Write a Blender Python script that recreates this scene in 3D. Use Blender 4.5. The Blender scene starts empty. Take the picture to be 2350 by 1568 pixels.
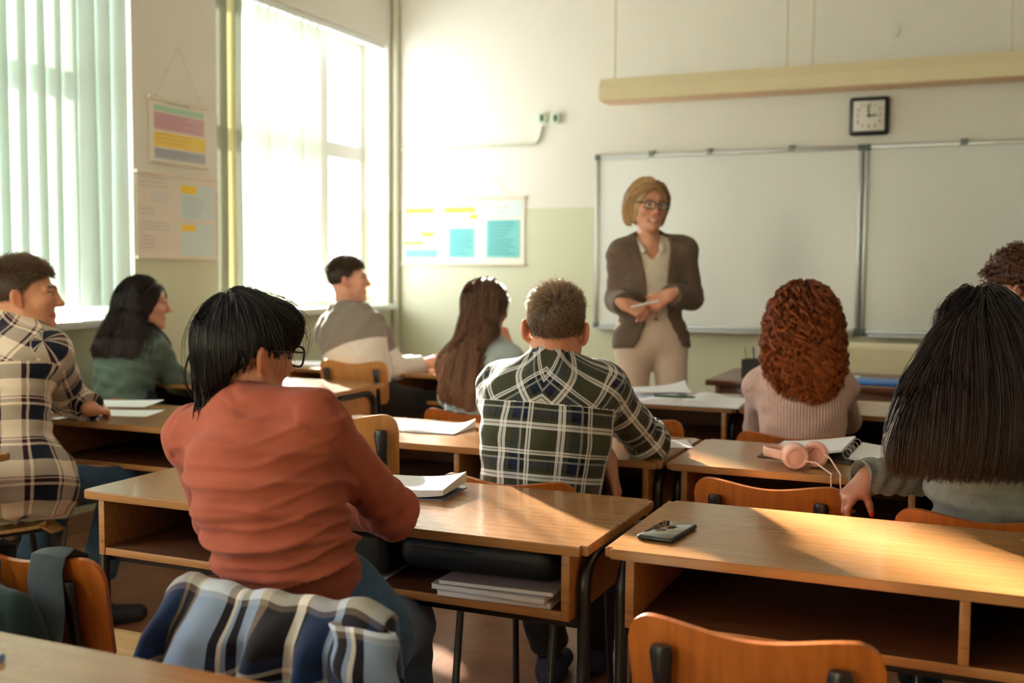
import bpy, bmesh, math, random
import numpy as np
from mathutils import Vector, Matrix
import openvdb as vdb

# ------------------------------------------------------------------ camera, sky, sun, exposure
W_IMG, H_IMG = 2350, 1568
F_PX = 2456.2
YAW, PITCH, ROLL = 0.4097, 0.06668, 0.006156
CAM = np.array([0.0, 0.0, 1.29])
_f = np.array([-math.sin(YAW) * math.cos(PITCH), math.cos(YAW) * math.cos(PITCH), -math.sin(PITCH)])
_r = np.array([math.cos(YAW), math.sin(YAW), 0.0])
_u = np.cross(_r, _f)
R_AX = math.cos(ROLL) * _r + math.sin(ROLL) * _u
U_AX = -math.sin(ROLL) * _r + math.cos(ROLL) * _u
F_AX = _f

def PX(px, py, D):
    """3D point seen at photo pixel (px, py) at distance D along the view axis."""
    return CAM + D * (F_AX + R_AX * ((px - W_IMG / 2) / F_PX) - U_AX * ((py - H_IMG / 2) / F_PX))

def PZ(px, py, z):
    d = PX(px, py, 1.0) - CAM
    return CAM + d * ((z - CAM[2]) / d[2])

def PY(px, py, y):
    d = PX(px, py, 1.0) - CAM
    return CAM + d * (y / d[1])

def PWX(px, py, x):
    d = PX(px, py, 1.0) - CAM
    return CAM + d * (x / d[0])

sc = bpy.context.scene
COL = sc.collection
cam_data = bpy.data.cameras.new('camera')
cam = bpy.data.objects.new('camera', cam_data)
COL.objects.link(cam)
M = Matrix.Identity(4)
for i in range(3):
    M[i][0], M[i][1], M[i][2], M[i][3] = R_AX[i], U_AX[i], -F_AX[i], CAM[i]
cam.matrix_world = M
cam_data.sensor_width = 36.0
cam_data.lens = F_PX / W_IMG * 36.0
cam_data.clip_start = 0.05
cam_data.dof.use_dof = True
cam_data.dof.focus_distance = 2.45
cam_data.dof.aperture_fstop = 3.0
sc.camera = cam

sc.view_settings.view_transform = 'Standard'
sc.view_settings.look = 'None'
sc.view_settings.gamma = 1.0
sc.view_settings.use_curve_mapping = False
sc.view_settings.exposure = 0.72
sc.cycles.use_denoising = True
sc.cycles.max_bounces = 8
sc.cycles.diffuse_bounces = 5
sc.cycles.glossy_bounces = 3
sc.cycles.transmission_bounces = 6
sc.cycles.transparent_max_bounces = 10
sc.cycles.sample_clamp_indirect = 6.0
sc.cycles.debug_use_compact_bvh = True
sc.cycles.caustics_reflective = False
sc.cycles.caustics_refractive = False

world = bpy.data.worlds.new('sky')
sc.world = world
world.use_nodes = True
wn = world.node_tree
wbg = wn.nodes['Background']
wbg.inputs['Color'].default_value = (0.93, 0.97, 1.0, 1)
wbg.inputs['Strength'].default_value = SKY = 7.0

SUN_DIR = np.array([0.682, -0.731, 0.0])          # horizontal travel direction of the light
SUN_EL = math.radians(17.5)
sv = Vector((SUN_DIR[0] * math.cos(SUN_EL), SUN_DIR[1] * math.cos(SUN_EL), -math.sin(SUN_EL)))
sun_d = bpy.data.lights.new('sun', 'SUN')
sun_d.energy = 54.0
sun_d.angle = math.radians(2.0)
sun_d.color = (1.0, 0.90, 0.76)
sun = bpy.data.objects.new('sun', sun_d)
COL.objects.link(sun)
sun.rotation_euler = sv.to_track_quat('-Z', 'Y').to_euler()
sun.location = (-9, 12, 6)

# room box
XL, XR, YB, YF, ZC = -4.0, 3.2, -2.4, 7.0, 3.45
# window openings in the left wall: (y0, y1)
WINS = [(1.75, 4.31), (4.975, 6.90)]
WZ0, WZ1 = 1.03, 2.93
RECESS = 0.20
BACKWIN = [(-1.15, 0.9)]
def portal(loc, rot, sx, sy):
    d = bpy.data.lights.new('window_light', 'AREA')
    d.shape = 'RECTANGLE'; d.size = sx; d.size_y = sy
    d.cycles.is_portal = True
    o = bpy.data.objects.new('window_light', d)
    o.location = loc; o.rotation_euler = rot
    COL.objects.link(o)
for (a, b) in WINS + BACKWIN:
    portal((XL - RECESS - 0.06, (a + b) / 2, (WZ0 + WZ1) / 2), (0, -math.pi / 2, 0), WZ1 - WZ0, b - a)

# ------------------------------------------------------------------ object helpers
def link(o, parent=None):
    COL.objects.link(o)
    if parent is not None:
        o.parent = parent
    return o

def tag(o, label=None, cat=None, group=None, kind=None):
    if label: o['label'] = label
    if cat: o['category'] = cat
    if group: o['group'] = group
    if kind: o['kind'] = kind
    return o

def thing(name, label, cat, loc=(0, 0, 0), rz=0.0, group=None):
    o = bpy.data.objects.new(name, None)
    o.empty_display_size = 0.1
    COL.objects.link(o)
    o.location = loc
    o.rotation_euler = (0, 0, rz)
    return tag(o, label, cat, group)

def mesh_np(name, V, Fq, mat=None, parent=None, smooth=True, attrs=None, loc=None):
    """V (n,3) numpy, Fq (m,4) or (m,3) numpy -> object."""
    V = np.asarray(V, dtype=np.float32); Fq = np.asarray(Fq, dtype=np.int32)
    if loc is not None:
        V = V - np.asarray(loc, dtype=np.float32)
    me = bpy.data.meshes.new(name)
    k = Fq.shape[1]
    me.vertices.add(len(V)); me.vertices.foreach_set('co', V.ravel())
    me.loops.add(Fq.size); me.loops.foreach_set('vertex_index', Fq.ravel())
    me.polygons.add(len(Fq))
    me.polygons.foreach_set('loop_start', np.arange(0, Fq.size, k, dtype=np.int32))
    me.polygons.foreach_set('loop_total', np.full(len(Fq), k, dtype=np.int32))
    me.polygons.foreach_set('use_smooth', np.full(len(Fq), smooth, dtype=bool))
    me.update(calc_edges=True)
    for an, (typ, arr) in (attrs or {}).items():
        at = me.attributes.new(an, typ, 'POINT')
        fld = {'FLOAT': 'value', 'FLOAT_VECTOR': 'vector', 'FLOAT_COLOR': 'color'}[typ]
        at.data.foreach_set(fld, np.asarray(arr, dtype=np.float32).ravel())
    o = bpy.data.objects.new(name, me)
    if mat is not None: me.materials.append(mat)
    link(o, parent)
    if loc is not None and parent is None: o.location = loc
    return o

class MB:
    """collects boxes, tubes, lathes, prisms; builds ONE mesh object"""
    def __init__(s): s.bm = bmesh.new()
    def box(s, lo, hi, bev=0.0, seg=2, mat=None, rot=None):
        lo = Vector(lo); hi = Vector(hi)
        c = (lo + hi) / 2; d = hi - lo
        r = bmesh.ops.create_cube(s.bm, size=1.0)
        vs = r['verts']
        bmesh.ops.scale(s.bm, vec=d, verts=vs)
        if bev > 0:
            es = list({e for v in vs for e in v.link_edges})
            rb = bmesh.ops.bevel(s.bm, geom=es, offset=bev, segments=seg, affect='EDGES', profile=0.5)
            vs = list({v for f in rb['faces'] for v in f.verts} | {v for v in vs if v.is_valid})
        if rot is not None: bmesh.ops.transform(s.bm, matrix=rot.to_4x4(), verts=vs)
        bmesh.ops.translate(s.bm, vec=c, verts=vs)
        if mat is not None:
            for f in {f for v in vs for f in v.link_faces}: f.material_index = mat
        return vs
    def tube(s, pts, r, n=10, cap=True, flat=(1, 1), up=None):
        pts = [Vector(p) for p in pts]
        rs = r if isinstance(r, (list, tuple)) else [r] * len(pts)
        rings = []
        prev = None
        for i, p in enumerate(pts):
            t = (pts[min(i + 1, len(pts) - 1)] - pts[max(i - 1, 0)]).normalized()
            if prev is None:
                a = Vector(up) if up else (Vector((0, 0, 1)) if abs(t.z) < 0.9 else Vector((1, 0, 0)))
            else: a = prev
            b = t.cross(a)
            if b.length < 1e-6: b = t.cross(Vector((0, 1, 0.1)))
            b.normalize(); a = b.cross(t).normalized(); prev = a
            rings.append([s.bm.verts.new(p + (a * math.cos(2 * math.pi * k / n) * flat[0] + b * math.sin(2 * math.pi * k / n) * flat[1]) * rs[i]) for k in range(n)])
        for i in range(len(rings) - 1):
            for k in range(n):
                s.bm.faces.new((rings[i][k], rings[i + 1][k], rings[i + 1][(k + 1) % n], rings[i][(k + 1) % n]))
        if cap:
            s.bm.faces.new(rings[0]); s.bm.faces.new(list(reversed(rings[-1])))
        return rings
    def cyl(s, a, b, r, n=16): return s.tube([a, b], r, n)
    def prism(s, poly, h0, h1, axis='z', bev=0.0):
        def P(p, h):
            return {'z': (p[0], p[1], h), 'y': (p[0], h, p[1]), 'x': (h, p[0], p[1])}[axis]
        a = [s.bm.verts.new(P(p, h0)) for p in poly]; b = [s.bm.verts.new(P(p, h1)) for p in poly]
        n = len(poly)
        fs = [s.bm.faces.new(a), s.bm.faces.new(b)]
        for i in range(n): fs.append(s.bm.faces.new((a[i], a[(i + 1) % n], b[(i + 1) % n], b[i])))
        return a + b
    def grid(s, fn, nu, nv, thick=0.0):
        """surface sheet fn(u,v)->pt, u,v in 0..1; closed solid when thick (offset along normal)"""
        P = [[Vector(fn(i / nu, j / nv)) for j in range(nv + 1)] for i in range(nu + 1)]
        def nrm(i, j):
            du = P[min(i + 1, nu)][j] - P[max(i - 1, 0)][j]; dv = P[i][min(j + 1, nv)] - P[i][max(j - 1, 0)]
            n = du.cross(dv); return n.normalized() if n.length > 1e-9 else Vector((0, 0, 1))
        A = [[s.bm.verts.new(P[i][j]) for j in range(nv + 1)] for i in range(nu + 1)]
        for i in range(nu):
            for j in range(nv): s.bm.faces.new((A[i][j], A[i + 1][j], A[i + 1][j + 1], A[i][j + 1]))
        if thick:
            B = [[s.bm.verts.new(P[i][j] - nrm(i, j) * thick) for j in range(nv + 1)] for i in range(nu + 1)]
            for i in range(nu):
                for j in range(nv): s.bm.faces.new((B[i][j], B[i][j + 1], B[i + 1][j + 1], B[i + 1][j]))
            for i in range(nu):
                s.bm.faces.new((A[i][0], B[i][0], B[i + 1][0], A[i + 1][0])); s.bm.faces.new((A[i][nv], A[i + 1][nv], B[i + 1][nv], B[i][nv]))
            for j in range(nv):
                s.bm.faces.new((A[0][j], A[0][j + 1], B[0][j + 1], B[0][j])); s.bm.faces.new((A[nu][j], B[nu][j], B[nu][j + 1], A[nu][j + 1]))
        return A
    def build(s, name, mat, parent=None, smooth=None, loc=None):
        bmesh.ops.recalc_face_normals(s.bm, faces=s.bm.faces)
        if smooth is None: smooth = True
        me = bpy.data.meshes.new(name)
        if loc is not None: bmesh.ops.translate(s.bm, vec=-Vector(loc), verts=s.bm.verts)
        s.bm.to_mesh(me); s.bm.free()
        mats = mat if isinstance(mat, (list, tuple)) else [mat]
        for m in mats: me.materials.append(m)
        if smooth:
            me.polygons.foreach_set('use_smooth', [True] * len(me.polygons))
            try: me.set_sharp_from_angle(angle=math.radians(38))
            except Exception: pass
        o = bpy.data.objects.new(name, me)
        link(o, parent)
        if loc is not None: o.location = loc
        return o

def kids(o): return [c for c in bpy.data.objects if c.parent is o]
def dup(o, parent=None, loc=None, rz=None, label=None):
    c = o.copy(); COL.objects.link(c)
    if parent is not None: c.parent = parent
    if loc is not None: c.location = loc
    if rz is not None: c.rotation_euler = (0, 0, rz)
    if label: c['label'] = label
    for ch in kids(o): dup(ch, c)
    return c

# ------------------------------------------------------------------ materials
def newmat(name):
    m = bpy.data.materials.new(name); m.use_nodes = True
    nt = m.node_tree; b = nt.nodes['Principled BSDF']
    return m, nt, b
def setin(b, **kw):
    mp = {'rough': 'Roughness', 'spec': 'Specular IOR Level', 'metal': 'Metallic', 'coat': 'Coat Weight', 'coatr': 'Coat Roughness', 'sheen': 'Sheen Weight', 'sheenr': 'Sheen Roughness', 'trans': 'Transmission Weight', 'alpha': 'Alpha', 'sss': 'Subsurface Weight'}
    for k, v in kw.items(): b.inputs[mp[k]].default_value = v
def N(nt, t, **kw):
    n = nt.nodes.new(t)
    for k, v in kw.items(): setattr(n, k, v)
    return n
def ramp(nt, stops, interp='LINEAR'):
    n = nt.nodes.new('ShaderNodeValToRGB'); cr = n.color_ramp; cr.interpolation = interp
    while len(cr.elements) > 1: cr.elements.remove(cr.elements[0])
    cr.elements[0].position = stops[0][0]; cr.elements[0].color = (*stops[0][1], 1)
    for p, c in stops[1:]:
        e = cr.elements.new(p); e.color = (*c, 1)
    return n
def srgb(r, g, b):
    f = lambda c: (c / 255 / 12.92) if c / 255 <= 0.04045 else ((c / 255 + 0.055) / 1.055) ** 2.4
    return (f(r), f(g), f(b))
def math_n(nt, op, a, b=None, c=None):
    n = nt.nodes.new('ShaderNodeMath'); n.operation = op
    for i, v in enumerate((a, b, c)):
        if v is None: continue
        if hasattr(v, 'is_output'): nt.links.new(v, n.inputs[i])
        else: n.inputs[i].default_value = v
    return n.outputs[0]
def mixc(nt, fac, a, b, mode='MIX'):
    n = nt.nodes.new('ShaderNodeMix'); n.data_type = 'RGBA'; n.blend_type = mode
    for sock, v in ((n.inputs[0], fac), (n.inputs[6], a), (n.inputs[7], b)):
        if hasattr(v, 'is_output'): nt.links.new(v, sock)
        elif isinstance(v, (int, float)): sock.default_value = v
        else: sock.default_value = (*v, 1)
    return n.outputs[2]
def plain(name, col, rough=0.6, bump=0.0, bscale=60.0, var=0.0, **kw):
    m, nt, b = newmat(name)
    setin(b, rough=rough, **kw)
    b.inputs['Base Color'].default_value = (*col, 1)
    if bump or var:
        tc = N(nt, 'ShaderNodeTexCoord'); no = N(nt, 'ShaderNodeTexNoise')
        no.inputs['Scale'].default_value = bscale; no.inputs['Detail'].default_value = 3
        nt.links.new(tc.outputs['Object'], no.inputs['Vector'])
        if bump:
            bp = N(nt, 'ShaderNodeBump'); bp.inputs['Strength'].default_value = bump; bp.inputs['Distance'].default_value = 0.004
            nt.links.new(no.outputs['Fac'], bp.inputs['Height']); nt.links.new(bp.outputs['Normal'], b.inputs['Normal'])
        if var:
            rp = ramp(nt, [(0.3, tuple(c * (1 - var) for c in col)), (0.7, tuple(min(1, c * (1 + var)) for c in col))])
            nt.links.new(no.outputs['Fac'], rp.inputs['Fac']); nt.links.new(rp.outputs['Color'], b.inputs['Base Color'])
    return m
def wood(name, c1, c2, rough=0.3, coat=0.25, scale=(1.2, 26, 26), bump=0.08):
    m, nt, b = newmat(name)
    tc = N(nt, 'ShaderNodeTexCoord'); mp = N(nt, 'ShaderNodeMapping')
    mp.inputs['Scale'].default_value = scale
    nt.links.new(tc.outputs['Object'], mp.inputs['Vector'])
    n1 = N(nt, 'ShaderNodeTexNoise'); n1.inputs['Scale'].default_value = 3.0; n1.inputs['Detail'].default_value = 6; n1.inputs['Roughness'].default_value = 0.65; n1.inputs['Distortion'].default_value = 0.12
    nt.links.new(mp.outputs['Vector'], n1.inputs['Vector'])
    n2 = N(nt, 'ShaderNodeTexNoise'); n2.inputs['Scale'].default_value = 2.2; n2.inputs['Detail'].default_value = 2
    nt.links.new(tc.outputs['Object'], n2.inputs['Vector'])
    rp = ramp(nt, [(0.3, c1), (0.7, c2)])
    nt.links.new(n1.outputs['Fac'], rp.inputs['Fac'])
    rp2 = ramp(nt, [(0.3, (0.8, 0.78, 0.75)), (0.7, (1.0, 1.0, 1.0))])
    nt.links.new(n2.outputs['Fac'], rp2.inputs['Fac'])
    col = mixc(nt, 1.0, rp.outputs['Color'], rp2.outputs['Color'], 'MULTIPLY')
    nt.links.new(col, b.inputs['Base Color'])
    setin(b, rough=rough, coat=coat, coatr=0.12)
    rr = math_n(nt, 'MULTIPLY_ADD', n2.outputs['Fac'], 0.16, rough - 0.08)
    nt.links.new(rr, b.inputs['Roughness'])
    bp = N(nt, 'ShaderNodeBump'); bp.inputs['Strength'].default_value = bump; bp.inputs['Distance'].default_value = 0.002
    nt.links.new(n1.outputs['Fac'], bp.inputs['Height']); nt.links.new(bp.outputs['Normal'], b.inputs['Normal'])
    return m

WOOD_TOP = wood('desk_laminate', srgb(154, 106, 60), srgb(176, 128, 78), rough=0.27, coat=0.45, bump=0.02, scale=(0.55, 30, 30))
WOOD_SIDE = wood('desk_side_wood', srgb(150, 98, 50), srgb(190, 138, 80), rough=0.45, coat=0.05)
WOOD_IN_SHADE = wood('desk_inner_shaded_wood', srgb(74, 42, 22), srgb(96, 58, 32), rough=0.5, coat=0.0)  # desk wood for shelf and back panel, interior shade darkened into its colour
WOOD_CHAIR = wood('bent_plywood', srgb(150, 78, 24), srgb(186, 104, 38), rough=0.34, coat=0.25, scale=(20, 6, 1.5))
WOOD_SEAT = wood('seat_plywood', srgb(190, 150, 96), srgb(212, 174, 120), rough=0.4, coat=0.1)
WOOD_DARK = wood('teacher_desk_veneer', srgb(88, 46, 22), srgb(116, 64, 32), rough=0.4, coat=0.15)
WOOD_RED = wood('reddish_veneer', srgb(150, 84, 50), srgb(176, 104, 66), rough=0.4, coat=0.15)
BLACK_METAL = plain('black_enamel', srgb(20, 19, 22), 0.35, bump=0.05, bscale=90, spec=0.5)
BLACK_PLASTIC = plain('black_plastic', srgb(24, 24, 26), 0.42)
PAPER = plain('white_paper', srgb(236, 238, 240), 0.75, bump=0.03, bscale=30)
PAPER_EDGE = plain('page_edges', srgb(214, 212, 206), 0.85, bump=0.5, bscale=260)
WHITE_PLASTIC = plain('white_plastic', srgb(226, 226, 218), 0.4)
GREY_METAL = plain('aluminium', srgb(176, 180, 180), 0.35, metal=0.7)
# ------------------------------------------------------------------ room shell
def wall_paint(name, top, low, split):
    m, nt, b = newmat(name)
    g = N(nt, 'ShaderNodeNewGeometry'); sx = N(nt, 'ShaderNodeSeparateXYZ')
    nt.links.new(g.outputs['Position'], sx.inputs[0])
    no = N(nt, 'ShaderNodeTexNoise'); no.inputs['Scale'].default_value = 1.4; no.inputs['Detail'].default_value = 4
    nt.links.new(g.outputs['Position'], no.inputs['Vector'])
    fac = math_n(nt, 'GREATER_THAN', sx.outputs[2], split)
    c = mixc(nt, fac, low, top)
    v = ramp(nt, [(0.3, (0.95, 0.95, 0.95)), (0.7, (1, 1, 1))])
    nt.links.new(no.outputs['Fac'], v.inputs['Fac'])
    c = mixc(nt, 1.0, c, v.outputs['Color'], 'MULTIPLY')
    nt.links.new(c, b.inputs['Base Color'])
    n2 = N(nt, 'ShaderNodeTexNoise'); n2.inputs['Scale'].default_value = 120
    nt.links.new(g.outputs['Position'], n2.inputs['Vector'])
    bp = N(nt, 'ShaderNodeBump'); bp.inputs['Strength'].default_value = 0.08; bp.inputs['Distance'].default_value = 0.002
    nt.links.new(n2.outputs['Fac'], bp.inputs['Height']); nt.links.new(bp.outputs['Normal'], b.inputs['Normal'])
    setin(b, rough=0.6, spec=0.3)
    return m
WALL = wall_paint('two_tone_wall_paint', srgb(230, 228, 218), srgb(207, 211, 184), 1.725)
CEIL = plain('ceiling_paint', srgb(236, 232, 222), 0.8, bump=0.05, bscale=80)

def floor_mat():
    m, nt, b = newmat('terracotta_linoleum')
    tc = N(nt, 'ShaderNodeNewGeometry')
    n1 = N(nt, 'ShaderNodeTexNoise'); n1.inputs['Scale'].default_value = 5; n1.inputs['Detail'].default_value = 8; n1.inputs['Roughness'].default_value = 0.7
    nt.links.new(tc.outputs['Position'], n1.inputs['Vector'])
    rp = ramp(nt, [(0.3, srgb(136, 90, 66)), (0.55, srgb(162, 112, 84)), (0.75, srgb(176, 128, 100))])
    nt.links.new(n1.outputs['Fac'], rp.inputs['Fac'])
    br = N(nt, 'ShaderNodeTexBrick'); br.offset = 0.0
    br.inputs['Scale'].default_value = 1.0; br.inputs['Mortar Size'].default_value = 0.0025; br.inputs['Brick Width'].default_value = 0.4; br.inputs['Row Height'].default_value = 0.4
    br.inputs['Color1'].default_value = (1, 1, 1, 1); br.inputs['Color2'].default_value = (0.93, 0.93, 0.93, 1); br.inputs['Mortar'].default_value = (0.6, 0.55, 0.5, 1)
    nt.links.new(tc.outputs['Position'], br.inputs['Vector'])
    c = mixc(nt, 1.0, rp.outputs['Color'], br.outputs['Color'], 'MULTIPLY')
    nt.links.new(c, b.inputs['Base Color'])
    setin(b, rough=0.3, spec=0.5)
    return m
FLOOR = floor_mat()

def struct(name, mb, mat, parent=None):
    o = mb.build(name, mat, parent, smooth=False)
    if parent is None: o['kind'] = 'structure'
    return o
T = 0.34
mb = MB(); mb.box((XL - T, YB - 0.2, -0.1), (XR + 0.2, YF + 0.2, 0)); struct('floor', mb, FLOOR)
mb = MB(); mb.box((XL - T, YB - 0.2, ZC), (XR + 0.2, YF + 0.2, ZC + 0.1)); struct('ceiling', mb, CEIL)
mb = MB(); mb.box((XL - T, YF, 0), (XR + 0.2, YF + 0.2, ZC)); struct('wall_front', mb, WALL)
mb = MB(); mb.box((XR, YB, 0), (XR + 0.2, YF, ZC)); struct('wall_right', mb, WALL)
mb = MB(); mb.box((XL - T, YB - 0.2, 0), (XR, YB, ZC)); struct('wall_back', mb, WALL)
mb = MB()
ys = [YB] + [v for w in (BACKWIN + WINS) for v in w] + [YF]
mb.box((XL - T, YB, 0), (XL, YF, WZ0)); mb.box((XL - T, YB, WZ1), (XL, YF, ZC))
for i in range(0, len(ys), 2): mb.box((XL - T, ys[i], WZ0), (XL, ys[i + 1], WZ1))
struct('wall_left', mb, WALL)
# baseboards
mb = MB(); mb.box((XL, YB, 0), (XL + 0.018, YF, 0.09), 0.004); struct('baseboard_left', mb, plain('baseboard_paint', srgb(150, 120, 96), 0.5))
mb = MB(); mb.box((XL + 0.018, YF - 0.018, 0), (XR, YF, 0.09), 0.004); struct('baseboard_front', mb, plain('baseboard_paint_front', srgb(150, 120, 96), 0.5))

GLASS, gnt, gb = newmat('window_glass')
tr = N(gnt, 'ShaderNodeBsdfTransparent'); gl = N(gnt, 'ShaderNodeBsdfGlossy'); gl.inputs['Roughness'].default_value = 0.02
ly = N(gnt, 'ShaderNodeLayerWeight'); ly.inputs['Blend'].default_value = 0.15
mx = N(gnt, 'ShaderNodeMixShader')
gnt.links.new(math_n(gnt, 'MULTIPLY', ly.outputs['Fresnel'], 0.5), mx.inputs[0]); gnt.links.new(tr.outputs[0], mx.inputs[1]); gnt.links.new(gl.outputs[0], mx.inputs[2])
gnt.links.new(mx.outputs[0], gnt.nodes['Material Output'].inputs['Surface'])
FRAME = plain('window_frame_paint', srgb(226, 228, 226), 0.4)
SILL = plain('window_sill_stone', srgb(226, 230, 224), 0.35, var=0.04, bscale=30)

def window(n, y0, y1, mull, trans):
    e = bpy.data.objects.new('window_%d' % n, None); COL.objects.link(e); e['kind'] = 'structure'
    e.location = (XL - RECESS, (y0 + y1) / 2, WZ0)
    w = (y1 - y0) / 2; h = WZ1 - WZ0
    mb = MB(); t = 0.06
    mb.box((-0.05, -w, 0), (0.0, w, t), 0.004); mb.box((-0.05, -w, h - t), (0.0, w, h), 0.004)
    mb.box((-0.05, -w, t), (0.0, -w + t, h - t), 0.004); mb.box((-0.05, w - t, t), (0.0, w, h - t), 0.004)
    for m in mull: mb.box((-0.055, m - 0.055, t), (0.012, m + 0.055, h - t), 0.004)
    edges = [-w + t] + [v for m in mull for v in (m - 0.055, m + 0.055)] + [w - t]
    for i in range(0, len(edges), 2):
        for tz in trans: mb.box((-0.05, edges[i], tz - 0.055), (0.006, edges[i + 1], tz + 0.055), 0.004)
    mb.build('window_frame', FRAME, e)
    zz = [t] + [v for z in trans for v in (z - 0.055, z + 0.055)] + [h - t]
    for i in range(0, len(edges), 2):
        for j in range(0, len(zz), 2):
            mb = MB(); mb.box((-0.03, edges[i], zz[j]), (-0.024, edges[i + 1], zz[j + 1])); mb.build('pane', GLASS, e, smooth=False)
    mb = MB(); mb.box((0.005, -w - 0.0, -0.035), (RECESS + 0.09, w + 0.0, 0.005), 0.008)
    mb.build('window_sill', SILL, e)
    return e
window(1, *WINS[0], [0.50], [1.22])
window(2, *WINS[1], [0.42], [1.10])
window(3, *BACKWIN[0], [0.0], [1.22])

# vertical blinds
def blind_mat(name, col, tcol, pas, tw):
    m, nt, b = newmat(name)
    nt.nodes.remove(b)
    d = N(nt, 'ShaderNodeBsdfDiffuse'); d.inputs['Color'].default_value = (*col, 1)
    t = N(nt, 'ShaderNodeBsdfTranslucent'); t.inputs['Color'].default_value = (*tcol, 1)
    p = N(nt, 'ShaderNodeBsdfTransparent'); p.inputs['Color'].default_value = (*tcol, 1)
    m1 = N(nt, 'ShaderNodeMixShader'); m1.inputs[0].default_value = tw
    m2 = N(nt, 'ShaderNodeMixShader'); m2.inputs[0].default_value = pas
    nt.links.new(d.outputs[0], m1.inputs[1]); nt.links.new(t.outputs[0], m1.inputs[2])
    nt.links.new(m1.outputs[0], m2.inputs[1]); nt.links.new(p.outputs[0], m2.inputs[2])
    nt.links.new(m2.outputs[0], nt.nodes['Material Output'].inputs['Surface'])
    return m
BL_MINT = blind_mat('mint_blind_fabric', srgb(214, 230, 222), srgb(200, 226, 214), 0.012, 0.042)
BL_YEL = blind_mat('cream_blind_fabric', srgb(150, 156, 138), srgb(226, 232, 210), 0.008, 0.015)
BL_OLIVE = blind_mat('olive_blind_fabric', srgb(220, 218, 170), srgb(206, 206, 150), 0.0, 0.05)

def slat(parent, y, ang, w, mat, z0, z1, x, bow=0.012, sway=0.0):
    ca, sa = math.cos(ang), math.sin(ang)
    mb = MB()
    def fn(u, v):
        s = (u - 0.5) * w; b = bow * (1 - (2 * u - 1) ** 2) + sway * math.sin(v * 5 + y * 7) * (1 - v) * 0.5
        return (s * sa + b * ca + x, y + s * ca - b * sa + sway * (1 - v), z0 + (z1 - z0) * v)
    mb.grid(fn, 6, 10)
    return mb.build('slat', mat, parent)
rng = random.Random(4)
def blinds(label, y0, y1, n, angs, mats, w=0.127, x=0.0, headlen=None):
    e = thing('vertical_blind', label, 'blinds', (XL - 0.04, (y0 + y1) / 2, WZ0 + 0.03))
    c = (y0 + y1) / 2
    h0, h1 = headlen or (y0, y1)
    mb = MB(); mb.box((-0.03, h0 - c, WZ1 - WZ0 - 0.075), (0.03, h1 - c, WZ1 - WZ0 - 0.032), 0.004); mb.build('head_rail', FRAME, e)
    for i in range(n):
        y = y0 + (i + 0.5) * (y1 - y0) / n
        slat(e, y - c, angs(i), w, mats(i), 0.035, WZ1 - WZ0 - 0.08, x + 0.004 * (i % 2), sway=rng.uniform(-0.02, 0.02))
    return e
a1 = [rng.uniform(-0.35, 0.5) for _ in range(40)]
a1 = [abs(v) * 0.8 for v in a1]
a1[15] = 1.0
blinds('mint green vertical blind of wide slats, left window behind boy in cream plaid shirt', 1.78, 4.29, 24, lambda i: a1[i], lambda i: BL_MINT)
a2 = [0.35, 0.1, -0.1] + [rng.uniform(-1.16, -0.93) for _ in range(30)]
blinds('half drawn cream vertical blind, window nearest the whiteboard wall', 4.995, 6.06, 12, lambda i: a2[i], lambda i: BL_OLIVE if i == 1 else BL_YEL, headlen=(4.99, 6.88))

# ------------------------------------------------------------------ front wall fittings
Y = YF
BOARD = plain('whiteboard_enamel', srgb(226, 231, 226), 0.22, spec=0.5)
def whiteboard(label, x0, x1, z0, z1):
    e = thing('whiteboard', label, 'whiteboard', ((x0 + x1) / 2, Y, z0), group='whiteboards on the front wall')
    w = (x1 - x0) / 2; h = z1 - z0
    mb = MB(); mb.box((-w + 0.02, -0.022, 0.02), (w - 0.02, -0.004, h - 0.02)); mb.build('board_surface', BOARD, e, smooth=False)
    mb = MB(); t = 0.026
    mb.box((-w, -0.034, 0), (w, -0.001, t), 0.005); mb.box((-w, -0.034, h - t), (w, -0.001, h), 0.005)
    mb.box((-w, -0.034, t), (-w + t, -0.001, h - t), 0.005); mb.box((w - t, -0.034, t), (w, -0.001, h - t), 0.005)
    mb.build('board_frame', GREY_METAL, e)
    for sx in (-w + 0.015, w - 0.015):
        for sz in (0.015, h - 0.015):
            mb = MB(); mb.box((sx - 0.02, -0.038, sz - 0.02), (sx + 0.02, -0.0008, sz + 0.02), 0.006); mb.build('corner_cap', plain('corner_plastic', srgb(84, 96, 92), 0.5), e)
    for fx in (-0.55, -0.1, 0.5):
        mb = MB(); mb.box((fx * w - 0.02, -0.04, h - 0.022), (fx * w + 0.02, -0.0008, h + 0.016), 0.004); mb.build('clip', plain('clip_plastic', srgb(120, 126, 120), 0.5), e)
    mb = MB(); mb.box((-w * 0.96, -0.085, -0.018), (w * 0.96, -0.03, 0.0), 0.004); mb.build('pen_tray', GREY_METAL, e)
pL = PY(1368, 357, Y - 0.02); pB = PY(1370, 750, Y - 0.02); pD = PY(1984, 335, Y - 0.02)
zb0, zb1 = pB[2], pL[2]
whiteboard('large whiteboard behind the teacher, left of the two boards', pL[0], pD[0] - 0.004, zb0, zb1)
whiteboard('large whiteboard beyond the curly haired boy, right of the two boards', pD[0] + 0.004, pD[0] + 2.5, zb0, zb1)

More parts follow.
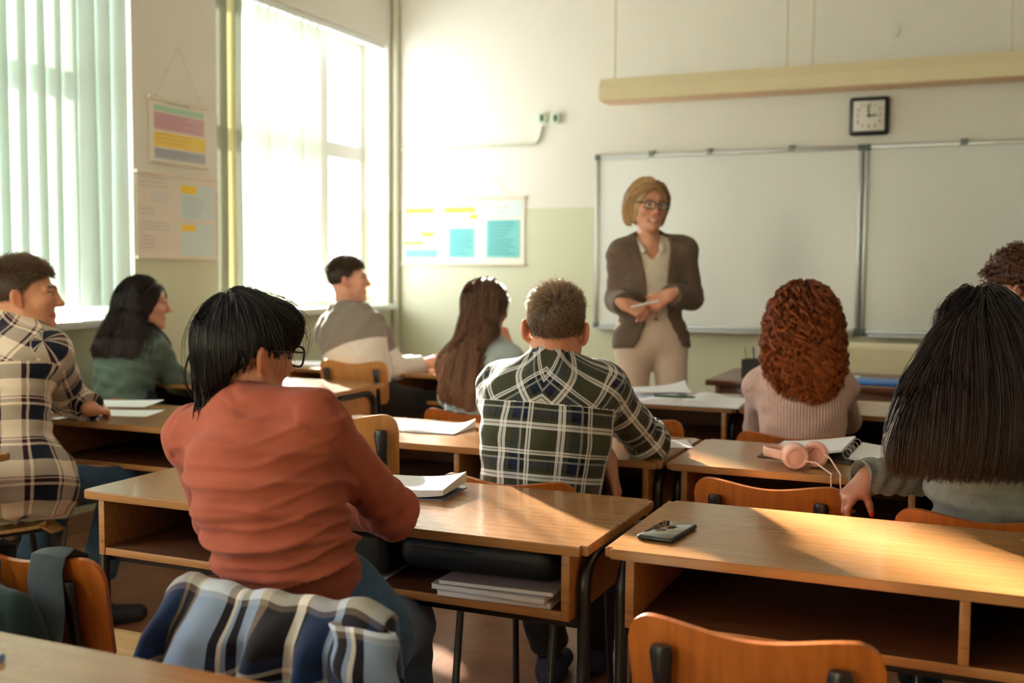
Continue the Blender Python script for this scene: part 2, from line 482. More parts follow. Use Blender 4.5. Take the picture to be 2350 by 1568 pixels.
# board light: long suspended luminaire
LUM = plain('cream_luminaire_enamel', srgb(216, 204, 168), 0.4)
def board_light():
    yl = Y - 0.42
    a = PY(1386, 186, yl); b = PY(1386, 237, yl)
    zt, zb = a[2], b[2]; x0 = a[0]; x1 = x0 + 3.3
    e = thing('hanging_board_light', 'long cream luminaire hung on rods above the whiteboards', 'light', (x0, yl, zb))
    h = zt - zb; L = x1 - x0
    mb = MB()
    prof = [(-0.10, 0.0), (0.10, 0.0), (0.10, h * 0.55), (0.05, h), (-0.07, h), (-0.10, h * 0.55)]
    mb.prism(prof, 0, L, 'x'); mb.build('housing', LUM, e, smooth=False)
    mb = MB(); mb.box((0.01, -0.085, -0.006), (L - 0.01, 0.085, -0.0005), 0.002); mb.build('reflector', plain('luminaire_underside', srgb(216, 180, 140), 0.4), e)
    for px in (1412, 1806, 1866, 2320):
        p = PY(px, 100, yl)
        mb = MB(); mb.cyl((p[0] - x0, 0, h - 0.002), (p[0] - x0, 0, ZC - zb), 0.006, 8); mb.cyl((p[0] - x0, 0, h - 0.002), (p[0] - x0, 0, h + 0.02), 0.012, 10)
        mb.build('suspension_rod', plain('rod_paint', srgb(206, 200, 176), 0.4), e)
board_light()

# wall clock
def clock():
    c = PY(1995, 267, Y - 0.02); s = 0.118
    e = thing('wall_clock', 'square black wall clock with white dial above the whiteboards', 'clock', (c[0], Y, c[2]))
    mb = MB(); mb.box((-s, -0.045, -s), (s, -0.002, s), 0.022, 4); mb.build('case', BLACK_PLASTIC, e)
    mb = MB(); mb.box((-s * 0.77, -0.0475, -s * 0.77), (s * 0.77, -0.0435, s * 0.77), 0.0018); mb.build('dial', plain('dial_white', srgb(226, 224, 214), 0.5), e)
    mb = MB()
    for k in range(12):
        a = math.radians(30 * k); sn, cs = math.sin(a), math.cos(a)
        rr = 0.064 / max(abs(sn), abs(cs)) if max(abs(sn), abs(cs)) > 0 else 0.064
        rr = min(rr, 0.078)
        cv = bpy.data.curves.new('n', 'FONT'); cv.body = str(12 if k == 0 else k); cv.size = 0.03; cv.align_x = 'CENTER'; cv.align_y = 'CENTER'
        to = bpy.data.objects.new('n', cv); COL.objects.link(to)
        bpy.context.view_layer.update()
        me = bpy.data.meshes.new_from_object(to.evaluated_get(bpy.context.evaluated_depsgraph_get()))
        tmp = bmesh.new(); tmp.from_mesh(me)
        vs0 = len(mb.bm.verts)
        vm = {v: mb.bm.verts.new((v.co.x + sn * rr, -0.0482, v.co.y + cs * rr)) for v in tmp.verts}
        for f in tmp.faces: mb.bm.faces.new([vm[v] for v in f.verts])
        tmp.free(); bpy.data.objects.remove(to); bpy.data.curves.remove(cv); bpy.data.meshes.remove(me)
    mb.build('numerals', BLACK_PLASTIC, e, smooth=False)
    for nm, a, L, w in (('hour_hand', math.radians(88), 0.048, 0.005), ('minute_hand', math.radians(-6), 0.066, 0.0038)):
        mb = MB(); mb.box((-w, -0.052, -0.012), (w, -0.0492, L), 0.001)
        o = mb.build(nm, BLACK_PLASTIC, e); o.rotation_euler = (0, a, 0)
clock()

# cable duct, socket boxes
def cable():
    a = PY(915, 345, Y); b = PY(1238, 328, Y); c = PY(1246, 290, Y)
    pts = [(XL + 0.012, Y - 0.012, a[2]), (b[0] - 0.03, Y - 0.012, a[2] + 0.0), (b[0], Y - 0.012, a[2] + 0.03), (c[0], Y - 0.012, c[2])]
    mb = MB(); mb.tube(pts, 0.009, 8)
    o = mb.build('cable_duct', plain('duct_paint', srgb(196, 200, 184), 0.5), loc=(XL + 0.012, Y - 0.012, a[2]))
    tag(o, 'thin painted cable duct running along the front wall to the switch plates', 'cable duct')
    mb = MB(); mb.tube([(XL + 0.03, Y - 0.03, 0.0), (XL + 0.03, Y - 0.03, ZC)], 0.024, 12)
    o = mb.build('wall_pipe', plain('pipe_paint', srgb(206, 206, 188), 0.45), loc=(XL + 0.03, Y - 0.03, 0))
    tag(o, 'painted vertical pipe in the corner between window wall and whiteboard wall', 'pipe')
    for px, lab in ((1246, 'small white switch plate where the cable duct ends'), (1277, 'small white switch plate with green mark, right of its twin')):
        p = PY(px, 272, Y)
        e = thing('switch_plate', lab, 'switch', (p[0], Y, p[2]), group='switch plates on the front wall')
        mb = MB(); mb.box((-0.034, -0.024, -0.036), (0.034, -0.001, 0.036), 0.005); mb.build('plate', plain('plate_green_white', srgb(200, 216, 200), 0.4), e)
        mb = MB(); mb.box((-0.014, -0.029, -0.022), (0.012, -0.0235, 0.022), 0.003); mb.build('rocker', plain('rocker_dark', srgb(60, 92, 74), 0.4), e)
    p = PY(2048, 72, Y)
    mb = MB(); mb.cyl((0, -0.012, 0), (0, -0.0005, 0), 0.042, 24)
    o = mb.build('junction_cover', WALL, loc=(0, 0, 0)); o.location = (p[0], Y, p[2])
    tag(o, 'round painted cover on the wall above the hanging light', 'wall cover')
cable()

# posters
def poster(name, label, cat, org, ux, w, h, nrm, blocks, string=None, base=srgb(232, 228, 214), tilt=0.0):
    """org = lower-left corner; ux = unit vector along the wall; blocks = (u0,v0,u1,v1,color) in 0..1 from top-left"""
    ux = Vector(ux); nz = Vector(nrm)
    e = thing(name, label, cat, org)
    cols = [base]; mb = MB()
    def rect(u0, v0, u1, v1, d0, d1, mi):
        pts = []
        for d in (d0, d1):
            for (u, v) in ((u0, v0), (u1, v0), (u1, v1), (u0, v1)):
                pts.append(mb.bm.verts.new(ux * u + Vector((0, 0, v)) + nz * d))
        fs = [(0, 1, 2, 3), (4, 5, 6, 7), (0, 1, 5, 4), (1, 2, 6, 5), (2, 3, 7, 6), (3, 0, 4, 7)]
        for f in fs: mb.bm.faces.new([pts[i] for i in f]).material_index = mi
    rect(0, 0, w, h, 0.004, 0.007, 0); nb = 0
    for (u0, v0, u1, v1, c) in blocks:
        if c not in cols: cols.append(c)
        nb += 1; rect(u0 * w, h - v1 * h, u1 * w, h - v0 * h, 0.0068, 0.0072 + 0.00012 * nb, cols.index(c))
    mats = [plain('poster_ink', c, 0.7) for c in cols]
    mb.build('sheet', mats, e, smooth=False)
    for v in (-0.008, h - 0.008):
        mb = MB(); a = -ux * 0.008 + Vector((0, 0, v + 0.008)) + nz * 0.011; b = ux * (w + 0.008) + Vector((0, 0, v + 0.008)) + nz * 0.011
        mb.cyl(a, b, 0.0095, 10); mb.build('rod', plain('poster_rod', srgb(222, 214, 196), 0.5), e)
    if string:
        mb = MB(); mb.tube([ux * (0.1 * w) + Vector((0, 0, h)) + nz * 0.008, ux * (0.5 * w) + Vector((0, 0, h + string)) + nz * 0.008, ux * (0.9 * w) + Vector((0, 0, h)) + nz * 0.008], 0.0012, 6)
        mb.build('hanging_string', plain('string', srgb(186, 180, 160), 0.8), e)
    return e
YE = srgb(238, 216, 74); TQ = srgb(118, 196, 196); LB = srgb(206, 222, 222); GT = srgb(196, 198, 192); DT = srgb(84, 160, 164)
def textlines(u0, v0, u1, v1, n, c, seed):
    r = random.Random(seed); out = []
    for i in range(n):
        v = v0 + (v1 - v0) * i / n
        out.append((u0, v, u0 + (u1 - u0) * r.uniform(0.6, 1.0), v + (v1 - v0) / n * 0.38, c))
    return out
p0 = PY(924, 606, Y); p1 = PY(1204, 606, Y); pt = PY(1204, 452, Y)
bl = [(0.02, 0.06, 0.29, 0.42, LB), (0.03, 0.13, 0.27, 0.215, YE), (0.16, 0.50, 0.27, 0.575, YE), (0.02, 0.645, 0.18, 0.70, YE), (0.03, 0.77, 0.30, 0.90, TQ),
      (0.345, 0.06, 0.645, 0.44, LB), (0.355, 0.13, 0.61, 0.215, YE), (0.56, 0.245, 0.63, 0.31, YE), (0.395, 0.45, 0.605, 0.90, TQ),
      (0.69, 0.05, 0.98, 0.28, LB), (0.70, 0.33, 0.965, 0.90, TQ)]
bl += textlines(0.04, 0.26, 0.26, 0.42, 4, GT, 1) + textlines(0.04, 0.47, 0.15, 0.62, 3, GT, 2) + textlines(0.37, 0.26, 0.53, 0.42, 3, GT, 3) + textlines(0.72, 0.12, 0.94, 0.26, 2, GT, 4)
bl += textlines(0.41, 0.48, 0.59, 0.88, 8, DT, 5) + textlines(0.72, 0.36, 0.94, 0.88, 10, DT, 6)
poster('wall_chart', 'white wall chart with yellow and turquoise blocks left of the whiteboard', 'poster', (p0[0], Y, p0[2]), (1, 0, 0), p1[0] - p0[0], pt[2] - p1[2], (0, -1, 0), bl, 0.36)
q0 = PWX(341, 368, XL); q1 = PWX(473, 372, XL); qt = PWX(341, 222, XL)
PK = srgb(206, 168, 176); PY_ = srgb(236, 206, 108); GB = srgb(176, 180, 190); GN = srgb(168, 204, 184)
bl = [(0.08, 0.10, 0.95, 0.19, GN), (0.08, 0.21, 0.95, 0.49, PK), (0.08, 0.52, 0.97, 0.76, PY_), (0.08, 0.78, 0.97, 0.95, GB), (0.3, 0.03, 0.7, 0.06, GT)]
bl += textlines(0.1, 0.23, 0.9, 0.47, 5, srgb(184, 140, 152), 7) + textlines(0.1, 0.80, 0.9, 0.93, 3, srgb(150, 156, 170), 8) + textlines(0.1, 0.54, 0.9, 0.74, 3, srgb(222, 188, 90), 9)
poster('banded_chart', 'small chart with pink, yellow and grey bands hanging between the windows', 'poster', (XL, q0[1], q0[2]), (0, 1, 0), q1[1] - q0[1], qt[2] - q0[2], (1, 0, 0), bl, 0.3)
q0 = PWX(313, 590, XL); q1 = PWX(494, 602, XL); qt = PWX(313, 392, XL)
bl = [(0.53, 0.10, 0.98, 0.52, LB), (0.53, 0.57, 0.98, 0.97, LB), (0.54, 0.11, 0.74, 0.21, srgb(240, 200, 50)), (0.54, 0.59, 0.72, 0.67, srgb(240, 200, 50)), (0.17, 0.22, 0.38, 0.34, srgb(214, 210, 206))]
bl += textlines(0.04, 0.05, 0.45, 0.2, 3, GT, 10) + textlines(0.04, 0.42, 0.24, 0.52, 2, GT, 11) + textlines(0.04, 0.58, 0.44, 0.7, 3, GT, 12) + textlines(0.06, 0.74, 0.22, 0.92, 4, srgb(206, 190, 190), 13) + textlines(0.55, 0.25, 0.9, 0.5, 6, srgb(186, 204, 206), 14)
poster('paper_chart', 'cream paper chart with two yellow labels, lower of two between the windows', 'poster', (XL, q0[1], q0[2]), (0, 1, 0), q1[1] - q0[1], qt[2] - q0[2], (1, 0, 0), bl, None, base=srgb(224, 216, 204))
# ------------------------------------------------------------------ school desks
DW, DD, DH = 1.302, 0.49, 0.75
def make_desk():
    e = thing('school_desk', 'x', 'desk')
    # origin: front-left corner of the top, on the floor; x along the desk, y away from the sitter
    mb = MB(); vs = mb.box((0, 0, DH - 0.02), (DW, DD, DH), 0.0)
    bm = mb.bm
    es = [ed for ed in bm.edges if abs(ed.verts[0].co.z - ed.verts[1].co.z) > 0.01]
    bmesh.ops.bevel(bm, geom=es, offset=0.014, segments=4, affect='EDGES')
    es = [ed for ed in bm.edges if abs(ed.verts[0].co.z - ed.verts[1].co.z) < 1e-5 and len(ed.link_faces) == 2 and abs(ed.link_faces[0].normal.z - ed.link_faces[1].normal.z) > 0.5]
    bm.normal_update()
    es = [ed for ed in bm.edges if len(ed.link_faces) == 2 and abs(abs(ed.link_faces[0].normal.z) - abs(ed.link_faces[1].normal.z)) > 0.5]
    bmesh.ops.bevel(bm, geom=es, offset=0.0022, segments=2, affect='EDGES')
    mb.build('tabletop', WOOD_TOP, e)
    zb = DH - 0.02 - 0.138
    for x in (0.04, DW - 0.04 - 0.018):
        mb = MB(); mb.box((x, 0.018, zb), (x + 0.018, DD - 0.03, DH - 0.0205), 0.0015); mb.build('side_panel', WOOD_SIDE, e)
    mb = MB(); mb.box((0.0585, 0.0235, zb), (DW - 0.0585, DD - 0.032, zb + 0.018), 0.0008); sh_ = mb.build('shelf', WOOD_IN_SHADE, e)
    mb = MB(); mb.box((0.0585, 0.02, zb), (DW - 0.0585, 0.0233, zb + 0.018), 0.0008); mb.build('edge_band', WOOD_SIDE, sh_)
    mb = MB(); mb.box((0.0585, DD - 0.046, zb + 0.0185), (DW - 0.0585, DD - 0.032, DH - 0.0205), 0.001); mb.build('back_panel', WOOD_IN_SHADE, e)
    mb = MB(); mb.box((DW / 2 - 0.009, 0.02, zb + 0.0185), (DW / 2 + 0.009, DD - 0.047, DH - 0.0205), 0.0015); mb.build('divider', WOOD_SIDE, e)
    # steel frame: each side is a bent tube of two legs, rails under the shelf
    for sx, x in ((-1, 0.022), (1, DW - 0.022)):
        for y0, sgn in ((0.055, 1), (DD - 0.075, -1)):
            pts = []
            for k in range(7):
                a = math.pi / 2 * k / 6
                pts.append((x, y0 + sgn * (0.07 - 0.07 * math.sin(a)), DH - 0.037 - 0.07 * (1 - math.cos(a))))
            pts += [(x, y0 - sgn * 0.004, 0.35), (x, y0 - sgn * 0.012, 0.012)]
            mb = MB(); mb.tube([(x, DD / 2, DH - 0.037)] + pts, 0.0135, 10)
            lg = mb.build('leg', BLACK_METAL, e)
            mb = MB(); mb.cyl((x, y0 - sgn * 0.012, 0.0), (x, y0 - sgn * 0.012, 0.03), 0.0165, 12); mb.build('rubber_foot', BLACK_PLASTIC, lg)
    for y in (0.075, DD - 0.095):
        mb = MB(); mb.box((0.022, y - 0.01, zb - 0.028), (DW - 0.022, y + 0.01, zb - 0.001), 0.004); mb.build('frame_rail', BLACK_METAL, e)
    for x in (0.022, DW - 0.022):
        mb = MB(); mb.tube([(x, 0.055, 0.14), (x, DD - 0.075, 0.14)], 0.0095, 8); mb.build('foot_rail', BLACK_METAL, e)
    return e
desk0 = make_desk()
desk_used = [False]
def desk(x, y, label, rz=0.0):
    if not desk_used[0]:
        desk_used[0] = True
        o = desk0; o.location = (x, y, 0); o.rotation_euler = (0, 0, rz); o['label'] = label
    else:
        o = dup(desk0, loc=(x, y, 0), rz=rz, label=label)
    o['group'] = 'two seat school desks'
    return o
D_A = desk(-1.985, 1.94, 'wooden school desk where woman in orange sweater leans, notebooks and black bag on its shelf')
D_B = desk(-0.653, 1.955, 'empty wooden school desk in the right foreground with a phone on top')
D_C = desk(-2.105, 2.905, 'wooden school desk of the blond boy in green plaid shirt, open white notebook on it')
D_D = desk(-0.79, 2.91, 'wooden school desk with pink headphones and open ring binder on top')
D_E1 = desk(-2.165, 4.205, 'wooden school desk with the open textbook, in front of the teacher')
D_E2 = desk(-0.852, 4.21, 'wooden school desk in front of the woman with red curls')
D_L = desk(-3.69, 2.82, 'wooden school desk with two white sheets where boy in cream plaid shirt rests his arm')
D_K = desk(-3.862, 1.765, 'wooden school desk whose corner shows at the left photo edge')
D_M = desk(-3.865, 3.92, 'wooden school desk of the girl in dark green sweater')
D_O = desk(-3.50, 4.86, 'wooden school desk of the boy in grey and white sweater near the window')
D_N = desk(-2.0, 0.637, 'blurred wooden school desk nearest the camera at bottom left')

# ------------------------------------------------------------------ school chairs
def back_panel_mesh(w, h, z0, thick=0.011, dip=0.018, corner=0.045, bow=0.022, lean=0.18):
    """bent plywood back: u across, v up; rounded corners, saddle dip in the top edge"""
    mb = MB(); nu, nv = 26, 12
    def top(u):
        s = abs(2 * u - 1); e = w / 2 * (1 - s)
        t = h - dip * (0.5 + 0.5 * math.cos(math.pi * min(1, s / 0.85)))
        if e < corner: t -= corner - math.sqrt(max(0, corner ** 2 - (corner - e) ** 2))
        return t
    def bot(u):
        e = w / 2 * (1 - abs(2 * u - 1)); c = corner * 0.6
        return (c - math.sqrt(max(0, c ** 2 - (c - e) ** 2))) if e < c else 0.0
    def fn(u, v):
        uu = 0.5 - 0.5 * math.cos(math.pi * u)
        uu = 0.35 * u + 0.65 * uu
        z = bot(uu) + (top(uu) - bot(uu)) * v
        x = (uu - 0.5) * w * (0.95 + 0.05 * z / h)
        y = -lean * z - bow * (1 - (2 * uu - 1) ** 2) + 0.02 * (z / h) ** 2 * 0
        return (x, y, z0 + z)
    mb.grid(fn, nu, nv, thick)
    return mb
def make_chair(w=0.40, zt=0.745, zs=0.45, wood_b=None):
    e = thing('school_chair', 'x', 'chair')
    # origin under the backrest foot line; the chair faces +y, backrest at y = 0
    hb = 0.215; zb = zt - hb
    bp = back_panel_mesh(w, hb, zb)
    bp.build('backrest', wood_b or WOOD_CHAIR, e)
    mb = MB()
    def seat(u, v):
        x = (u - 0.5) * (w - 0.02) * (0.90 + 0.10 * v)
        y = 0.03 + 0.37 * v
        z = zs - 0.014 * math.sin(math.pi * min(1, v * 1.15)) * (1 - (2 * u - 1) ** 2 * 0.6) - (0.03 * max(0, (v - 0.82) / 0.18) ** 2)
        e_ = min(u, 1 - u)
        if v > 0.86 and e_ < 0.1: y -= 0.05 * ((0.1 - e_) / 0.1) ** 2
        return (x, y, z)
    mb.grid(seat, 18, 16, 0.011); st = mb.build('seat', WOOD_SEAT, e)
    for sx in (-0.13, 0.13):
        for y in (0.10, 0.32):
            mb = MB(); mb.cyl((sx, y, zs - 0.012), (sx, y, zs - 0.006), 0.006, 10); mb.build('rivet', GREY_METAL, st)
    for s in (-1, 1):
        # back upright: flattened tube up the rear of the backrest, wide tongue at the end
        mb = MB(); xb = s * 0.135
        yb = lambda z: -0.18 * (z - zb) - 0.018 - 0.013
        zt2 = zt - 0.040
        mb.tube([(xb, -0.09, 0.006), (xb, -0.03, zs - 0.06), (xb, yb(zb) + 0.004, zb - 0.02), (xb, yb(zb + 0.02), zb + 0.02), (xb, yb(zt2 - 0.06), zt2 - 0.06), (xb, yb(zt2 - 0.012), zt2 - 0.012), (xb, yb(zt2) + 0.002, zt2)],
                [0.011, 0.011, 0.011, 0.012, 0.015, 0.019, 0.015], 12, flat=(1.0, 0.62), up=(1, 0, 0))
        mb.build('leg', BLACK_METAL, e)
        mb = MB()
        mb.tube([(s * 0.155, 0.40, 0.006), (s * 0.145, 0.36, zs - 0.05), (s * 0.14, 0.335, zs - 0.026), (s * 0.137, 0.20, zs - 0.028), (s * 0.135, -0.02, zs - 0.03)], 0.0105, 10)
        mb.build('leg', BLACK_METAL, e)
    mb = MB(); mb.tube([(-0.135, 0.30, zs - 0.034), (0.135, 0.30, zs - 0.034)], 0.009, 8); mb.build('cross_bar', BLACK_METAL, e)
    return e
chair0 = make_chair()
WOOD_CHAIR_T = wood('bent_plywood_light', srgb(168, 112, 58), srgb(196, 138, 78), rough=0.36, coat=0.2, scale=(20, 6, 1.5))
tall0 = make_chair(w=0.37, zt=0.845, zs=0.45, wood_b=WOOD_CHAIR_T)
stool0 = make_chair(w=0.36, zt=0.895, zs=0.46, wood_b=WOOD_CHAIR_T)
ch_used = {}
def chair(x, y, label, rz=0.0, proto=None):
    proto = proto or chair0
    if proto.name not in ch_used:
        ch_used[proto.name] = 1
        o = proto; o.location = (x, y, 0); o.rotation_euler = (0, 0, rz); o['label'] = label
    else: o = dup(proto, loc=(x, y, 0), rz=rz, label=label)
    o['group'] = 'bent plywood school chairs'
    return o
C_front = chair(-0.302, 1.66, 'empty plywood chair pushed under the foreground desk with the phone')
C_D = chair(-0.48, 2.82, 'empty plywood chair pushed under the desk with the pink headphones')
C_P8 = chair(0.035, 2.655, 'plywood chair of the woman with long dark hair and grey sweater')
C_P6 = chair(-1.12, 2.585, 'plywood chair of the blond boy in green plaid shirt')
C_P7 = chair(-0.55, 3.70, 'plywood chair of the woman with red curls')
C_E1r = chair(-1.165, 3.84, 'empty plywood chair between blond boy and red haired woman, under desk with open books')
C_P5 = chair(-1.80, 3.76, 'plywood chair of the girl with long straight light brown hair')
C_P3 = chair(-1.05, 1.50, 'plywood chair of the woman in orange sweater, plaid jacket over its back')
C_bag = chair(-1.675, 1.53, 'plywood chair at left with the dark green backpack hung over its back')
C_P1 = chair(-3.10, 2.37, 'plywood chair of the boy in cream plaid shirt', rz=-0.5)
C_P2 = chair(-3.42, 3.45, 'plywood chair of the girl in dark green sweater')
C_L2 = chair(-2.79, 3.62, 'empty plywood chair just beyond the two white sheets, right of green sweater girl')
C_tall = chair(-1.615, 2.52, 'light plywood chair with maroon cloth, just right of orange sweater woman', rz=0.25, proto=stool0)
C_P4 = chair(-2.80, 4.52, 'light plywood chair of the boy in grey and white sweater', rz=0.1, proto=tall0)
C_P9 = chair(0.16, 3.80, 'plywood chair of the boy with curly dark hair at right edge')

# ------------------------------------------------------------------ teacher's desk and chair
def teacher_desk():
    x0, y0 = -1.20, 5.12; w, d, h = 1.7, 0.7, 0.765
    e = thing('teacher_desk', 'dark brown teacher desk in front of the whiteboards, partly behind red haired woman', 'desk', (x0, y0, 0))
    mb = MB(); mb.box((0, 0, h - 0.028), (w, d, h), 0.004); mb.build('tabletop', WOOD_DARK, e)
    mb = MB(); mb.box((0.07, 0.03, 0.25), (w - 0.07, 0.05, h - 0.0285), 0.002); mb.build('front_panel', WOOD_DARK, e)
    for x in (0.045, w - 0.07):
        mb = MB(); mb.box((x, 0.025, 0.0), (x + 0.024, d - 0.04, h - 0.0285), 0.002); mb.build('side_panel', WOOD_DARK, e)
    return (x0, y0, h)
TDX, TDY, TDH = teacher_desk()
def teacher_chair():
    p = PY(2035, 830, 6.22)
    e = thing('upholstered_chair', 'cream upholstered chair behind the teacher desk', 'chair', (p[0], 6.2, 0))
    FAB = plain('cream_upholstery', srgb(222, 212, 180), 0.8, bump=0.15, bscale=240)
    mb = MB(); mb.box((-0.25, -0.04, 0.56), (0.25, 0.045, 0.90), 0.042, 5); mb.build('backrest', FAB, e)
    mb = MB(); mb.box((-0.25, -0.46, 0.42), (0.25, 0.0, 0.50), 0.035, 4); mb.build('seat', FAB, e)
    for sx in (-0.21, 0.21):
        mb = MB(); mb.tube([(sx, 0.02, 0.0), (sx, 0.02, 0.60)], 0.014, 8); mb.build('leg', BLACK_METAL, e)
        mb = MB(); mb.tube([(sx, -0.42, 0.0), (sx, -0.42, 0.43)], 0.014, 8); mb.build('leg', BLACK_METAL, e)
teacher_chair()

# ------------------------------------------------------------------ things on desks
def open_book(name, label, cat, c, rz, w=0.17, h=0.24, t=0.012, lift=0.012, z=DH, cover=None, group=None, curl=0.0):
    """open book: two page blocks bowed over the spine, cover below"""
    e = thing(name, label, cat, (c[0], c[1], z + 0.0006), rz, group)
    if cover is None: cover = plain('grey_cover', srgb(150, 150, 152), 0.5)
    mb = MB(); mb.box((-w - 0.004, -h / 2 - 0.004, 0), (w + 0.004, h / 2 + 0.004, 0.0022), 0.0008); mb.build('cover', cover, e)
    for s in (-1, 1):
        mb = MB()
        def fn(u, v, s=s):
            x = s * w * u; b = t * (1 - u) ** 0.2 * 0 + t
            z_ = 0.0024 + t * (1 - 0.35 * u) + lift * math.sin(math.pi * min(1, u * 1.5)) * (1 - u)
            if u < 0.08: z_ *= (0.45 + 0.55 * u / 0.08)
            if s > 0: z_ += curl * u ** 4 * v ** 2
            return (x, (v - 0.5) * h, z_)
        g = mb.grid(fn, 16, 6)
        bm = mb.bm
        # skirt down to the cover
        bm.edges.ensure_lookup_table()
        be = [ed for ed in bm.edges if len(ed.link_faces) == 1]
        r = bmesh.ops.extrude_edge_only(bm, edges=be)
        nv_ = [v for v in r['geom'] if isinstance(v, bmesh.types.BMVert)]
        for v in nv_: v.co.z = 0.0023
        mb.build('page_block', [PAPER], e)
    return e
def sheet(label, c, rz, w=0.21, h=0.297, z=DH, name='paper_sheet', th=0.0012, curl=0.004, group=None, mat=None):
    e_ = MB()
    def fn(u, v): return ((u - 0.5) * w, (v - 0.5) * h, th + 0.0006 + curl * (u * v) ** 3)
    e_.grid(fn, 6, 6, th)
    o = e_.build(name, mat or PAPER); o.location = (c[0], c[1], z); o.rotation_euler = (0, 0, rz)
    return tag(o, label, 'paper', group)
def notebook(label, c, rz, w=0.21, h=0.29, t=0.016, z=DH, cat='notebook', curl=0.02):
    e = thing('notebook', label, cat, (c[0], c[1], z + 0.0006), rz)
    mb = MB(); mb.box((-w / 2, -h / 2, 0), (w / 2, h / 2, 0.0015)); mb.build('cover', plain('notebook_cover', srgb(120, 124, 140), 0.5), e, smooth=False)
    mb = MB()
    def fn(u, v): return ((u - 0.5) * w * 0.985, (v - 0.5) * h * 0.985, 0.0017 + t + curl * (u ** 4) * (0.3 + 0.7 * v))
    mb.grid(fn, 12, 8)
    bm = mb.bm; be = [ed for ed in bm.edges if len(ed.link_faces) == 1]
    r = bmesh.ops.extrude_edge_only(bm, edges=be)
    for v in [v for v in r['geom'] if isinstance(v, bmesh.types.BMVert)]:
        u = v.co.x / (w * 0.985) + 0.5
        v.co.z = 0.0016 + curl * 0.55 * max(0, u) ** 4
    for f in bm.faces:
        if abs(f.normal.z) < 0.5: f.material_index = 1
    bm.normal_update()
    for f in bm.faces:
        if abs(f.normal.z) < 0.6: f.material_index = 1
    mb.build('pages', [PAPER, PAPER_EDGE], e)
    return e
def pz(px, py): return PZ(px, py, DH + 0.005)
c = pz(930, 1128); notebook('thick white notebook on the desk under orange sleeve', (c[0] + 0.0, c[1] + 0.03), 0.12, w=0.23, h=0.17, t=0.018)
c = pz(1000, 985); open_book('open_notebook', 'open white notebook with lifted pages on the blond boy\'s desk', 'notebook', (c[0] - 0.09, c[1] + 0.02), 0.05, w=0.185, h=0.19, t=0.004, lift=0.006, curl=0.025)
sheet('white paper corner beside the rolled plaid cuff', PZ(1510, 1020, DH)[:2], 0.4, 0.2, 0.14)
sheet('white sheet beside the boy in cream plaid shirt, farther of two', pz(275, 924)[:2], 0.35, 0.28, 0.20, group='white sheets by plaid shirt boy')
sheet('white sheet beside the boy in cream plaid shirt, nearer of two', pz(280, 946)[:2], 0.3, 0.26, 0.16, group='white sheets by plaid shirt boy')
c = pz(1570, 920); open_book('open_textbook', 'open white textbook spread across desk in front of the teacher', 'book', c[:2], 0.03, w=0.25, h=0.30, t=0.012, lift=0.02)
sheet('loose pages heaped on the left of the open textbook', (c[0] - 0.13, c[1] + 0.1), 0.4, 0.24, 0.20, z=DH + 0.034, curl=0.03)
def pencil():
    p = PZ(1545, 914, DH + 0.04)
    mb = MB(); mb.cyl((-0.075, 0, 0), (0.075, 0, 0), 0.005, 8)
    mb.tube([(0.075, 0, 0), (0.09, 0, 0)], [0.005, 0.001], 8)
    o = mb.build('green_pen', plain('green_pen_plastic', srgb(40, 92, 62), 0.35)); o.location = (p[0], p[1], DH + 0.047); o.rotation_euler = (0, 0, 0.1)
    tag(o, 'dark green pen lying on the open textbook', 'pen')
pencil()
# sheets and pencil case on the grey sweater boy's desk
c = pz(705, 832); sheet('white papers on the desk left of boy in grey and white sweater', c[:2], 0.1, 0.30, 0.22, z=DH)
# ring binder on desk D
def binder():
    c = PZ(1905, 1038, DH + 0.01)
    e = thing('ring_binder', 'open ring binder with white pages behind the pink headphones', 'binder', (c[0] + 0.06, c[1] + 0.02, DH + 0.0006), -0.03)
    mb = MB(); mb.box((-0.245, -0.15, 0), (-0.01, 0.15, 0.003), 0.001); mb.box((0.01, -0.15, 0), (0.245, 0.15, 0.003), 0.001); mb.box((-0.012, -0.15, 0.0), (0.012, 0.15, 0.004), 0.001)
    mb.build('cover', plain('binder_cover', srgb(62, 54, 50), 0.5), e)
    mb = MB()
    def fn(u, v): return (-0.225 + 0.215 * u, (v - 0.5) * 0.285, 0.008 + 0.03 * u ** 1.4)
    mb.grid(fn, 10, 4, 0.006); mb.build('page_block', PAPER, e)
    mb = MB()
    def fn2(u, v): return (0.012 + 0.21 * u, (v - 0.5) * 0.285, 0.013 - 0.004 * u + 0.008 * (1 - u) ** 4)
    mb.grid(fn2, 10, 4, 0.008); mb.build('page_block', PAPER, e)
    for y in (-0.1, -0.04, 0.04, 0.1):
        mb = MB(); mb.tube([(0.012 * math.cos(a) * 1.0, y, 0.022 + 0.014 * math.sin(a)) for a in [math.pi * 2 * k / 14 for k in range(15)]], 0.0014, 6); mb.build('ring', GREY_METAL, e)
binder()

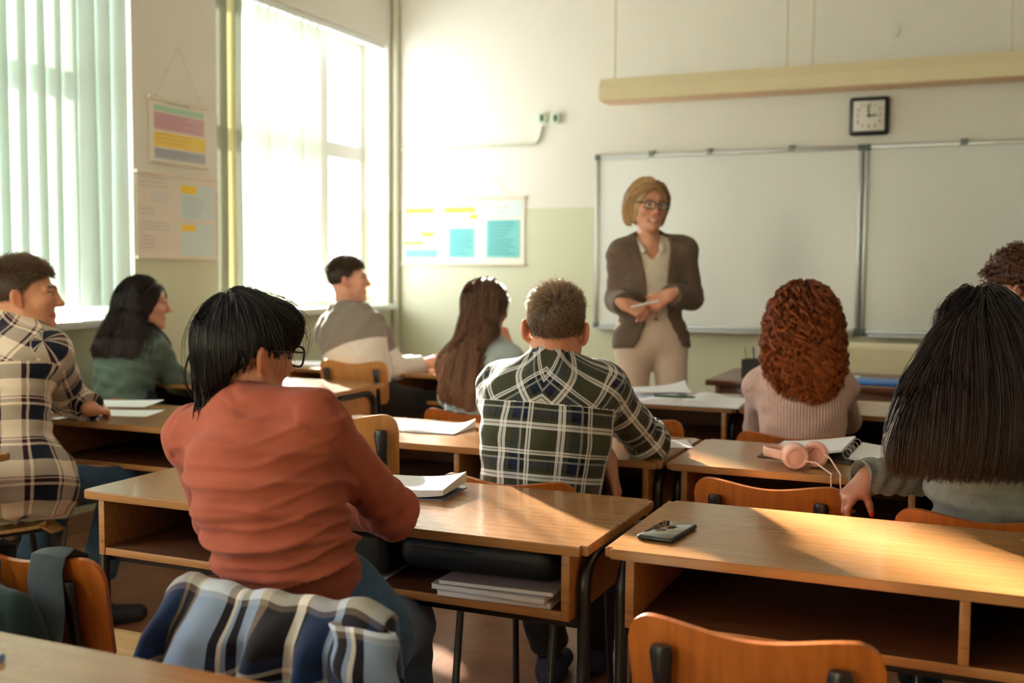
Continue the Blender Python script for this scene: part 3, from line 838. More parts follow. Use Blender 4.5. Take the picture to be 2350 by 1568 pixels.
# pink headphones
def headphones():
    z = DH
    PK1 = plain('pink_plastic', srgb(232, 186, 170), 0.32, spec=0.5); PK2 = plain('pink_soft_pad', srgb(226, 172, 156), 0.45); PKC = plain('pink_cable', srgb(230, 186, 164), 0.4)
    # cup centres from the photo, standing on their rims on the desk
    a = PZ(1824, 1078, z); b = PZ(1854, 1074, z)
    e = thing('headphones', 'pale pink headphones lying on the desk behind the empty chair', 'headphones', (a[0], a[1], z))
    def cup(name, c, ang, tilt, flip):
        r = 0.036
        Rm = Matrix.Rotation(ang, 4, 'Z') @ Matrix.Rotation(tilt, 4, 'X')
        mb = MB()
        prof = [(0.0, -0.016), (0.020, -0.016), (0.0235, -0.0145), (0.0245, -0.017), (0.031, -0.0165), (0.035, -0.011), (r, -0.002), (r, 0.002), (0.0352, 0.0035)]
        n = 40
        rings = []
        for (pr, pa) in prof:
            rings.append([mb.bm.verts.new(Rm @ Vector((pr * math.cos(2 * math.pi * k / n), pa, pr * math.sin(2 * math.pi * k / n)))) for k in range(n)])
        for i in range(len(rings) - 1):
            for k in range(n):
                if prof[i][0] == 0 and False: continue
                mb.bm.faces.new((rings[i][k], rings[i + 1][k], rings[i + 1][(k + 1) % n], rings[i][(k + 1) % n]))
        bmesh.ops.remove_doubles(mb.bm, verts=mb.bm.verts, dist=1e-5)
        bmesh.ops.translate(mb.bm, vec=c, verts=mb.bm.verts)
        o = mb.build('ear_cup', PK1, e)
        mb = MB()
        prof2 = [(0.0335, 0.004), (0.036, 0.010), (0.0345, 0.018), (0.028, 0.0215), (0.020, 0.019), (0.015, 0.010), (0.0, 0.009)]
        rings = []
        for (pr, pa) in prof2:
            rings.append([mb.bm.verts.new(Rm @ Vector((pr * math.cos(2 * math.pi * k / n), pa, pr * math.sin(2 * math.pi * k / n)))) for k in range(n)])
        for i in range(len(rings) - 1):
            for k in range(n): mb.bm.faces.new((rings[i][k], rings[i + 1][k], rings[i + 1][(k + 1) % n], rings[i][(k + 1) % n]))
        bmesh.ops.remove_doubles(mb.bm, verts=mb.bm.verts, dist=1e-5)
        bmesh.ops.translate(mb.bm, vec=c, verts=mb.bm.verts)
        mb.build('ear_pad', PK2, e)
        return Rm
    zc = 0.037
    ca = Vector((0, 0, zc)); cb = Vector((b[0] - a[0] + 0.016, b[1] - a[1] + 0.018, zc))
    cup('l', ca, 0.45, 0.10, 1); cup('r', cb, 0.45 + math.pi - 0.25, 0.06, 1)
    # headband: flat strap lying to the left of the cups and returning
    q = PZ(1756, 1062, z); hb = Vector((q[0] - a[0], q[1] - a[1], 0.034))
    d0 = Vector((-0.034, 0.0, 0.03)) + ca * 0
    pts = []
    p0 = Vector((-0.030, 0.004, zc - 0.002)); p3 = Vector((cb.x - 0.02, cb.y + 0.012, zc))
    m1 = hb + Vector((0.002, -0.012, 0)); m2 = hb + Vector((-0.004, 0.02, 0)); m3 = hb + Vector((0.03, 0.055, 0.0))
    ctrl = [p0, p0 * 0.5 + m1 * 0.5, m1, m2, m3, m3 * 0.5 + p3 * 0.5, p3]
    for i in range(len(ctrl) - 1):
        for t in range(6):
            t_ = t / 6; P0 = ctrl[max(i - 1, 0)]; P1 = ctrl[i]; P2 = ctrl[i + 1]; P3 = ctrl[min(i + 2, len(ctrl) - 1)]
            pts.append(0.5 * ((2 * P1) + (P2 - P0) * t_ + (2 * P0 - 5 * P1 + 4 * P2 - P3) * t_ ** 2 + (3 * P1 - P0 - 3 * P2 + P3) * t_ ** 3))
    pts.append(ctrl[-1])
    mb = MB(); mb.tube(pts, 0.013, 10, flat=(1.0, 0.24), up=(0, 0, 1)); mb.build('headband', PK1, e)
    mid = p0 * 0.62 + m1 * 0.38; dv = (m1 - p0).normalized()
    Rb = Matrix.Rotation(math.atan2(dv.y, dv.x), 3, 'Z')
    mb = MB(); vs = mb.box((-0.013, -0.005, -0.0125), (0.013, 0.005, 0.0125), 0.003, 3, rot=Rb); bmesh.ops.translate(mb.bm, vec=mid, verts=mb.bm.verts); mb.build('slider', PK1, e)
    mid = p0 * 0.22 + m1 * 0.78
    mb = MB(); vs = mb.box((-0.011, -0.004, -0.0095), (0.011, 0.004, 0.0095), 0.002, 3, rot=Rb); bmesh.ops.translate(mb.bm, vec=mid, verts=mb.bm.verts); mb.build('slider', PK1, e)
    # cable dropping over the front edge of the desk
    for s, st in ((0, ca + Vector((0.03, -0.012, -0.01))), (1, cb + Vector((0.024, -0.018, 0.006)))):
        ex = PX(1880 + 24 * s, 1100, 2.66); ey = 2.905
        edge = Vector((ex[0] - a[0] + 0.006, ey - a[1] - 0.004, 0.002)); 
        pts = [st, st * 0.6 + edge * 0.4 + Vector((0, 0, 0.012)), edge + Vector((0, 0.012, 0.0035)), edge + Vector((0.001, -0.004, -0.004)), edge + Vector((0.003, -0.006, -0.03)), edge + Vector((0.008, -0.007, -0.12))]
        mb = MB(); mb.tube(pts, 0.0021, 8); mb.build('cable', PKC, e)
headphones()

# phone on desk B
def phone():
    c = PZ(1532, 1226, DH)
    e = thing('smartphone', 'black smartphone lying on the right foreground desk', 'phone', (c[0], c[1], DH + 0.0004), -0.10)
    mb = MB(); mb.box((-0.038, -0.074, 0), (0.038, 0.074, 0.0095), 0.004, 3); mb.build('case', BLACK_PLASTIC, e)
    mb = MB(); mb.box((-0.034, -0.070, 0.0088), (0.034, 0.070, 0.0101), 0.0004); mb.build('screen', plain('screen_glass', srgb(12, 12, 14), 0.04, spec=0.7, coat=1.0, coatr=0.02), e)
phone()

# things on the teacher desk
def basket():
    p = PZ(1700, 858, TDH)
    e = thing('pen_box', 'dark mesh pencil box on the left of the teacher desk', 'box', (TDX + 0.20, TDY + 0.22, TDH + 0.0005))
    DKG = plain('dark_mesh', srgb(44, 42, 44), 0.5)
    mb = MB()
    for (a, b) in (((-0.06, -0.05, 0), (0.06, -0.046, 0.09)), ((-0.06, 0.046, 0), (0.06, 0.05, 0.09)), ((-0.06, -0.046, 0), (-0.056, 0.046, 0.09)), ((0.056, -0.046, 0), (0.06, 0.046, 0.09)), ((-0.056, -0.046, 0), (0.056, 0.046, 0.003))): mb.box(a, b)
    mb.build('tray', DKG, e, smooth=False)
    for k in range(3):
        mb = MB(); mb.cyl((-0.03 + 0.03 * k, 0.01 * k, 0.004), (-0.05 + 0.04 * k, -0.02, 0.15), 0.004, 8)
        o = mb.build('pencil', plain('pencil_%d' % k, [srgb(180, 140, 60), srgb(60, 70, 110), srgb(150, 60, 50)][k], 0.5)); o.location = e.location
        tag(o, ['yellow pencil', 'blue pencil', 'red pencil'][k] + ' standing in the dark mesh box on the teacher desk', 'pencil')
    mb = MB(); mb.box((-0.17, -0.11, 0), (0.17, 0.11, 0.014), 0.003)
    o = mb.build('folder', plain('blue_folder', srgb(40, 110, 190), 0.4)); o.location = (TDX + 0.83, TDY + 0.2, TDH + 0.0005); tag(o, 'bright blue folder flat on the teacher desk', 'folder')
    mb = MB(); mb.box((-0.13, -0.09, 0), (0.13, 0.09, 0.02), 0.003)
    o = mb.build('folder', plain('navy_folder', srgb(30, 44, 120), 0.4)); o.location = (TDX + 1.12, TDY + 0.2, TDH + 0.0005); tag(o, 'navy folder on the teacher desk, right of the bright blue one', 'folder')
    mb = MB(); mb.box((-0.12, -0.08, 0), (0.12, 0.08, 0.035), 0.003)
    o = mb.build('book', plain('grey_green_book', srgb(96, 110, 108), 0.5)); o.location = (TDX + 1.10, TDY + 0.46, TDH + 0.0005); tag(o, 'grey green book lying behind the navy folder', 'book')
    sheet('white papers on the middle of the teacher desk', (TDX + 0.55, TDY + 0.36), 0.2, 0.28, 0.2, z=TDH)
basket()

# shelf of desk A: black bag, books, papers
ZSH = DH - 0.02 - 0.138 + 0.018
def shelf_things():
    x0, y0 = -1.985, 1.94
    BAGM = plain('black_nylon', srgb(17, 17, 20), 0.55, bump=0.3, bscale=160)
    e = thing('pencil_bag', 'soft black bag resting on the books inside the desk shelf', 'bag', (x0 + 1.03, y0 + 0.2, ZSH + 0.038))
    mb = MB(); mb.box((-0.175, -0.15, 0), (0.185, 0.14, 0.078), 0.034, 5)
    for v in mb.bm.verts: v.co.z += 0.006 * math.sin(v.co.x * 23) * (v.co.z / 0.078); v.co.y += 0.008 * math.sin(v.co.x * 15 + v.co.z * 20)
    mb.build('pouch', BAGM, e)
    mb = MB(); mb.tube([(-0.13 + 0.03 * k, -0.152 + 0.006 * math.sin((-0.13 + 0.03 * k) * 15), 0.05) for k in range(9)], 0.003, 6); mb.build('zip', plain('dark_zip', srgb(48, 48, 50), 0.4), e)
    e = thing('briefcase', 'flat black laptop bag lying in the desk shelf beside the soft bag', 'bag', (x0 + 0.62, y0 + 0.21, ZSH + 0.006))
    mb = MB(); mb.box((-0.20, -0.155, 0), (0.20, 0.15, 0.10), 0.022, 4); mb.build('body', BAGM, e)
    for sx in (-0.1, 0.12):
        mb = MB(); mb.box((sx - 0.006, -0.160, 0.03), (sx + 0.006, -0.152, 0.05), 0.002); mb.build('buckle', GREY_METAL, e)
    sheet('white sheet sticking out under the flat black bag in the desk shelf', (x0 + 0.70, y0 + 0.12), 0.1, 0.22, 0.16, z=ZSH, th=0.001, curl=0.0)
    zz = ZSH + 0.0008
    for k, (w, h, t, dx, rz, col, lab) in enumerate([(0.25, 0.19, 0.011, 0.0, 0.04, srgb(196, 194, 188), 'lowest'), (0.255, 0.20, 0.012, -0.006, -0.02, srgb(170, 168, 166), 'middle'), (0.25, 0.19, 0.010, 0.004, 0.05, srgb(132, 118, 122), 'topmost')]):
        e = thing('exercise_book', lab + ' exercise book of the stack inside the right end of the desk shelf', 'book', (x0 + 1.09 + dx, y0 + 0.115, zz), rz, 'exercise books in the desk shelf')
        mb = MB(); mb.box((-w / 2, -h / 2, 0.001), (w / 2, h / 2, t - 0.001), 0.0006); mb.build('pages', PAPER_EDGE, e)
        mb = MB(); mb.box((-w / 2 - 0.001, -h / 2 - 0.001, t - 0.001), (w / 2 + 0.001, h / 2 + 0.001, t)); mb.box((-w / 2 - 0.001, -h / 2 - 0.001, 0), (w / 2 + 0.001, h / 2 + 0.001, 0.001)); mb.build('cover', plain('book_cover', col, 0.5), e, smooth=False)
        zz += t + 0.0006
shelf_things()
# blue pen tip on the nearest desk
p = PZ(0, 1520, DH)
mb = MB(); mb.cyl((-0.14, 0, 0.006), (-0.004, 0.0, 0.006), 0.006, 10); o = mb.build('pen', plain('blue_pen', srgb(110, 140, 190), 0.3)); o.location = (p[0] + 0.008, p[1], DH); tag(o, 'pale blue pen end on the nearest desk at left photo edge', 'pen')
# ------------------------------------------------------------------ signed-distance modelling
def A3(v): return np.asarray(v, dtype=np.float64)
def nrm(v): v = A3(v); return v / (np.linalg.norm(v) + 1e-12)
class SDF:
    def __init__(s): s.ops = []
    def cone(s, a, b, ra, rb, k=0.02, capb=False, capa=False, sub=False, sq=None):
        s.ops.append(('cone', A3(a), A3(b), ra, rb, k, capa, capb, sub)); return s
    def ell(s, c, r, R=None, k=0.02, sub=False):
        s.ops.append(('ell', A3(c), A3(r), np.eye(3) if R is None else A3(R), k, sub)); return s
    def cut(s, p, n):           # remove everything on the +n side
        s.ops.append(('cut', A3(p), nrm(n))); return s
    def fn(s, f, lo, hi, k, sub):
        s.ops.append(('fn', f, A3(lo), A3(hi), k, sub)); return s
    def _prim(s, op, P):
        if op[0] == 'cone':
            _, a, b, ra, rb, k, ca, cb, sub = op
            ab = b - a; L2 = ab @ ab + 1e-12
            t = ((P - a) @ ab) / L2; tc = np.clip(t, 0, 1)
            d = np.linalg.norm(P - a - tc[..., None] * ab, axis=-1) - (ra + (rb - ra) * tc)
            L = math.sqrt(L2)
            if cb: d = np.maximum(d, (t - 1) * L)
            if ca: d = np.maximum(d, -t * L)
            return d
        if op[0] == 'ell':
            _, c, r, R, k, sub = op
            q = (P - c) @ R
            k0 = np.linalg.norm(q / r, axis=-1); k1 = np.linalg.norm(q / (r * r), axis=-1)
            return k0 * (k0 - 1) / (k1 + 1e-9)
        if op[0] == 'fn': return op[1](P)
    def _bb(s, op):
        if op[0] == 'cone':
            m = max(op[3], op[4]); return np.minimum(op[1], op[2]) - m, np.maximum(op[1], op[2]) + m
        if op[0] == 'ell':
            m = max(op[2]) if True else 0; 
            e = np.sqrt(((op[3] * op[2][None, :]) ** 2).sum(1)); return op[1] - e, op[1] + e
        if op[0] == 'fn': return op[2], op[3]
    def _k(s, op): return {'cone': lambda: op[5], 'ell': lambda: op[4], 'fn': lambda: op[4]}[op[0]]()
    def _sub(s, op): return {'cone': lambda: op[8], 'ell': lambda: op[5], 'fn': lambda: op[5]}[op[0]]()
    @staticmethod
    def _comb(d, e, k, sub):
        if sub: return -SDF._comb(-d, e, k, False)
        if k <= 1e-6: return np.minimum(d, e)
        h = np.maximum(k - np.abs(d - e), 0) / k
        return np.minimum(d, e) - h * h * k * 0.25
    def eval(s, P):
        P = A3(P); d = np.full(P.shape[:-1], 1.0)
        for op in s.ops:
            if op[0] == 'cut': d = np.maximum(d, (P - op[1]) @ op[2]); continue
            d = s._comb(d, s._prim(op, P), s._k(op), s._sub(op))
        return d
    def grad(s, P, h=0.002):
        g = np.stack([(s.eval(P + np.eye(3)[i] * h) - s.eval(P - np.eye(3)[i] * h)) for i in range(3)], -1)
        return g / (np.linalg.norm(g, axis=-1, keepdims=True) + 1e-9)
    def mesh(s, vox):
        lo = np.full(3, 1e9); hi = -lo
        for op in s.ops:
            if op[0] == 'cut' or s._sub(op): continue
            a, b = s._bb(op); lo = np.minimum(lo, a); hi = np.maximum(hi, b)
        lo = lo - 4 * vox - 0.02; hi = hi + 4 * vox + 0.02
        n = np.ceil((hi - lo) / vox).astype(int) + 1
        ax = [lo[i] + np.arange(n[i]) * vox for i in range(3)]
        d = np.full(n, 1.0, dtype=np.float32)
        for op in s.ops:
            if op[0] == 'cut':
                x = (ax[0] - op[1][0]) * op[2][0]; y = (ax[1] - op[1][1]) * op[2][1]; z = (ax[2] - op[1][2]) * op[2][2]
                d = np.maximum(d, (x[:, None, None] + y[None, :, None] + z[None, None, :]).astype(np.float32)); continue
            a, b = s._bb(op); pad = s._k(op) + 3 * vox
            i0 = np.clip(np.floor((a - pad - lo) / vox).astype(int), 0, n - 1); i1 = np.clip(np.ceil((b + pad - lo) / vox).astype(int) + 1, 1, n)
            if np.any(i1 <= i0): continue
            g = np.stack(np.meshgrid(ax[0][i0[0]:i1[0]], ax[1][i0[1]:i1[1]], ax[2][i0[2]:i1[2]], indexing='ij'), -1)
            sl = (slice(i0[0], i1[0]), slice(i0[1], i1[1]), slice(i0[2], i1[2]))
            d[sl] = s._comb(d[sl], s._prim(op, g).astype(np.float32), s._k(op), s._sub(op))
        G = vdb.FloatGrid(1.0); G.copyFromArray(np.ascontiguousarray(np.clip(d, -4 * vox, 4 * vox)))
        p, q = G.convertToQuads(0.0)
        return lo + p.astype(np.float64) * vox, q.astype(np.int32)

def vnormals(V, Q):
    n = np.cross(V[Q[:, 2]] - V[Q[:, 0]], V[Q[:, 3 if Q.shape[1] > 3 else 1]] - V[Q[:, 1 if Q.shape[1] > 3 else 0]])
    o = np.zeros_like(V)
    for i in range(Q.shape[1]): np.add.at(o, Q[:, i], n)
    return o / (np.linalg.norm(o, axis=1, keepdims=True) + 1e-12)

def frame(fac, pitch=0.0, roll=0.0):
    """columns: right, forward, up. fac = degrees turned left from +y (seen from above), pitch>0 looks up, roll>0 tips to the right"""
    a = math.radians(fac); f = A3([-math.sin(a), math.cos(a), 0]); r = A3([math.cos(a), math.sin(a), 0]); u = A3([0, 0, 1])
    p = math.radians(pitch); f2 = f * math.cos(p) + u * math.sin(p); u2 = u * math.cos(p) - f * math.sin(p)
    q = math.radians(roll); r2 = r * math.cos(q) - u2 * math.sin(q); u3 = u2 * math.cos(q) + r * math.sin(q)
    return np.stack([r2, f2, u3], 1)

# ------------------------------------------------------------------ head, hands
def head_sdf(S, c, R, s=1.0, female=False, smile=0.0):
    T = lambda x, y, z: A3(c) + R @ (A3([x, y, z]) * s)
    E = lambda c_, r_, k=0.02, sub=False, Rl=None: S.ell(T(*c_), A3(r_) * s, R if Rl is None else R @ Rl, k * s, sub)
    C = lambda a, b, ra, rb, k=0.015, sub=False: S.cone(T(*a), T(*b), ra * s, rb * s, k * s, sub=sub)
    j = 0.92 if female else 1.0
    E((0, -0.014, 0.032), (0.075, 0.096, 0.086))
    E((0, 0.034, -0.03), (0.059 * j, 0.062, 0.082), 0.03)
    for x in (-1, 1):
        C((x * 0.050 * j, 0.004, -0.055), (x * 0.016, 0.070, -0.098), 0.019, 0.016, 0.03)
        E((x * 0.043, 0.064, -0.022), (0.022, 0.022, 0.02), 0.025)
    E((0, 0.080, -0.100), (0.018 * j, 0.016, 0.015), 0.02)
    C((0, 0.094, 0.018), (0, 0.112, -0.026), 0.0075, 0.0105, 0.014)
    E((0, 0.116, -0.028), (0.0105, 0.011, 0.0095), 0.008)
    for x in (-1, 1):
        E((x * 0.0115, 0.104, -0.033), (0.008, 0.0095, 0.007), 0.006)
        C((x * 0.012, 0.092, 0.024), (x * 0.048, 0.074, 0.024), 0.009, 0.008, 0.016)
        E((x * 0.032, 0.102, 0.006), (0.017, 0.016, 0.0125), 0.014, True)
        E((x * 0.031, 0.0805, 0.006), (0.0125, 0.0125, 0.0125), 0.002)
        C((x * 0.019, 0.0905, 0.0125), (x * 0.044, 0.083, 0.011), 0.0028, 0.0028, 0.004)
    w = 0.024 + 0.006 * smile
    for x in (-1, 1):
        C((0, 0.0930, -0.062), (x * w, 0.084, -0.0645 + 0.006 * smile), 0.0046, 0.0026, 0.006)
        C((0, 0.0915, -0.0735), (x * w * 0.8, 0.084, -0.071 + 0.005 * smile), 0.0052, 0.003, 0.006)
    # ears
    for x in (-1, 1):
        r0 = nrm([x, 0.45, 0.0]); u0 = nrm([0.10 * x, -0.22, 1.0]); f0 = np.cross(u0, r0); u0 = np.cross(r0, f0)
        Rl = np.stack([r0, nrm(f0), nrm(u0)], 1)
        E((x * 0.083, -0.014, -0.008), (0.0085, 0.0195, 0.032), 0.006, False, Rl)
        E((x * 0.0925, -0.007, -0.006), (0.008, 0.0105, 0.019), 0.004, True, Rl)
        E((x * 0.077, 0.000, -0.034), (0.006, 0.008, 0.010), 0.006)
    return T

def head_colors(V, c, R, s, skin, hairc, lips, female=False, smile=0.0):
    q = ((V - A3(c)) @ R) / s
    col = np.tile(A3(skin), (len(V), 1))
    def put(mask_f, cc):
        m = np.clip(mask_f, 0, 1)[:, None]; col[:] = col * (1 - m) + A3(cc) * m
    x, y, z = np.abs(q[:, 0]), q[:, 1], q[:, 2]
    inh = (np.linalg.norm(q, axis=1) < 0.17)
    red = A3(skin) * A3([1.0, 0.72, 0.66])
    put(inh * np.exp(-(((x - 0.04) / 0.022) ** 2 + ((z + 0.025) / 0.02) ** 2)) * (y > 0.03) * 0.35, red)
    put(inh * np.exp(-((x / 0.014) ** 2 + ((z + 0.028) / 0.016) ** 2)) * (y > 0.095) * 0.4, red)
    put(inh * (x > 0.077) * (y < 0.012) * (np.abs(z + 0.006) < 0.045) * 0.55, red)
    put(inh * (y > 0.070) * (x < 0.031) * np.exp(-((z + 0.067) / 0.0085) ** 4) * 0.9, lips)
    put(inh * (y > 0.086) * (x < 0.026) * np.exp(-((z + 0.0675) / 0.0018) ** 2) * 0.8, A3(lips) * 0.35)
    if smile: put(inh * (y > 0.084) * (x < 0.021) * (np.abs(z + 0.0668 - 0.004 * (x / 0.02) ** 2) < 0.0042 * (1 - (x / 0.024) ** 2)) * 0.9, (0.72, 0.68, 0.62))
    de = np.sqrt((x - 0.031) ** 2 + (y - 0.0805) ** 2 + (z - 0.006) ** 2)
    eye = inh * (de < 0.0133) * (y > 0.083)
    put(eye, (0.50, 0.46, 0.43))
    put(eye * (np.sqrt((x - 0.031) ** 2 + (z - 0.006) ** 2) < 0.0062), (0.05, 0.035, 0.025))
    put(inh * (np.abs(z - 0.0125) < 0.0026) * (x > 0.017) * (x < 0.046) * (y > 0.078), A3(hairc) * 0.5)
    br = inh * (x > 0.011) * (x < 0.052) * (y > 0.06) * np.exp(-((z - (0.0265 + 0.004 * np.sin((x - 0.011) / 0.041 * math.pi))) / 0.0042) ** 4)
    put(br * 0.85, hairc)
    return col

def hand_sdf(S, w, yd, zd, side, s=1.0, curl=(0.35, 0.5, 0.35), spread=0.05, thumb=0.6, nails=None, tcurl=0.25, tdir=None):
    """w wrist, yd towards the fingers, zd back of the hand; side +1 thumb on +x of (yd x zd) frame"""
    y = nrm(yd); z = A3(zd) - y * (A3(zd) @ y); z = nrm(z); x = np.cross(y, z) * side
    T = lambda p: A3(w) + (x * p[0] + y * p[1] + z * p[2]) * s
    xs = [0.029, 0.010, -0.0095, -0.0275]; ks = [0.092, 0.096, 0.090, 0.082]; ls = [0.070, 0.078, 0.073, 0.057]
    S.cone(T((0, -0.03, 0)), T((0, 0.012, 0)), 0.0235 * s, 0.024 * s, 0.02)
    for i in range(4):
        S.cone(T((xs[i] * 0.62, 0.008, 0)), T((xs[i], ks[i], 0.0)), 0.015 * s, 0.0110 * s, 0.014)
    S.cone(T((0.02, 0.02, -0.006)), T((0.034, 0.05, -0.012)), 0.016 * s, 0.0125 * s, 0.02)
    cl = curl if isinstance(curl[0], (list, tuple)) else [curl] * 4
    for i in range(4):
        p = A3([xs[i], ks[i], 0.0]); a = 0.0
        sp = spread * (1.5 - i)
        r = [0.0094, 0.0086, 0.0078, 0.0066][:]
        if i == 3: r = [v * 0.88 for v in r]
        for jn, fr in enumerate((0.44, 0.31, 0.25)):
            a += cl[i][jn] * (1.0 + 0.12 * (i - 1))
            d = A3([math.sin(sp), math.cos(a) * math.cos(sp), -math.sin(a)])
            qn = p + d * ls[i] * fr
            S.cone(T(p), T(qn), r[jn] * s, r[jn + 1] * s, 0.004 if jn else 0.008)
            p = qn
        if nails is not None: nails.append((T(p + A3([0, -math.sin(a), -math.cos(a)]) * 0 + A3([0, 0.002, 0.0]) + A3([0, math.sin(a), math.cos(a)]) * 0.006), 0.0062 * s))
    t1 = A3([0.034, 0.048, -0.010]); d = A3([math.sin(thumb), math.cos(thumb), -0.25])
    d2 = A3([math.sin(thumb - tcurl), math.cos(thumb - tcurl), -0.28])
    if tdir is not None: d = A3(tdir); d2 = A3(tdir) + A3([-0.1, 0.1, -0.1])
    t2 = t1 + nrm(d) * 0.034; t3 = t2 + nrm(d2) * 0.030
    S.cone(T(t1), T(t2), 0.0125 * s, 0.0108 * s, 0.008); S.cone(T(t2), T(t3), 0.0108 * s, 0.0085 * s, 0.004)
    if nails is not None: nails.append((T(t3 + (A3([0.0, 0.003, 0.005]) if tdir is None else nrm(A3(tdir)) * 0.002 + A3([0.006, 0.002, 0.002]))), 0.0095 * s))
    return T

# ------------------------------------------------------------------ materials of people
def skin_mat(name, sss=0.12):
    m, nt, b = newmat(name)
    at = N(nt, 'ShaderNodeAttribute'); at.attribute_name = 'tint'
    nt.links.new(at.outputs['Color'], b.inputs['Base Color'])
    setin(b, rough=0.48, spec=0.4, sss=sss)
    b.inputs['Subsurface Radius'].default_value = (1.0, 0.3, 0.15); b.inputs['Subsurface Scale'].default_value = 0.012
    tc = N(nt, 'ShaderNodeTexCoord'); no = N(nt, 'ShaderNodeTexNoise'); no.inputs['Scale'].default_value = 260
    nt.links.new(tc.outputs['Object'], no.inputs['Vector'])
    bp = N(nt, 'ShaderNodeBump'); bp.inputs['Strength'].default_value = 0.12; bp.inputs['Distance'].default_value = 0.001
    nt.links.new(no.outputs['Fac'], bp.inputs['Height']); nt.links.new(bp.outputs['Normal'], b.inputs['Normal'])
    return m
SKIN = skin_mat('skin')

def cuv_sep(nt):
    at = N(nt, 'ShaderNodeAttribute'); at.attribute_name = 'cuv'
    s = N(nt, 'ShaderNodeSeparateXYZ'); nt.links.new(at.outputs['Vector'], s.inputs[0])
    return s.outputs[0], s.outputs[1], s.outputs[2]
def knit(name, col, rib=0.0, rough=0.9, fine=420, var=0.06, ribdir=0, rib_strength=0.5, sheen=0.25, ribmask=False):
    m, nt, b = newmat(name)
    setin(b, rough=rough, spec=0.15, sheen=sheen, sheenr=0.4)
    tc = N(nt, 'ShaderNodeTexCoord')
    no = N(nt, 'ShaderNodeTexNoise'); no.inputs['Scale'].default_value = fine; no.inputs['Detail'].default_value = 2
    nt.links.new(tc.outputs['Object'], no.inputs['Vector'])
    n2 = N(nt, 'ShaderNodeTexNoise'); n2.inputs['Scale'].default_value = 40; n2.inputs['Detail'].default_value = 3
    nt.links.new(tc.outputs['Object'], n2.inputs['Vector'])
    f = math_n(nt, 'MULTIPLY_ADD', n2.outputs['Fac'], 0.5, math_n(nt, 'MULTIPLY', no.outputs['Fac'], 0.5))
    rp = ramp(nt, [(0.35, tuple(c * (1 - var * 1.6) for c in col)), (0.65, tuple(min(1, c * (1 + var)) for c in col))])
    nt.links.new(f, rp.inputs['Fac']); colr = rp.outputs['Color']
    h = no.outputs['Fac']; dist = 0.0015
    if rib:
        u, v, w = cuv_sep(nt)
        sn = math_n(nt, 'SINE', math_n(nt, 'MULTIPLY', (u, v)[ribdir], 2 * math.pi / rib))
        sn = math_n(nt, 'MULTIPLY_ADD', sn, 0.5, 0.5)
        if ribmask: sn = math_n(nt, 'ADD', math_n(nt, 'MULTIPLY', sn, w), math_n(nt, 'SUBTRACT', 1.0, w))
        colr = mixc(nt, math_n(nt, 'MULTIPLY', math_n(nt, 'SUBTRACT', 1.0, sn), 0.38), colr, tuple(c * 0.45 for c in col))
        h = math_n(nt, 'MULTIPLY_ADD', sn, 1.0, math_n(nt, 'MULTIPLY', h, 0.2)); dist = 0.003
    nt.links.new(colr, b.inputs['Base Color'])
    bp = N(nt, 'ShaderNodeBump'); bp.inputs['Strength'].default_value = rib_strength; bp.inputs['Distance'].default_value = dist
    nt.links.new(h, bp.inputs['Height']); nt.links.new(bp.outputs['Normal'], b.inputs['Normal'])
    return m
def plaid(name, per_u, per_v, warp, weft, rough=0.85, yoke=None, mixf=0.5, light=0.35):
    """warp/weft: lists of (start fraction, colour) bands over one repeat"""
    m, nt, b = newmat(name)
    setin(b, rough=rough, spec=0.15, sheen=0.15)
    u, v, w = cuv_sep(nt)
    if yoke is not None:    # w > 0 marks the yoke: cloth turned on the bias there
        sel = math_n(nt, 'GREATER_THAN', w, 0.5)
        ub = math_n(nt, 'ADD', math_n(nt, 'MULTIPLY', math_n(nt, 'ABSOLUTE', u), -0.8), math_n(nt, 'MULTIPLY', v, 0.6)); vb = math_n(nt, 'ADD', math_n(nt, 'MULTIPLY', math_n(nt, 'ABSOLUTE', u), 0.6), math_n(nt, 'MULTIPLY', v, 0.8))
        inv = math_n(nt, 'SUBTRACT', 1.0, sel)
        u2 = math_n(nt, 'ADD', math_n(nt, 'MULTIPLY', u, inv), math_n(nt, 'MULTIPLY', ub, sel)); v2 = math_n(nt, 'ADD', math_n(nt, 'MULTIPLY', v, inv), math_n(nt, 'MULTIPLY', vb, sel))
        u, v = u2, v2
    outs = []
    for co, per, bands in ((u, per_u, warp), (v, per_v, weft)):
        fr = math_n(nt, 'FRACT', math_n(nt, 'ADD', math_n(nt, 'DIVIDE', co, per), 20.0))
        rp = ramp(nt, bands, 'CONSTANT'); nt.links.new(fr, rp.inputs['Fac']); outs.append(rp.outputs['Color'])
    # twill: fine diagonal alternation of warp and weft
    tw = math_n(nt, 'SINE', math_n(nt, 'MULTIPLY', math_n(nt, 'ADD', u, v), 2 * math.pi / 0.0032))
    tw = math_n(nt, 'MULTIPLY_ADD', tw, 0.30, mixf)
    c = mixc(nt, tw, outs[0], outs[1])
    c = mixc(nt, light, c, mixc(nt, 1.0, outs[0], outs[1], 'LIGHTEN'))
    nt.links.new(c, b.inputs['Base Color'])
    tc = N(nt, 'ShaderNodeTexCoord'); no = N(nt, 'ShaderNodeTexNoise'); no.inputs['Scale'].default_value = 500
    nt.links.new(tc.outputs['Object'], no.inputs['Vector'])
    bp = N(nt, 'ShaderNodeBump'); bp.inputs['Strength'].default_value = 0.25; bp.inputs['Distance'].default_value = 0.001
    nt.links.new(no.outputs['Fac'], bp.inputs['Height']); nt.links.new(bp.outputs['Normal'], b.inputs['Normal'])
    return m
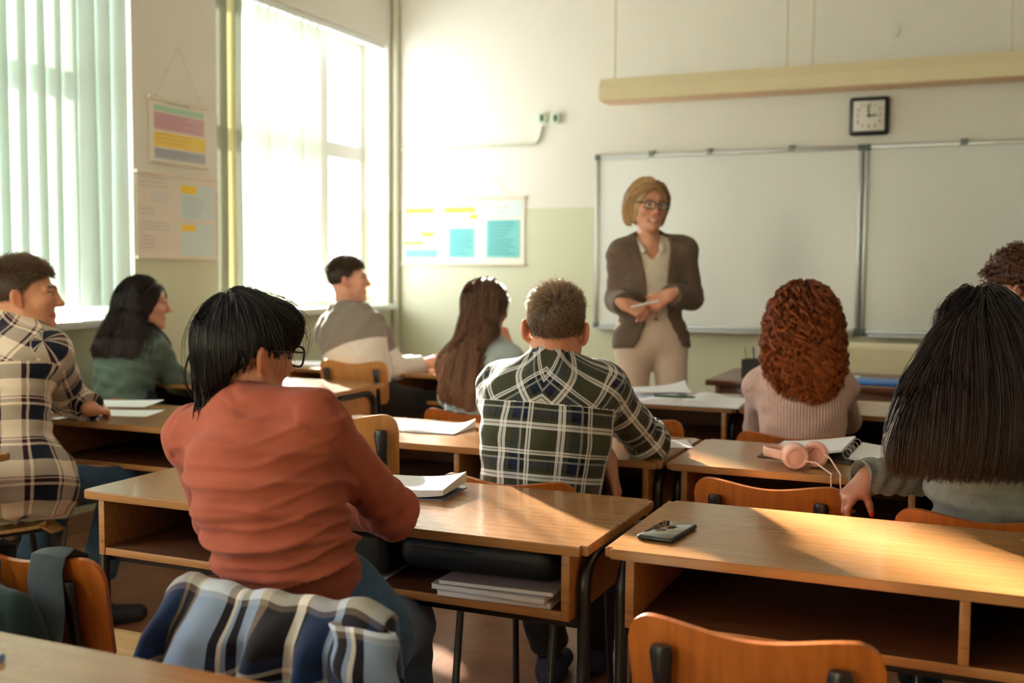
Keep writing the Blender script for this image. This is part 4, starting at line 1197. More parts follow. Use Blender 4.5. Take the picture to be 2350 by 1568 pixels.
def hair_mat(name, root, tip, rough=0.42, spec=0.36):
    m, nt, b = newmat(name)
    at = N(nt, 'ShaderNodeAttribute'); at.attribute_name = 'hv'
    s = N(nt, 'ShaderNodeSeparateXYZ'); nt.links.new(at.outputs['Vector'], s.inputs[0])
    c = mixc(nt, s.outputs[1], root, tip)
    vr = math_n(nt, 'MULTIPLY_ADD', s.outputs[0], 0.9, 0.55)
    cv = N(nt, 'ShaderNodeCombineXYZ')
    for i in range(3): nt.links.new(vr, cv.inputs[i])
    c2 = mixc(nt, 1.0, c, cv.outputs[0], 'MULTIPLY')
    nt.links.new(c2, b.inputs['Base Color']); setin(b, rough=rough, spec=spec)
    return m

# ------------------------------------------------------------------ hair
def strands_mesh(paths, r0, r1, rnd, tipf=None, sides=3):
    """paths (n, m, 3) -> V, Q, hv (random, along, 0)"""
    n, m, _ = paths.shape
    t = np.zeros_like(paths); t[:, 1:-1] = paths[:, 2:] - paths[:, :-2]; t[:, 0] = paths[:, 1] - paths[:, 0]; t[:, -1] = paths[:, -1] - paths[:, -2]
    t /= np.linalg.norm(t, axis=-1, keepdims=True) + 1e-9
    ref = np.where(np.abs(t[..., 2:3]) < 0.9, A3([0, 0, 1]), A3([1, 0, 0]))
    a = np.cross(t, ref); a /= np.linalg.norm(a, axis=-1, keepdims=True) + 1e-9
    b = np.cross(t, a)
    along = np.linspace(0, 1, m)
    rad = (r0 + (r1 - r0) * along ** 1.5)[None, :, None]
    rings = [paths + rad * (a * math.cos(2 * math.pi * k / sides) + b * math.sin(2 * math.pi * k / sides)) for k in range(sides)]
    V = np.stack(rings, 2).reshape(-1, 3)
    base = (np.arange(n)[:, None] * m + np.arange(m - 1)[None, :])[..., None] * sides
    k = np.arange(sides); k2 = (k + 1) % sides
    Q = np.stack([base + k, base + k2, base + sides + k2, base + sides + k], -1).reshape(-1, 4)
    hv = np.zeros((n, m, sides, 3)); hv[..., 0] = rnd[:, None, None]; hv[..., 1] = along[None, :, None]
    return V, Q, hv.reshape(-1, 3)

def flow(S, roots, dirfun, steps, ds, off, pull=0.5):
    p = roots.copy(); out = [p.copy()]; vel = None
    for i in range(steps):
        n = S.grad(p); g = dirfun(p, i / steps)
        gn = (g * n).sum(-1, keepdims=True)
        g = g - np.minimum(gn, 0) * n
        if vel is not None: g = 0.55 * g + 0.45 * vel
        vel = g / (np.linalg.norm(g, axis=-1, keepdims=True) + 1e-9)
        st = ds if np.isscalar(ds) else ds[:, None]
        p = p + vel * st
        d = S.eval(p)[:, None]; n = S.grad(p); o = off if np.isscalar(off) else off[:, None]
        corr = np.where(d < o, o - d, (o - d) * pull)
        p = p + n * np.clip(corr, -0.02, 0.03)
        out.append(p.copy())
    return np.stack(out, 1)

def clumps(guides, m, rad, rs, tip=0.3, frizz=0.0):
    """m strands around each guide"""
    n, k, _ = guides.shape
    o = rs.normal(size=(n, m, 1, 3)) * rad
    prof = np.linspace(1.0, tip, k)[None, None, :, None]
    P = guides[:, None] + o * prof
    if frizz:
        fz = rs.normal(size=(n, m, k, 3)) * frizz; fz = np.cumsum(fz, 2); fz -= fz[:, :, :1]; P = P + fz
    return P.reshape(n * m, k, 3)

def ball_dirs(n, rs):
    v = rs.normal(size=(n, 3)); return v / np.linalg.norm(v, axis=1, keepdims=True)

SK_C, SK_R = A3([0, -0.014, 0.032]), A3([0.075, 0.096, 0.086])
def scalp_roots(n, rs, region, c, R, s, lift=0.0):
    """random roots on the skull ellipsoid where region(local)->bool"""
    out = []
    while sum(map(len, out)) < n:
        v = ball_dirs(n * 4, rs); q = SK_C + v * (SK_R + lift)
        out.append(q[region(q)])
    q = np.concatenate(out)[:n]
    return q, A3(c) + (q * s) @ R.T
def hairline(q, front=0.062, side=0.0, nape=-0.055):
    """True where hair grows on the skull (head-local coordinates)"""
    x, y, z = np.abs(q[:, 0]), q[:, 1], q[:, 2]
    th = np.where(y > 0.035, front - 0.012 * (x / 0.05) ** 2, np.where(y > -0.005, side + (front - side) * np.clip((y + 0.005) / 0.05, 0, 1) ** 1.2, side + (nape - side) * np.clip((-0.005 - y) / 0.06, 0, 1)))
    return z > th

def short_hair(parent, c, R, s, mat, rs, n=5200, ltop=0.032, lside=0.010, front=0.062, sweep=(0.1, 0.5, 0.2), stand=0.5, crown=(0.0, -0.075, 0.085), r0=0.0006, loc=None, cap=0.0018, nape=-0.058, side=-0.004, curl=0.0, capside=0.030, capnape=-0.012, jit=0.2):
    S = SDF(); S.ell(A3(c) + R @ (SK_C * s), (SK_R + cap) * s, R, 0)
    def cutf(P):
        q = ((P - A3(c)) @ R) / s
        x, y, z = np.abs(q[..., 0]), q[..., 1], q[..., 2]
        th = np.where(y > 0.035, front - 0.012 * (x / 0.05) ** 2, np.where(y > -0.005, capside + (front - capside) * np.clip((y + 0.005) / 0.05, 0, 1) ** 1.2, capside + (capnape - capside) * np.clip((-0.005 - y) / 0.06, 0, 1)))
        return (z - th) * s * 0.7
    S.fn(cutf, A3(c) - 0.2, A3(c) + 0.2, 0.004, True)
    V, Q = S.mesh(0.004)
    hvb = np.zeros((len(V), 3)); hvb[:, 0] = 0.25
    q, roots = scalp_roots(n, rs, lambda q: hairline(q, front, side, nape), c, R, s, 0.001)
    topw = np.clip((q[:, 2] - 0.03) / 0.06, 0, 1); topw = topw * topw * (3 - 2 * topw)
    L = (lside + (ltop - lside) * topw) * rs.uniform(0.75, 1.15, len(q))
    nl = (q - SK_C) / (SK_R ** 2); nl /= np.linalg.norm(nl, axis=1, keepdims=True)
    away = q - A3(crown); sw = A3([sweep[0], 0, 0]) * 1.0
    t = away / (np.linalg.norm(away, axis=1, keepdims=True) + 1e-6) + A3(sweep) * topw[:, None]
    sp = np.cross(nl, t); t = t + 1.3 * sp * np.exp(-(np.linalg.norm(away, axis=1) / 0.065) ** 2)[:, None]
    t = t - nl * (t * nl).sum(1, keepdims=True); t /= np.linalg.norm(t, axis=1, keepdims=True) + 1e-6
    st = (stand * (0.35 + 0.65 * topw))[:, None]
    d0 = nl * st + t * (1 - st * 0.5) + rs.normal(size=q.shape) * jit; d0 /= np.linalg.norm(d0, axis=1, keepdims=True)
    m = 6; P = np.zeros((len(q), m, 3)); p = q.copy(); d = d0.copy()
    ph = rs.uniform(0, 6.28, len(q))
    for i in range(m):
        P[:, i] = p
        p = p + d * (L / (m - 1))[:, None]; d = d + t * 0.18 - nl * 0.10; d /= np.linalg.norm(d, axis=1, keepdims=True)
    if curl:
        a = np.linspace(0, 1, m)[None, :, None]
        b1 = np.cross(nl, d0); P = P + curl * a * (np.cos(ph[:, None, None] + a * 7) * b1[:, None] + np.sin(ph[:, None, None] + a * 7) * t[:, None])
    W = A3(c) + (P * s) @ R.T
    v2, q2, hv2 = strands_mesh(W, r0, r0 * 0.35, rs.uniform(0, 1, len(q)))
    return mesh_np('hair', np.concatenate([V, v2]), np.concatenate([Q, q2 + len(V)]), mat, parent, attrs={'hv': ('FLOAT_VECTOR', np.concatenate([hvb, hv2]))}, loc=loc)

def long_hair(parent, S, base_vox, guides, m, rad, rs, mat, r0=0.0007, r1=0.0003, tip=0.35, frizz=0.0, loc=None, base_shift=None, stray=None):
    V, Q = S.mesh(base_vox)
    hvb = np.zeros((len(V), 3)); hvb[:, 0] = 0.1; zz = V[:, 2]; hvb[:, 1] = (zz.max() - zz) / (np.ptp(zz) + 1e-9)
    P = clumps(guides, m, rad, rs, tip, frizz)
    gv = np.repeat(rs.uniform(0, 1, len(guides)), m)
    rnd = np.clip(0.55 * gv + 0.45 * rs.uniform(0, 1, len(P)), 0, 1)
    Vs = [V]; Qs = [Q]; hs = [hvb]; off = len(V)
    v2, q2, h2 = strands_mesh(P, r0, r1, rnd); Vs.append(v2); Qs.append(q2 + off); hs.append(h2); off += len(v2)
    if stray is not None:
        v2, q2, h2 = strands_mesh(stray, r0 * 0.6, r1 * 0.6, rs.uniform(0, 1, len(stray))); Vs.append(v2); Qs.append(q2 + off); hs.append(h2)
    return mesh_np('hair', np.concatenate(Vs), np.concatenate(Qs), mat, parent, attrs={'hv': ('FLOAT_VECTOR', np.concatenate(hs))}, loc=loc)

# ------------------------------------------------------------------ whole figures
class Fig: pass
def torso_ops(S, J, g, k=0.05, wide=1.0, bust=False, low=True):
    up = nrm(J.neck - J.pel)
    r = frame(J.cyaw)[:, 0]; r = nrm(r - up * (r @ up)); f = np.cross(up, r)
    Rc = np.stack([r, f, up], 1)
    rp = frame(J.pyaw)[:, 0]; up2 = nrm(up + A3([0, 0, 0.6])); rp = nrm(rp - up2 * (rp @ up2)); Rp = np.stack([rp, np.cross(up2, rp), up2], 1)
    w = J.build
    L = np.linalg.norm(J.neck - J.pel)
    bend = J.bend      # how far the back rounds backwards
    at = lambda t, fo=0.0: J.pel + (J.neck - J.pel) * t + f * (fo - bend * 4 * t * (1 - t))
    if low: S.ell(J.pel, A3([0.158 * w, 0.118 * w, 0.105]) + g, Rp, k)
    S.ell(at(0.30), A3([0.132 * w, 0.098 * w, 0.13]) + g, Rc, k)
    S.ell(at(0.60), A3([0.150 * w, 0.108 * w, 0.155]) + g, Rc, k)
    S.ell(at(0.82), A3([0.148 * w, 0.088 * w, 0.085]) + g, Rc, k)
    for sh in (J.shL, J.shR):
        S.cone(at(0.84), sh, 0.062 * w + g, 0.054 * w + g, k)
        S.cone(J.neck + up * 0.01, J.neck * 0.35 + sh * 0.65 + up * 0.012, 0.045 + g, 0.036 + g, k * 0.8)
    if bust:
        for x in (-1, 1): S.ell(at(0.62, 0.075) + r * x * 0.068, A3([0.062, 0.055, 0.06]) + g, Rc, 0.035)
    return Rc, at, L

def arm_ops(S, J, g, which, k=0.03, endt=1.0, cap=True, fa=(0.047, 0.040, 0.030)):
    sh, el, wr = (J.shL, J.elL, J.wrL) if which == 'L' else (J.shR, J.elR, J.wrR)
    S.cone(sh, el, (fa[0] + 0.004) * J.limb + g, fa[1] * J.limb + g, k)
    if endt > 0:
        e = el + (wr - el) * endt
        S.cone(el, e, fa[1] * J.limb + g, (fa[1] + (fa[2] - fa[1]) * endt) * J.limb + g, k * 0.7, capb=cap)

def leg_ops(S, J, g, k=0.04, upto=1.0, flare=0.0):
    r = frame(J.pyaw)[:, 0]
    for kn, an, sx in ((J.knL, J.anL, -1), (J.knR, J.anR, 1)):
        if kn is None: continue
        hip = J.pel + r * sx * 0.088 - A3([0, 0, 0.01])
        S.cone(hip, kn, 0.086 * J.build + g, 0.058 * J.build + g, k)
        e = kn + (an - kn) * upto
        S.cone(kn, e, 0.056 * J.build + g, 0.042 + g + flare, k * 0.6, capb=True)

def wrinkle(V, Nn, P, amp, seed, dirs, wl, warp=0.6):
    """fold displacement: ridged waves along given directions, warped"""
    rs = np.random.RandomState(seed); d = np.zeros(len(V))
    for j in range(4):
        w = rs.normal(size=3) * 5; 
    for dv, l in zip(dirs, wl):
        ph = np.zeros(len(V))
        for j in range(5):
            w = rs.normal(size=3) * (7 if j < 3 else 16); ph += np.sin(V @ w + rs.uniform(0, 6.28)) * (1.0 if j < 3 else 0.45)
        x = V @ A3(dv) * (2 * math.pi / l) + ph * warp
        mod = 0.5 + 0.5 * np.sin(V @ (rs.normal(size=3) * 9) + rs.uniform(0, 6.28)) 
        y = np.sin(x); y = np.sign(y) * np.abs(y) ** 0.8
        d += y * mod
    return d * amp

def cloth_uv(V, J, Rc, at, L):
    """cloth coordinates (u around, v along) per vertex; returns array and part index (0 torso,1 left arm,2 right arm)"""
    up = Rc[:, 2]
    out = np.zeros((len(V), 3)); best = np.full(len(V), 1e9); part = np.zeros(len(V), int)
    q = (V - J.pel) @ Rc; t = np.clip(q[:, 2] / L, -0.3, 1.15)
    ctr = J.pel + (J.neck - J.pel) * t[:, None]
    ql = (V - ctr) @ Rc
    d0 = np.sqrt((ql[:, 0] / 0.155) ** 2 + (ql[:, 1] / 0.115) ** 2) * 0.13 - 0.13
    th = np.arctan2(ql[:, 0], -ql[:, 1])
    u0 = th * 0.135; v0 = q[:, 2]
    best = d0; out[:, 0] = u0; out[:, 1] = v0
    for pi, (sh, el, wr) in enumerate(((J.shL, J.elL, J.wrL), (J.shR, J.elR, J.wrR)), 1):
        if el is None: continue
        acc = 0.0; ref = None
        for a, b in ((sh, el), (el, wr)):
            ab = b - a; l = np.linalg.norm(ab); ax = ab / l
            tt = np.clip(((V - a) @ ab) / (l * l), -0.15 if acc == 0 else 0, 1.1)
            pr = V - (a + tt[:, None] * ab)
            dd = np.linalg.norm(pr, axis=1) - 0.052 + (0.012 if acc == 0 else 0) * 0
            dd = dd + np.where(((V - a) @ ax) < 0.0, 0.02, 0) * (acc == 0)
            e1 = Rc[:, 1] - ax * (Rc[:, 1] @ ax); 
            if np.linalg.norm(e1) < 0.2: e1 = Rc[:, 0] - ax * (Rc[:, 0] @ ax)
            e1 = nrm(e1); e2 = np.cross(ax, e1)
            th = np.arctan2(pr @ e2, -(pr @ e1))
            m = dd < best
            best = np.where(m, dd, best); part[m] = pi
            out[m, 0] = th[m] * 0.058 + 0.3 * pi; out[m, 1] = -(tt[m] * l + acc)
            acc += l
    return out, part

def fig(name_label, cat='person', **kw):
    J = Fig(); J.build = 1.0; J.limb = 1.0; J.bend = 0.02; J.hs = 1.0; J.pyaw = J.cyaw = 0.0; J.hr = 0.0; J.hp = 0.0
    J.knL = J.knR = J.anL = J.anR = None; J.elL = J.elR = J.wrL = J.wrR = None; J.group = None; J.label = name_label
    J.female = False; J.smile = 0.0; J.skin = srgb(214, 160, 128); J.lips = srgb(186, 104, 92); J.hairc = srgb(60, 40, 28); J.vox = 0.005; J.hands = {}; J.bust = False; J.barearm = {}
    for k, v in kw.items(): setattr(J, k, v)
    J.R = frame(J.hyaw, J.hp, J.hr)
    return J

def make_body(J):
    S = SDF()
    Rc, at, L = torso_ops(S, J, -0.012, 0.05)
    up = Rc[:, 2]
    T = head_sdf(S, J.head, J.R, J.hs, J.female, J.smile)
    nb = J.neck - up * 0.01 + Rc[:, 1] * 0.02
    S.cone(T(0, -0.022, -0.045), nb, 0.053 * J.hs * (0.9 if J.female else 1.02), 0.056 * J.hs * (0.92 if J.female else 1.05), 0.028)
    S.cone(T(0, 0.03, -0.075), nb + Rc[:, 1] * 0.015, 0.030 * J.hs, 0.040 * J.hs, 0.03)
    nails = []
    for w in 'LR':
        el = J.elL if w == 'L' else J.elR
        if el is None: continue
        arm_ops(S, J, -0.006, w, 0.03, 1.0, cap=False)
        wr = J.wrL if w == 'L' else J.wrR
        hk = dict(J.hands.get(w) or {}); hk.setdefault('yd', wr - el); hk.setdefault('zd', (0, 0, 1))
        hand_sdf(S, wr, side=1 if w == 'L' else -1, nails=nails, s=hk.pop('s', 0.95), **hk)
    if J.knL is not None:
        leg_ops(S, J, -0.012)
    V, Q = S.mesh(J.vox)
    col = head_colors(V, J.head, J.R, J.hs, J.skin, J.hairc, J.lips, J.female, J.smile)
    Nn = vnormals(V, Q)
    for w in 'LR':
        wr = J.wrL if w == 'L' else J.wrR
        if wr is not None:
            d = np.linalg.norm(V - wr, axis=1); m = np.clip((d - 0.07) / 0.06, 0, 1) * (d < 0.24)
            m = (m * 0.35)[:, None]; col = col * (1 - m) + A3(J.skin) * A3([1.0, 0.74, 0.66]) * m
    nc = getattr(J, 'nailcol', None)
    if nc is not None:
        for p, r in nails:
            m = np.linalg.norm(V - p, axis=1) < r; col[m] = nc
    base = A3([J.pel[0], J.pel[1], 0.0]); J.base = base
    o = mesh_np('person', V, Q, SKIN, None, attrs={'tint': ('FLOAT_COLOR', np.concatenate([col, np.ones((len(V), 1))], 1))}, loc=base)
    tag(o, J.label, 'person', J.group)
    J.obj = o; J.Rc, J.at, J.L = Rc, at, L
    return o

def garment(J, name, mat, g=0.012, k=0.05, hem=-0.10, sleeves={'L': 1.0, 'R': 1.0}, pre=None, collar=None, wr_amp=0.0035, wr_dirs=None, wr_wl=None, seed=1, vox=None, hemtilt=None, extra=None, yoke=None, label=None, post=None, sl_g=None, fa=(0.047, 0.040, 0.032), warp=0.6, hemrib=0.0):
    S = SDF()
    Rc, at, L = torso_ops(S, J, g, k, bust=J.bust)
    up = Rc[:, 2]
    hn = -up if hemtilt is None else -nrm(hemtilt)
    if pre: pre(S, Rc, at, L)
    S.cut(J.pel + up * hem, hn)
    for w, t in sleeves.items():
        arm_ops(S, J, (g if sl_g is None else sl_g), w, 0.035, t, fa=fa)
    if extra: extra(S, Rc, at, L)
    if collar == 'crew':
        for i in range(20):
            a0, a1 = 2 * math.pi * i / 20, 2 * math.pi * (i + 1) / 20
            c = J.neck + up * 0.022 + Rc[:, 1] * 0.022
            pt = lambda a: c + Rc[:, 0] * math.cos(a) * 0.066 * J.hs + Rc[:, 1] * math.sin(a) * 0.066 * J.hs - up * 0.02 * math.sin(a)
            S.cone(pt(a0), pt(a1), 0.009, 0.009, 0.012)
    if collar == 'shirt':
        for i in range(24):
            a0, a1 = 2 * math.pi * (i / 24), 2 * math.pi * ((i + 1) / 24)
            c = J.neck + up * 0.022 + Rc[:, 1] * 0.016
            def pt(a, h, e): return c + Rc[:, 0] * math.cos(a) * (0.066 + e) * J.hs + Rc[:, 1] * math.sin(a) * (0.069 + e) * J.hs + up * (h - 0.024 * math.sin(a))
            S.cone(pt(a0, 0.016, 0), pt(a1, 0.016, 0), 0.006, 0.006, 0.004); S.cone(pt(a0, 0.0, 0.003), pt(a1, 0.0, 0.003), 0.008, 0.008, 0.008); S.cone(pt(a0, -0.016, 0.009), pt(a1, -0.016, 0.009), 0.009, 0.009, 0.006)
    V, Q = S.mesh(vox or J.vox)
    Nn = vnormals(V, Q)
    uv, part = cloth_uv(V, J, Rc, at, L)
    if wr_amp:
        dirs = wr_dirs or [up + 0.3 * Rc[:, 0], up * 0.7 - 0.7 * Rc[:, 0]]; wl = wr_wl or [0.06, 0.09]
        d = wrinkle(V, Nn, None, wr_amp, seed, dirs, wl, warp)
        V = V + Nn * d[:, None]
    if yoke is not None: uv[:, 2] = ((uv[:, 1] > yoke) & (part == 0)).astype(float)
    if post: V = post(V, Nn, uv, part)
    o = mesh_np(name, V, Q, mat, J.obj, attrs={'cuv': ('FLOAT_VECTOR', uv), 'part': ('FLOAT', part)}, loc=J.base)
    if label: o['label'] = label
    return o

def trousers(J, mat, g=0.008, upto=0.94, name='trousers', vox=None, top=0.12, flare=0.01, amp=0.003, label=None):
    S = SDF()
    up = J.Rc[:, 2]
    rp = frame(J.pyaw)[:, 0]; up2 = nrm(up + A3([0, 0, 0.6])); rp = nrm(rp - up2 * (rp @ up2)); Rp = np.stack([rp, np.cross(up2, rp), up2], 1)
    S.ell(J.pel, A3([0.160 * J.build, 0.120 * J.build, 0.11]) + g, Rp, 0.05)
    S.ell(J.pel + up * 0.07, A3([0.138 * J.build, 0.102 * J.build, 0.09]) + g, Rp, 0.05)
    leg_ops(S, J, g, 0.05, upto, flare)
    S.cut(J.pel + up * top, up)
    J.tS = S
    V, Q = S.mesh(vox or J.vox + 0.001)
    Nn = vnormals(V, Q)
    if amp: V = V + Nn * wrinkle(V, Nn, None, amp, 5, [A3([0.3, 0.5, 1]), A3([0.8, -0.4, 0.6])], [0.07, 0.1])[:, None]
    uv = np.zeros((len(V), 3)); uv[:, 0] = V[:, 0]; uv[:, 1] = V[:, 2]
    return mesh_np(name, V, Q, mat, J.obj, attrs={'cuv': ('FLOAT_VECTOR', uv)}, loc=J.base)

def shoes(J, mat, yaw=None, s=1.0, sole=None):
    f = frame(J.pyaw if yaw is None else yaw)[:, 1]
    for an in (J.anL, J.anR):
        z0 = 0.0
        S = SDF(); a = A3([an[0], an[1], 0])
        S.ell(a - f * 0.03 + A3([0, 0, 0.045]), A3([0.038, 0.05, 0.045]) * s, frame(0), 0.03)
        S.cone(a - f * 0.02 + A3([0, 0, 0.042]), a + f * 0.14 + A3([0, 0, 0.034]), 0.040 * s, 0.032 * s, 0.03)
        S.cone(a + A3([0, 0, 0.05]), A3(an) + A3([0, 0, 0.02]), 0.042, 0.044, 0.03, capb=True)
        S.cut(a + A3([0, 0, 0.003]), (0, 0, -1))
        V, Q = S.mesh(0.006)
        mesh_np('shoe', V, Q, mat, J.obj, loc=J.base)

def glasses(J, col=(0.01, 0.01, 0.015), w=0.026, h=0.019, y=0.102, z=0.004):
    T = lambda x, y_, z_: A3(J.head) + J.R @ (A3([x, y_, z_]) * J.hs) - J.base
    mb = MB()
    for sx in (-1, 1):
        pts = []
        for k in range(25):
            a = 2 * math.pi * k / 24; cx, cz = math.cos(a), math.sin(a)
            px = math.copysign(abs(cx) ** 0.6, cx) * w; pz_ = math.copysign(abs(cz) ** 0.6, cz) * h
            pts.append(T(sx * 0.033 + px, y - 0.10 * abs(sx * 0.033 + px) * 0.9 + 0.004, z + pz_))
        mb.tube(pts, 0.0022, 8)
        mb.tube([T(sx * 0.058, y - 0.004, z + 0.012), T(sx * 0.074, y - 0.020, z + 0.012), T(sx * 0.082, 0.0, z + 0.010), T(sx * 0.081, -0.012, z - 0.002)], 0.0022, 8)
    mb.tube([T(-0.008, y + 0.002, z + 0.006), T(0, y + 0.005, z + 0.008), T(0.008, y + 0.002, z + 0.006)], 0.002, 8)
    g = mb.build('glasses', plain('glasses_frame', col, 0.25), J.obj)
    LENS = bpy.data.materials.get('lens')
    if LENS is None:
        LENS, nt, b = newmat('lens'); nt.nodes.remove(b)
        tr = N(nt, 'ShaderNodeBsdfTransparent'); gl = N(nt, 'ShaderNodeBsdfGlossy'); gl.inputs['Roughness'].default_value = 0.03; mx = N(nt, 'ShaderNodeMixShader'); mx.inputs[0].default_value = 0.08
        nt.links.new(tr.outputs[0], mx.inputs[1]); nt.links.new(gl.outputs[0], mx.inputs[2]); nt.links.new(mx.outputs[0], nt.nodes['Material Output'].inputs['Surface'])
    for sx in (-1, 1):
        mb = MB()
        ring = []
        for k in range(24):
            a = 2 * math.pi * k / 24; cx, cz = math.cos(a), math.sin(a)
            px = math.copysign(abs(cx) ** 0.6, cx) * w; pz_ = math.copysign(abs(cz) ** 0.6, cz) * h
            ring.append(T(sx * 0.033 + px, y - 0.10 * abs(sx * 0.033 + px) * 0.9 + 0.004, z + pz_))
        fv = [mb.bm.verts.new(p) for p in ring]; bv = [mb.bm.verts.new(A3(p) - J.R[:, 1] * 0.0015) for p in ring]
        mb.bm.faces.new(fv); mb.bm.faces.new(list(reversed(bv)))
        for k in range(24): mb.bm.faces.new((fv[k], bv[k], bv[(k + 1) % 24], fv[(k + 1) % 24]))
        mb.build('lens', LENS, g, smooth=False)
    return g
# ------------------------------------------------------------------ the people
RGT, UPV, FWD = R_AX, A3([0, 0, 1.0]), nrm(A3([F_AX[0], F_AX[1], 0]))
def auto_legs(J, spread=0.09, reach=0.40, kz=0.49):
    f = frame(J.pyaw)[:, 1]; r = frame(J.pyaw)[:, 0]
    for s, kn, an in ((-1, 'knL', 'anL'), (1, 'knR', 'anR')):
        if getattr(J, kn) is None:
            k = J.pel + f * reach + r * s * (spread + 0.02); k = A3([k[0], k[1], kz]); setattr(J, kn, k)
            setattr(J, an, A3([k[0] + f[0] * 0.02, k[1] + f[1] * 0.02, 0.095]))
def cut_paths(P, zend, m):
    """shorten each path where it falls below its own zend, resample to m points"""
    n, k, _ = P.shape; out = np.zeros((n, m, 3))
    for i in range(n):
        z = P[i, :, 2]; idx = np.where(z < zend[i])[0]
        e = k - 1.0
        if len(idx) and idx[0] > 0:
            j = idx[0]; e = j - 1 + (z[j - 1] - zend[i]) / (z[j - 1] - z[j] + 1e-9)
        elif len(idx): e = 1.5
        t = np.linspace(0, max(e, 1.0), m); a = np.clip(t.astype(int), 0, k - 2); fr = (t - a)[:, None]
        out[i] = P[i, a] * (1 - fr) + P[i, a + 1] * fr
    return out
def hull_head(S, J, lift=0.012, k=0.03):
    S.ell(A3(J.head) + J.R @ (SK_C * J.hs), (SK_R + lift) * J.hs, J.R, k)
def face_cut(S, J, top=0.066, k=0.008):
    h = (top + 0.125) / 2; cz = top - h
    S.ell(HT(J, 0, 0.094, cz), A3([0.064, 0.072, h]) * J.hs, J.R, k, sub=True)
def seeds(S, n, rs, vox, J, cond, zmin=0.0):
    V, Q = S.mesh(vox); q = ((V - J.head) @ J.R) / J.hs
    i = np.where(cond(q) & (V[:, 2] > zmin))[0]; i = i[rs.permutation(len(i))[:n]]
    return V[i]
def HT(J, x, y, z): return A3(J.head) + J.R @ (A3([x, y, z]) * J.hs)

DENIM = knit('blue_denim', srgb(62, 86, 112), fine=700, var=0.16, sheen=0.1)
DENIM_D = knit('dark_denim', srgb(36, 44, 60), fine=700, var=0.14, sheen=0.1)
CHARC = knit('charcoal_trousers', srgb(38, 36, 36), fine=600, var=0.1, sheen=0.1)
SHOE_D = plain('dark_shoe', srgb(30, 28, 38), 0.6)

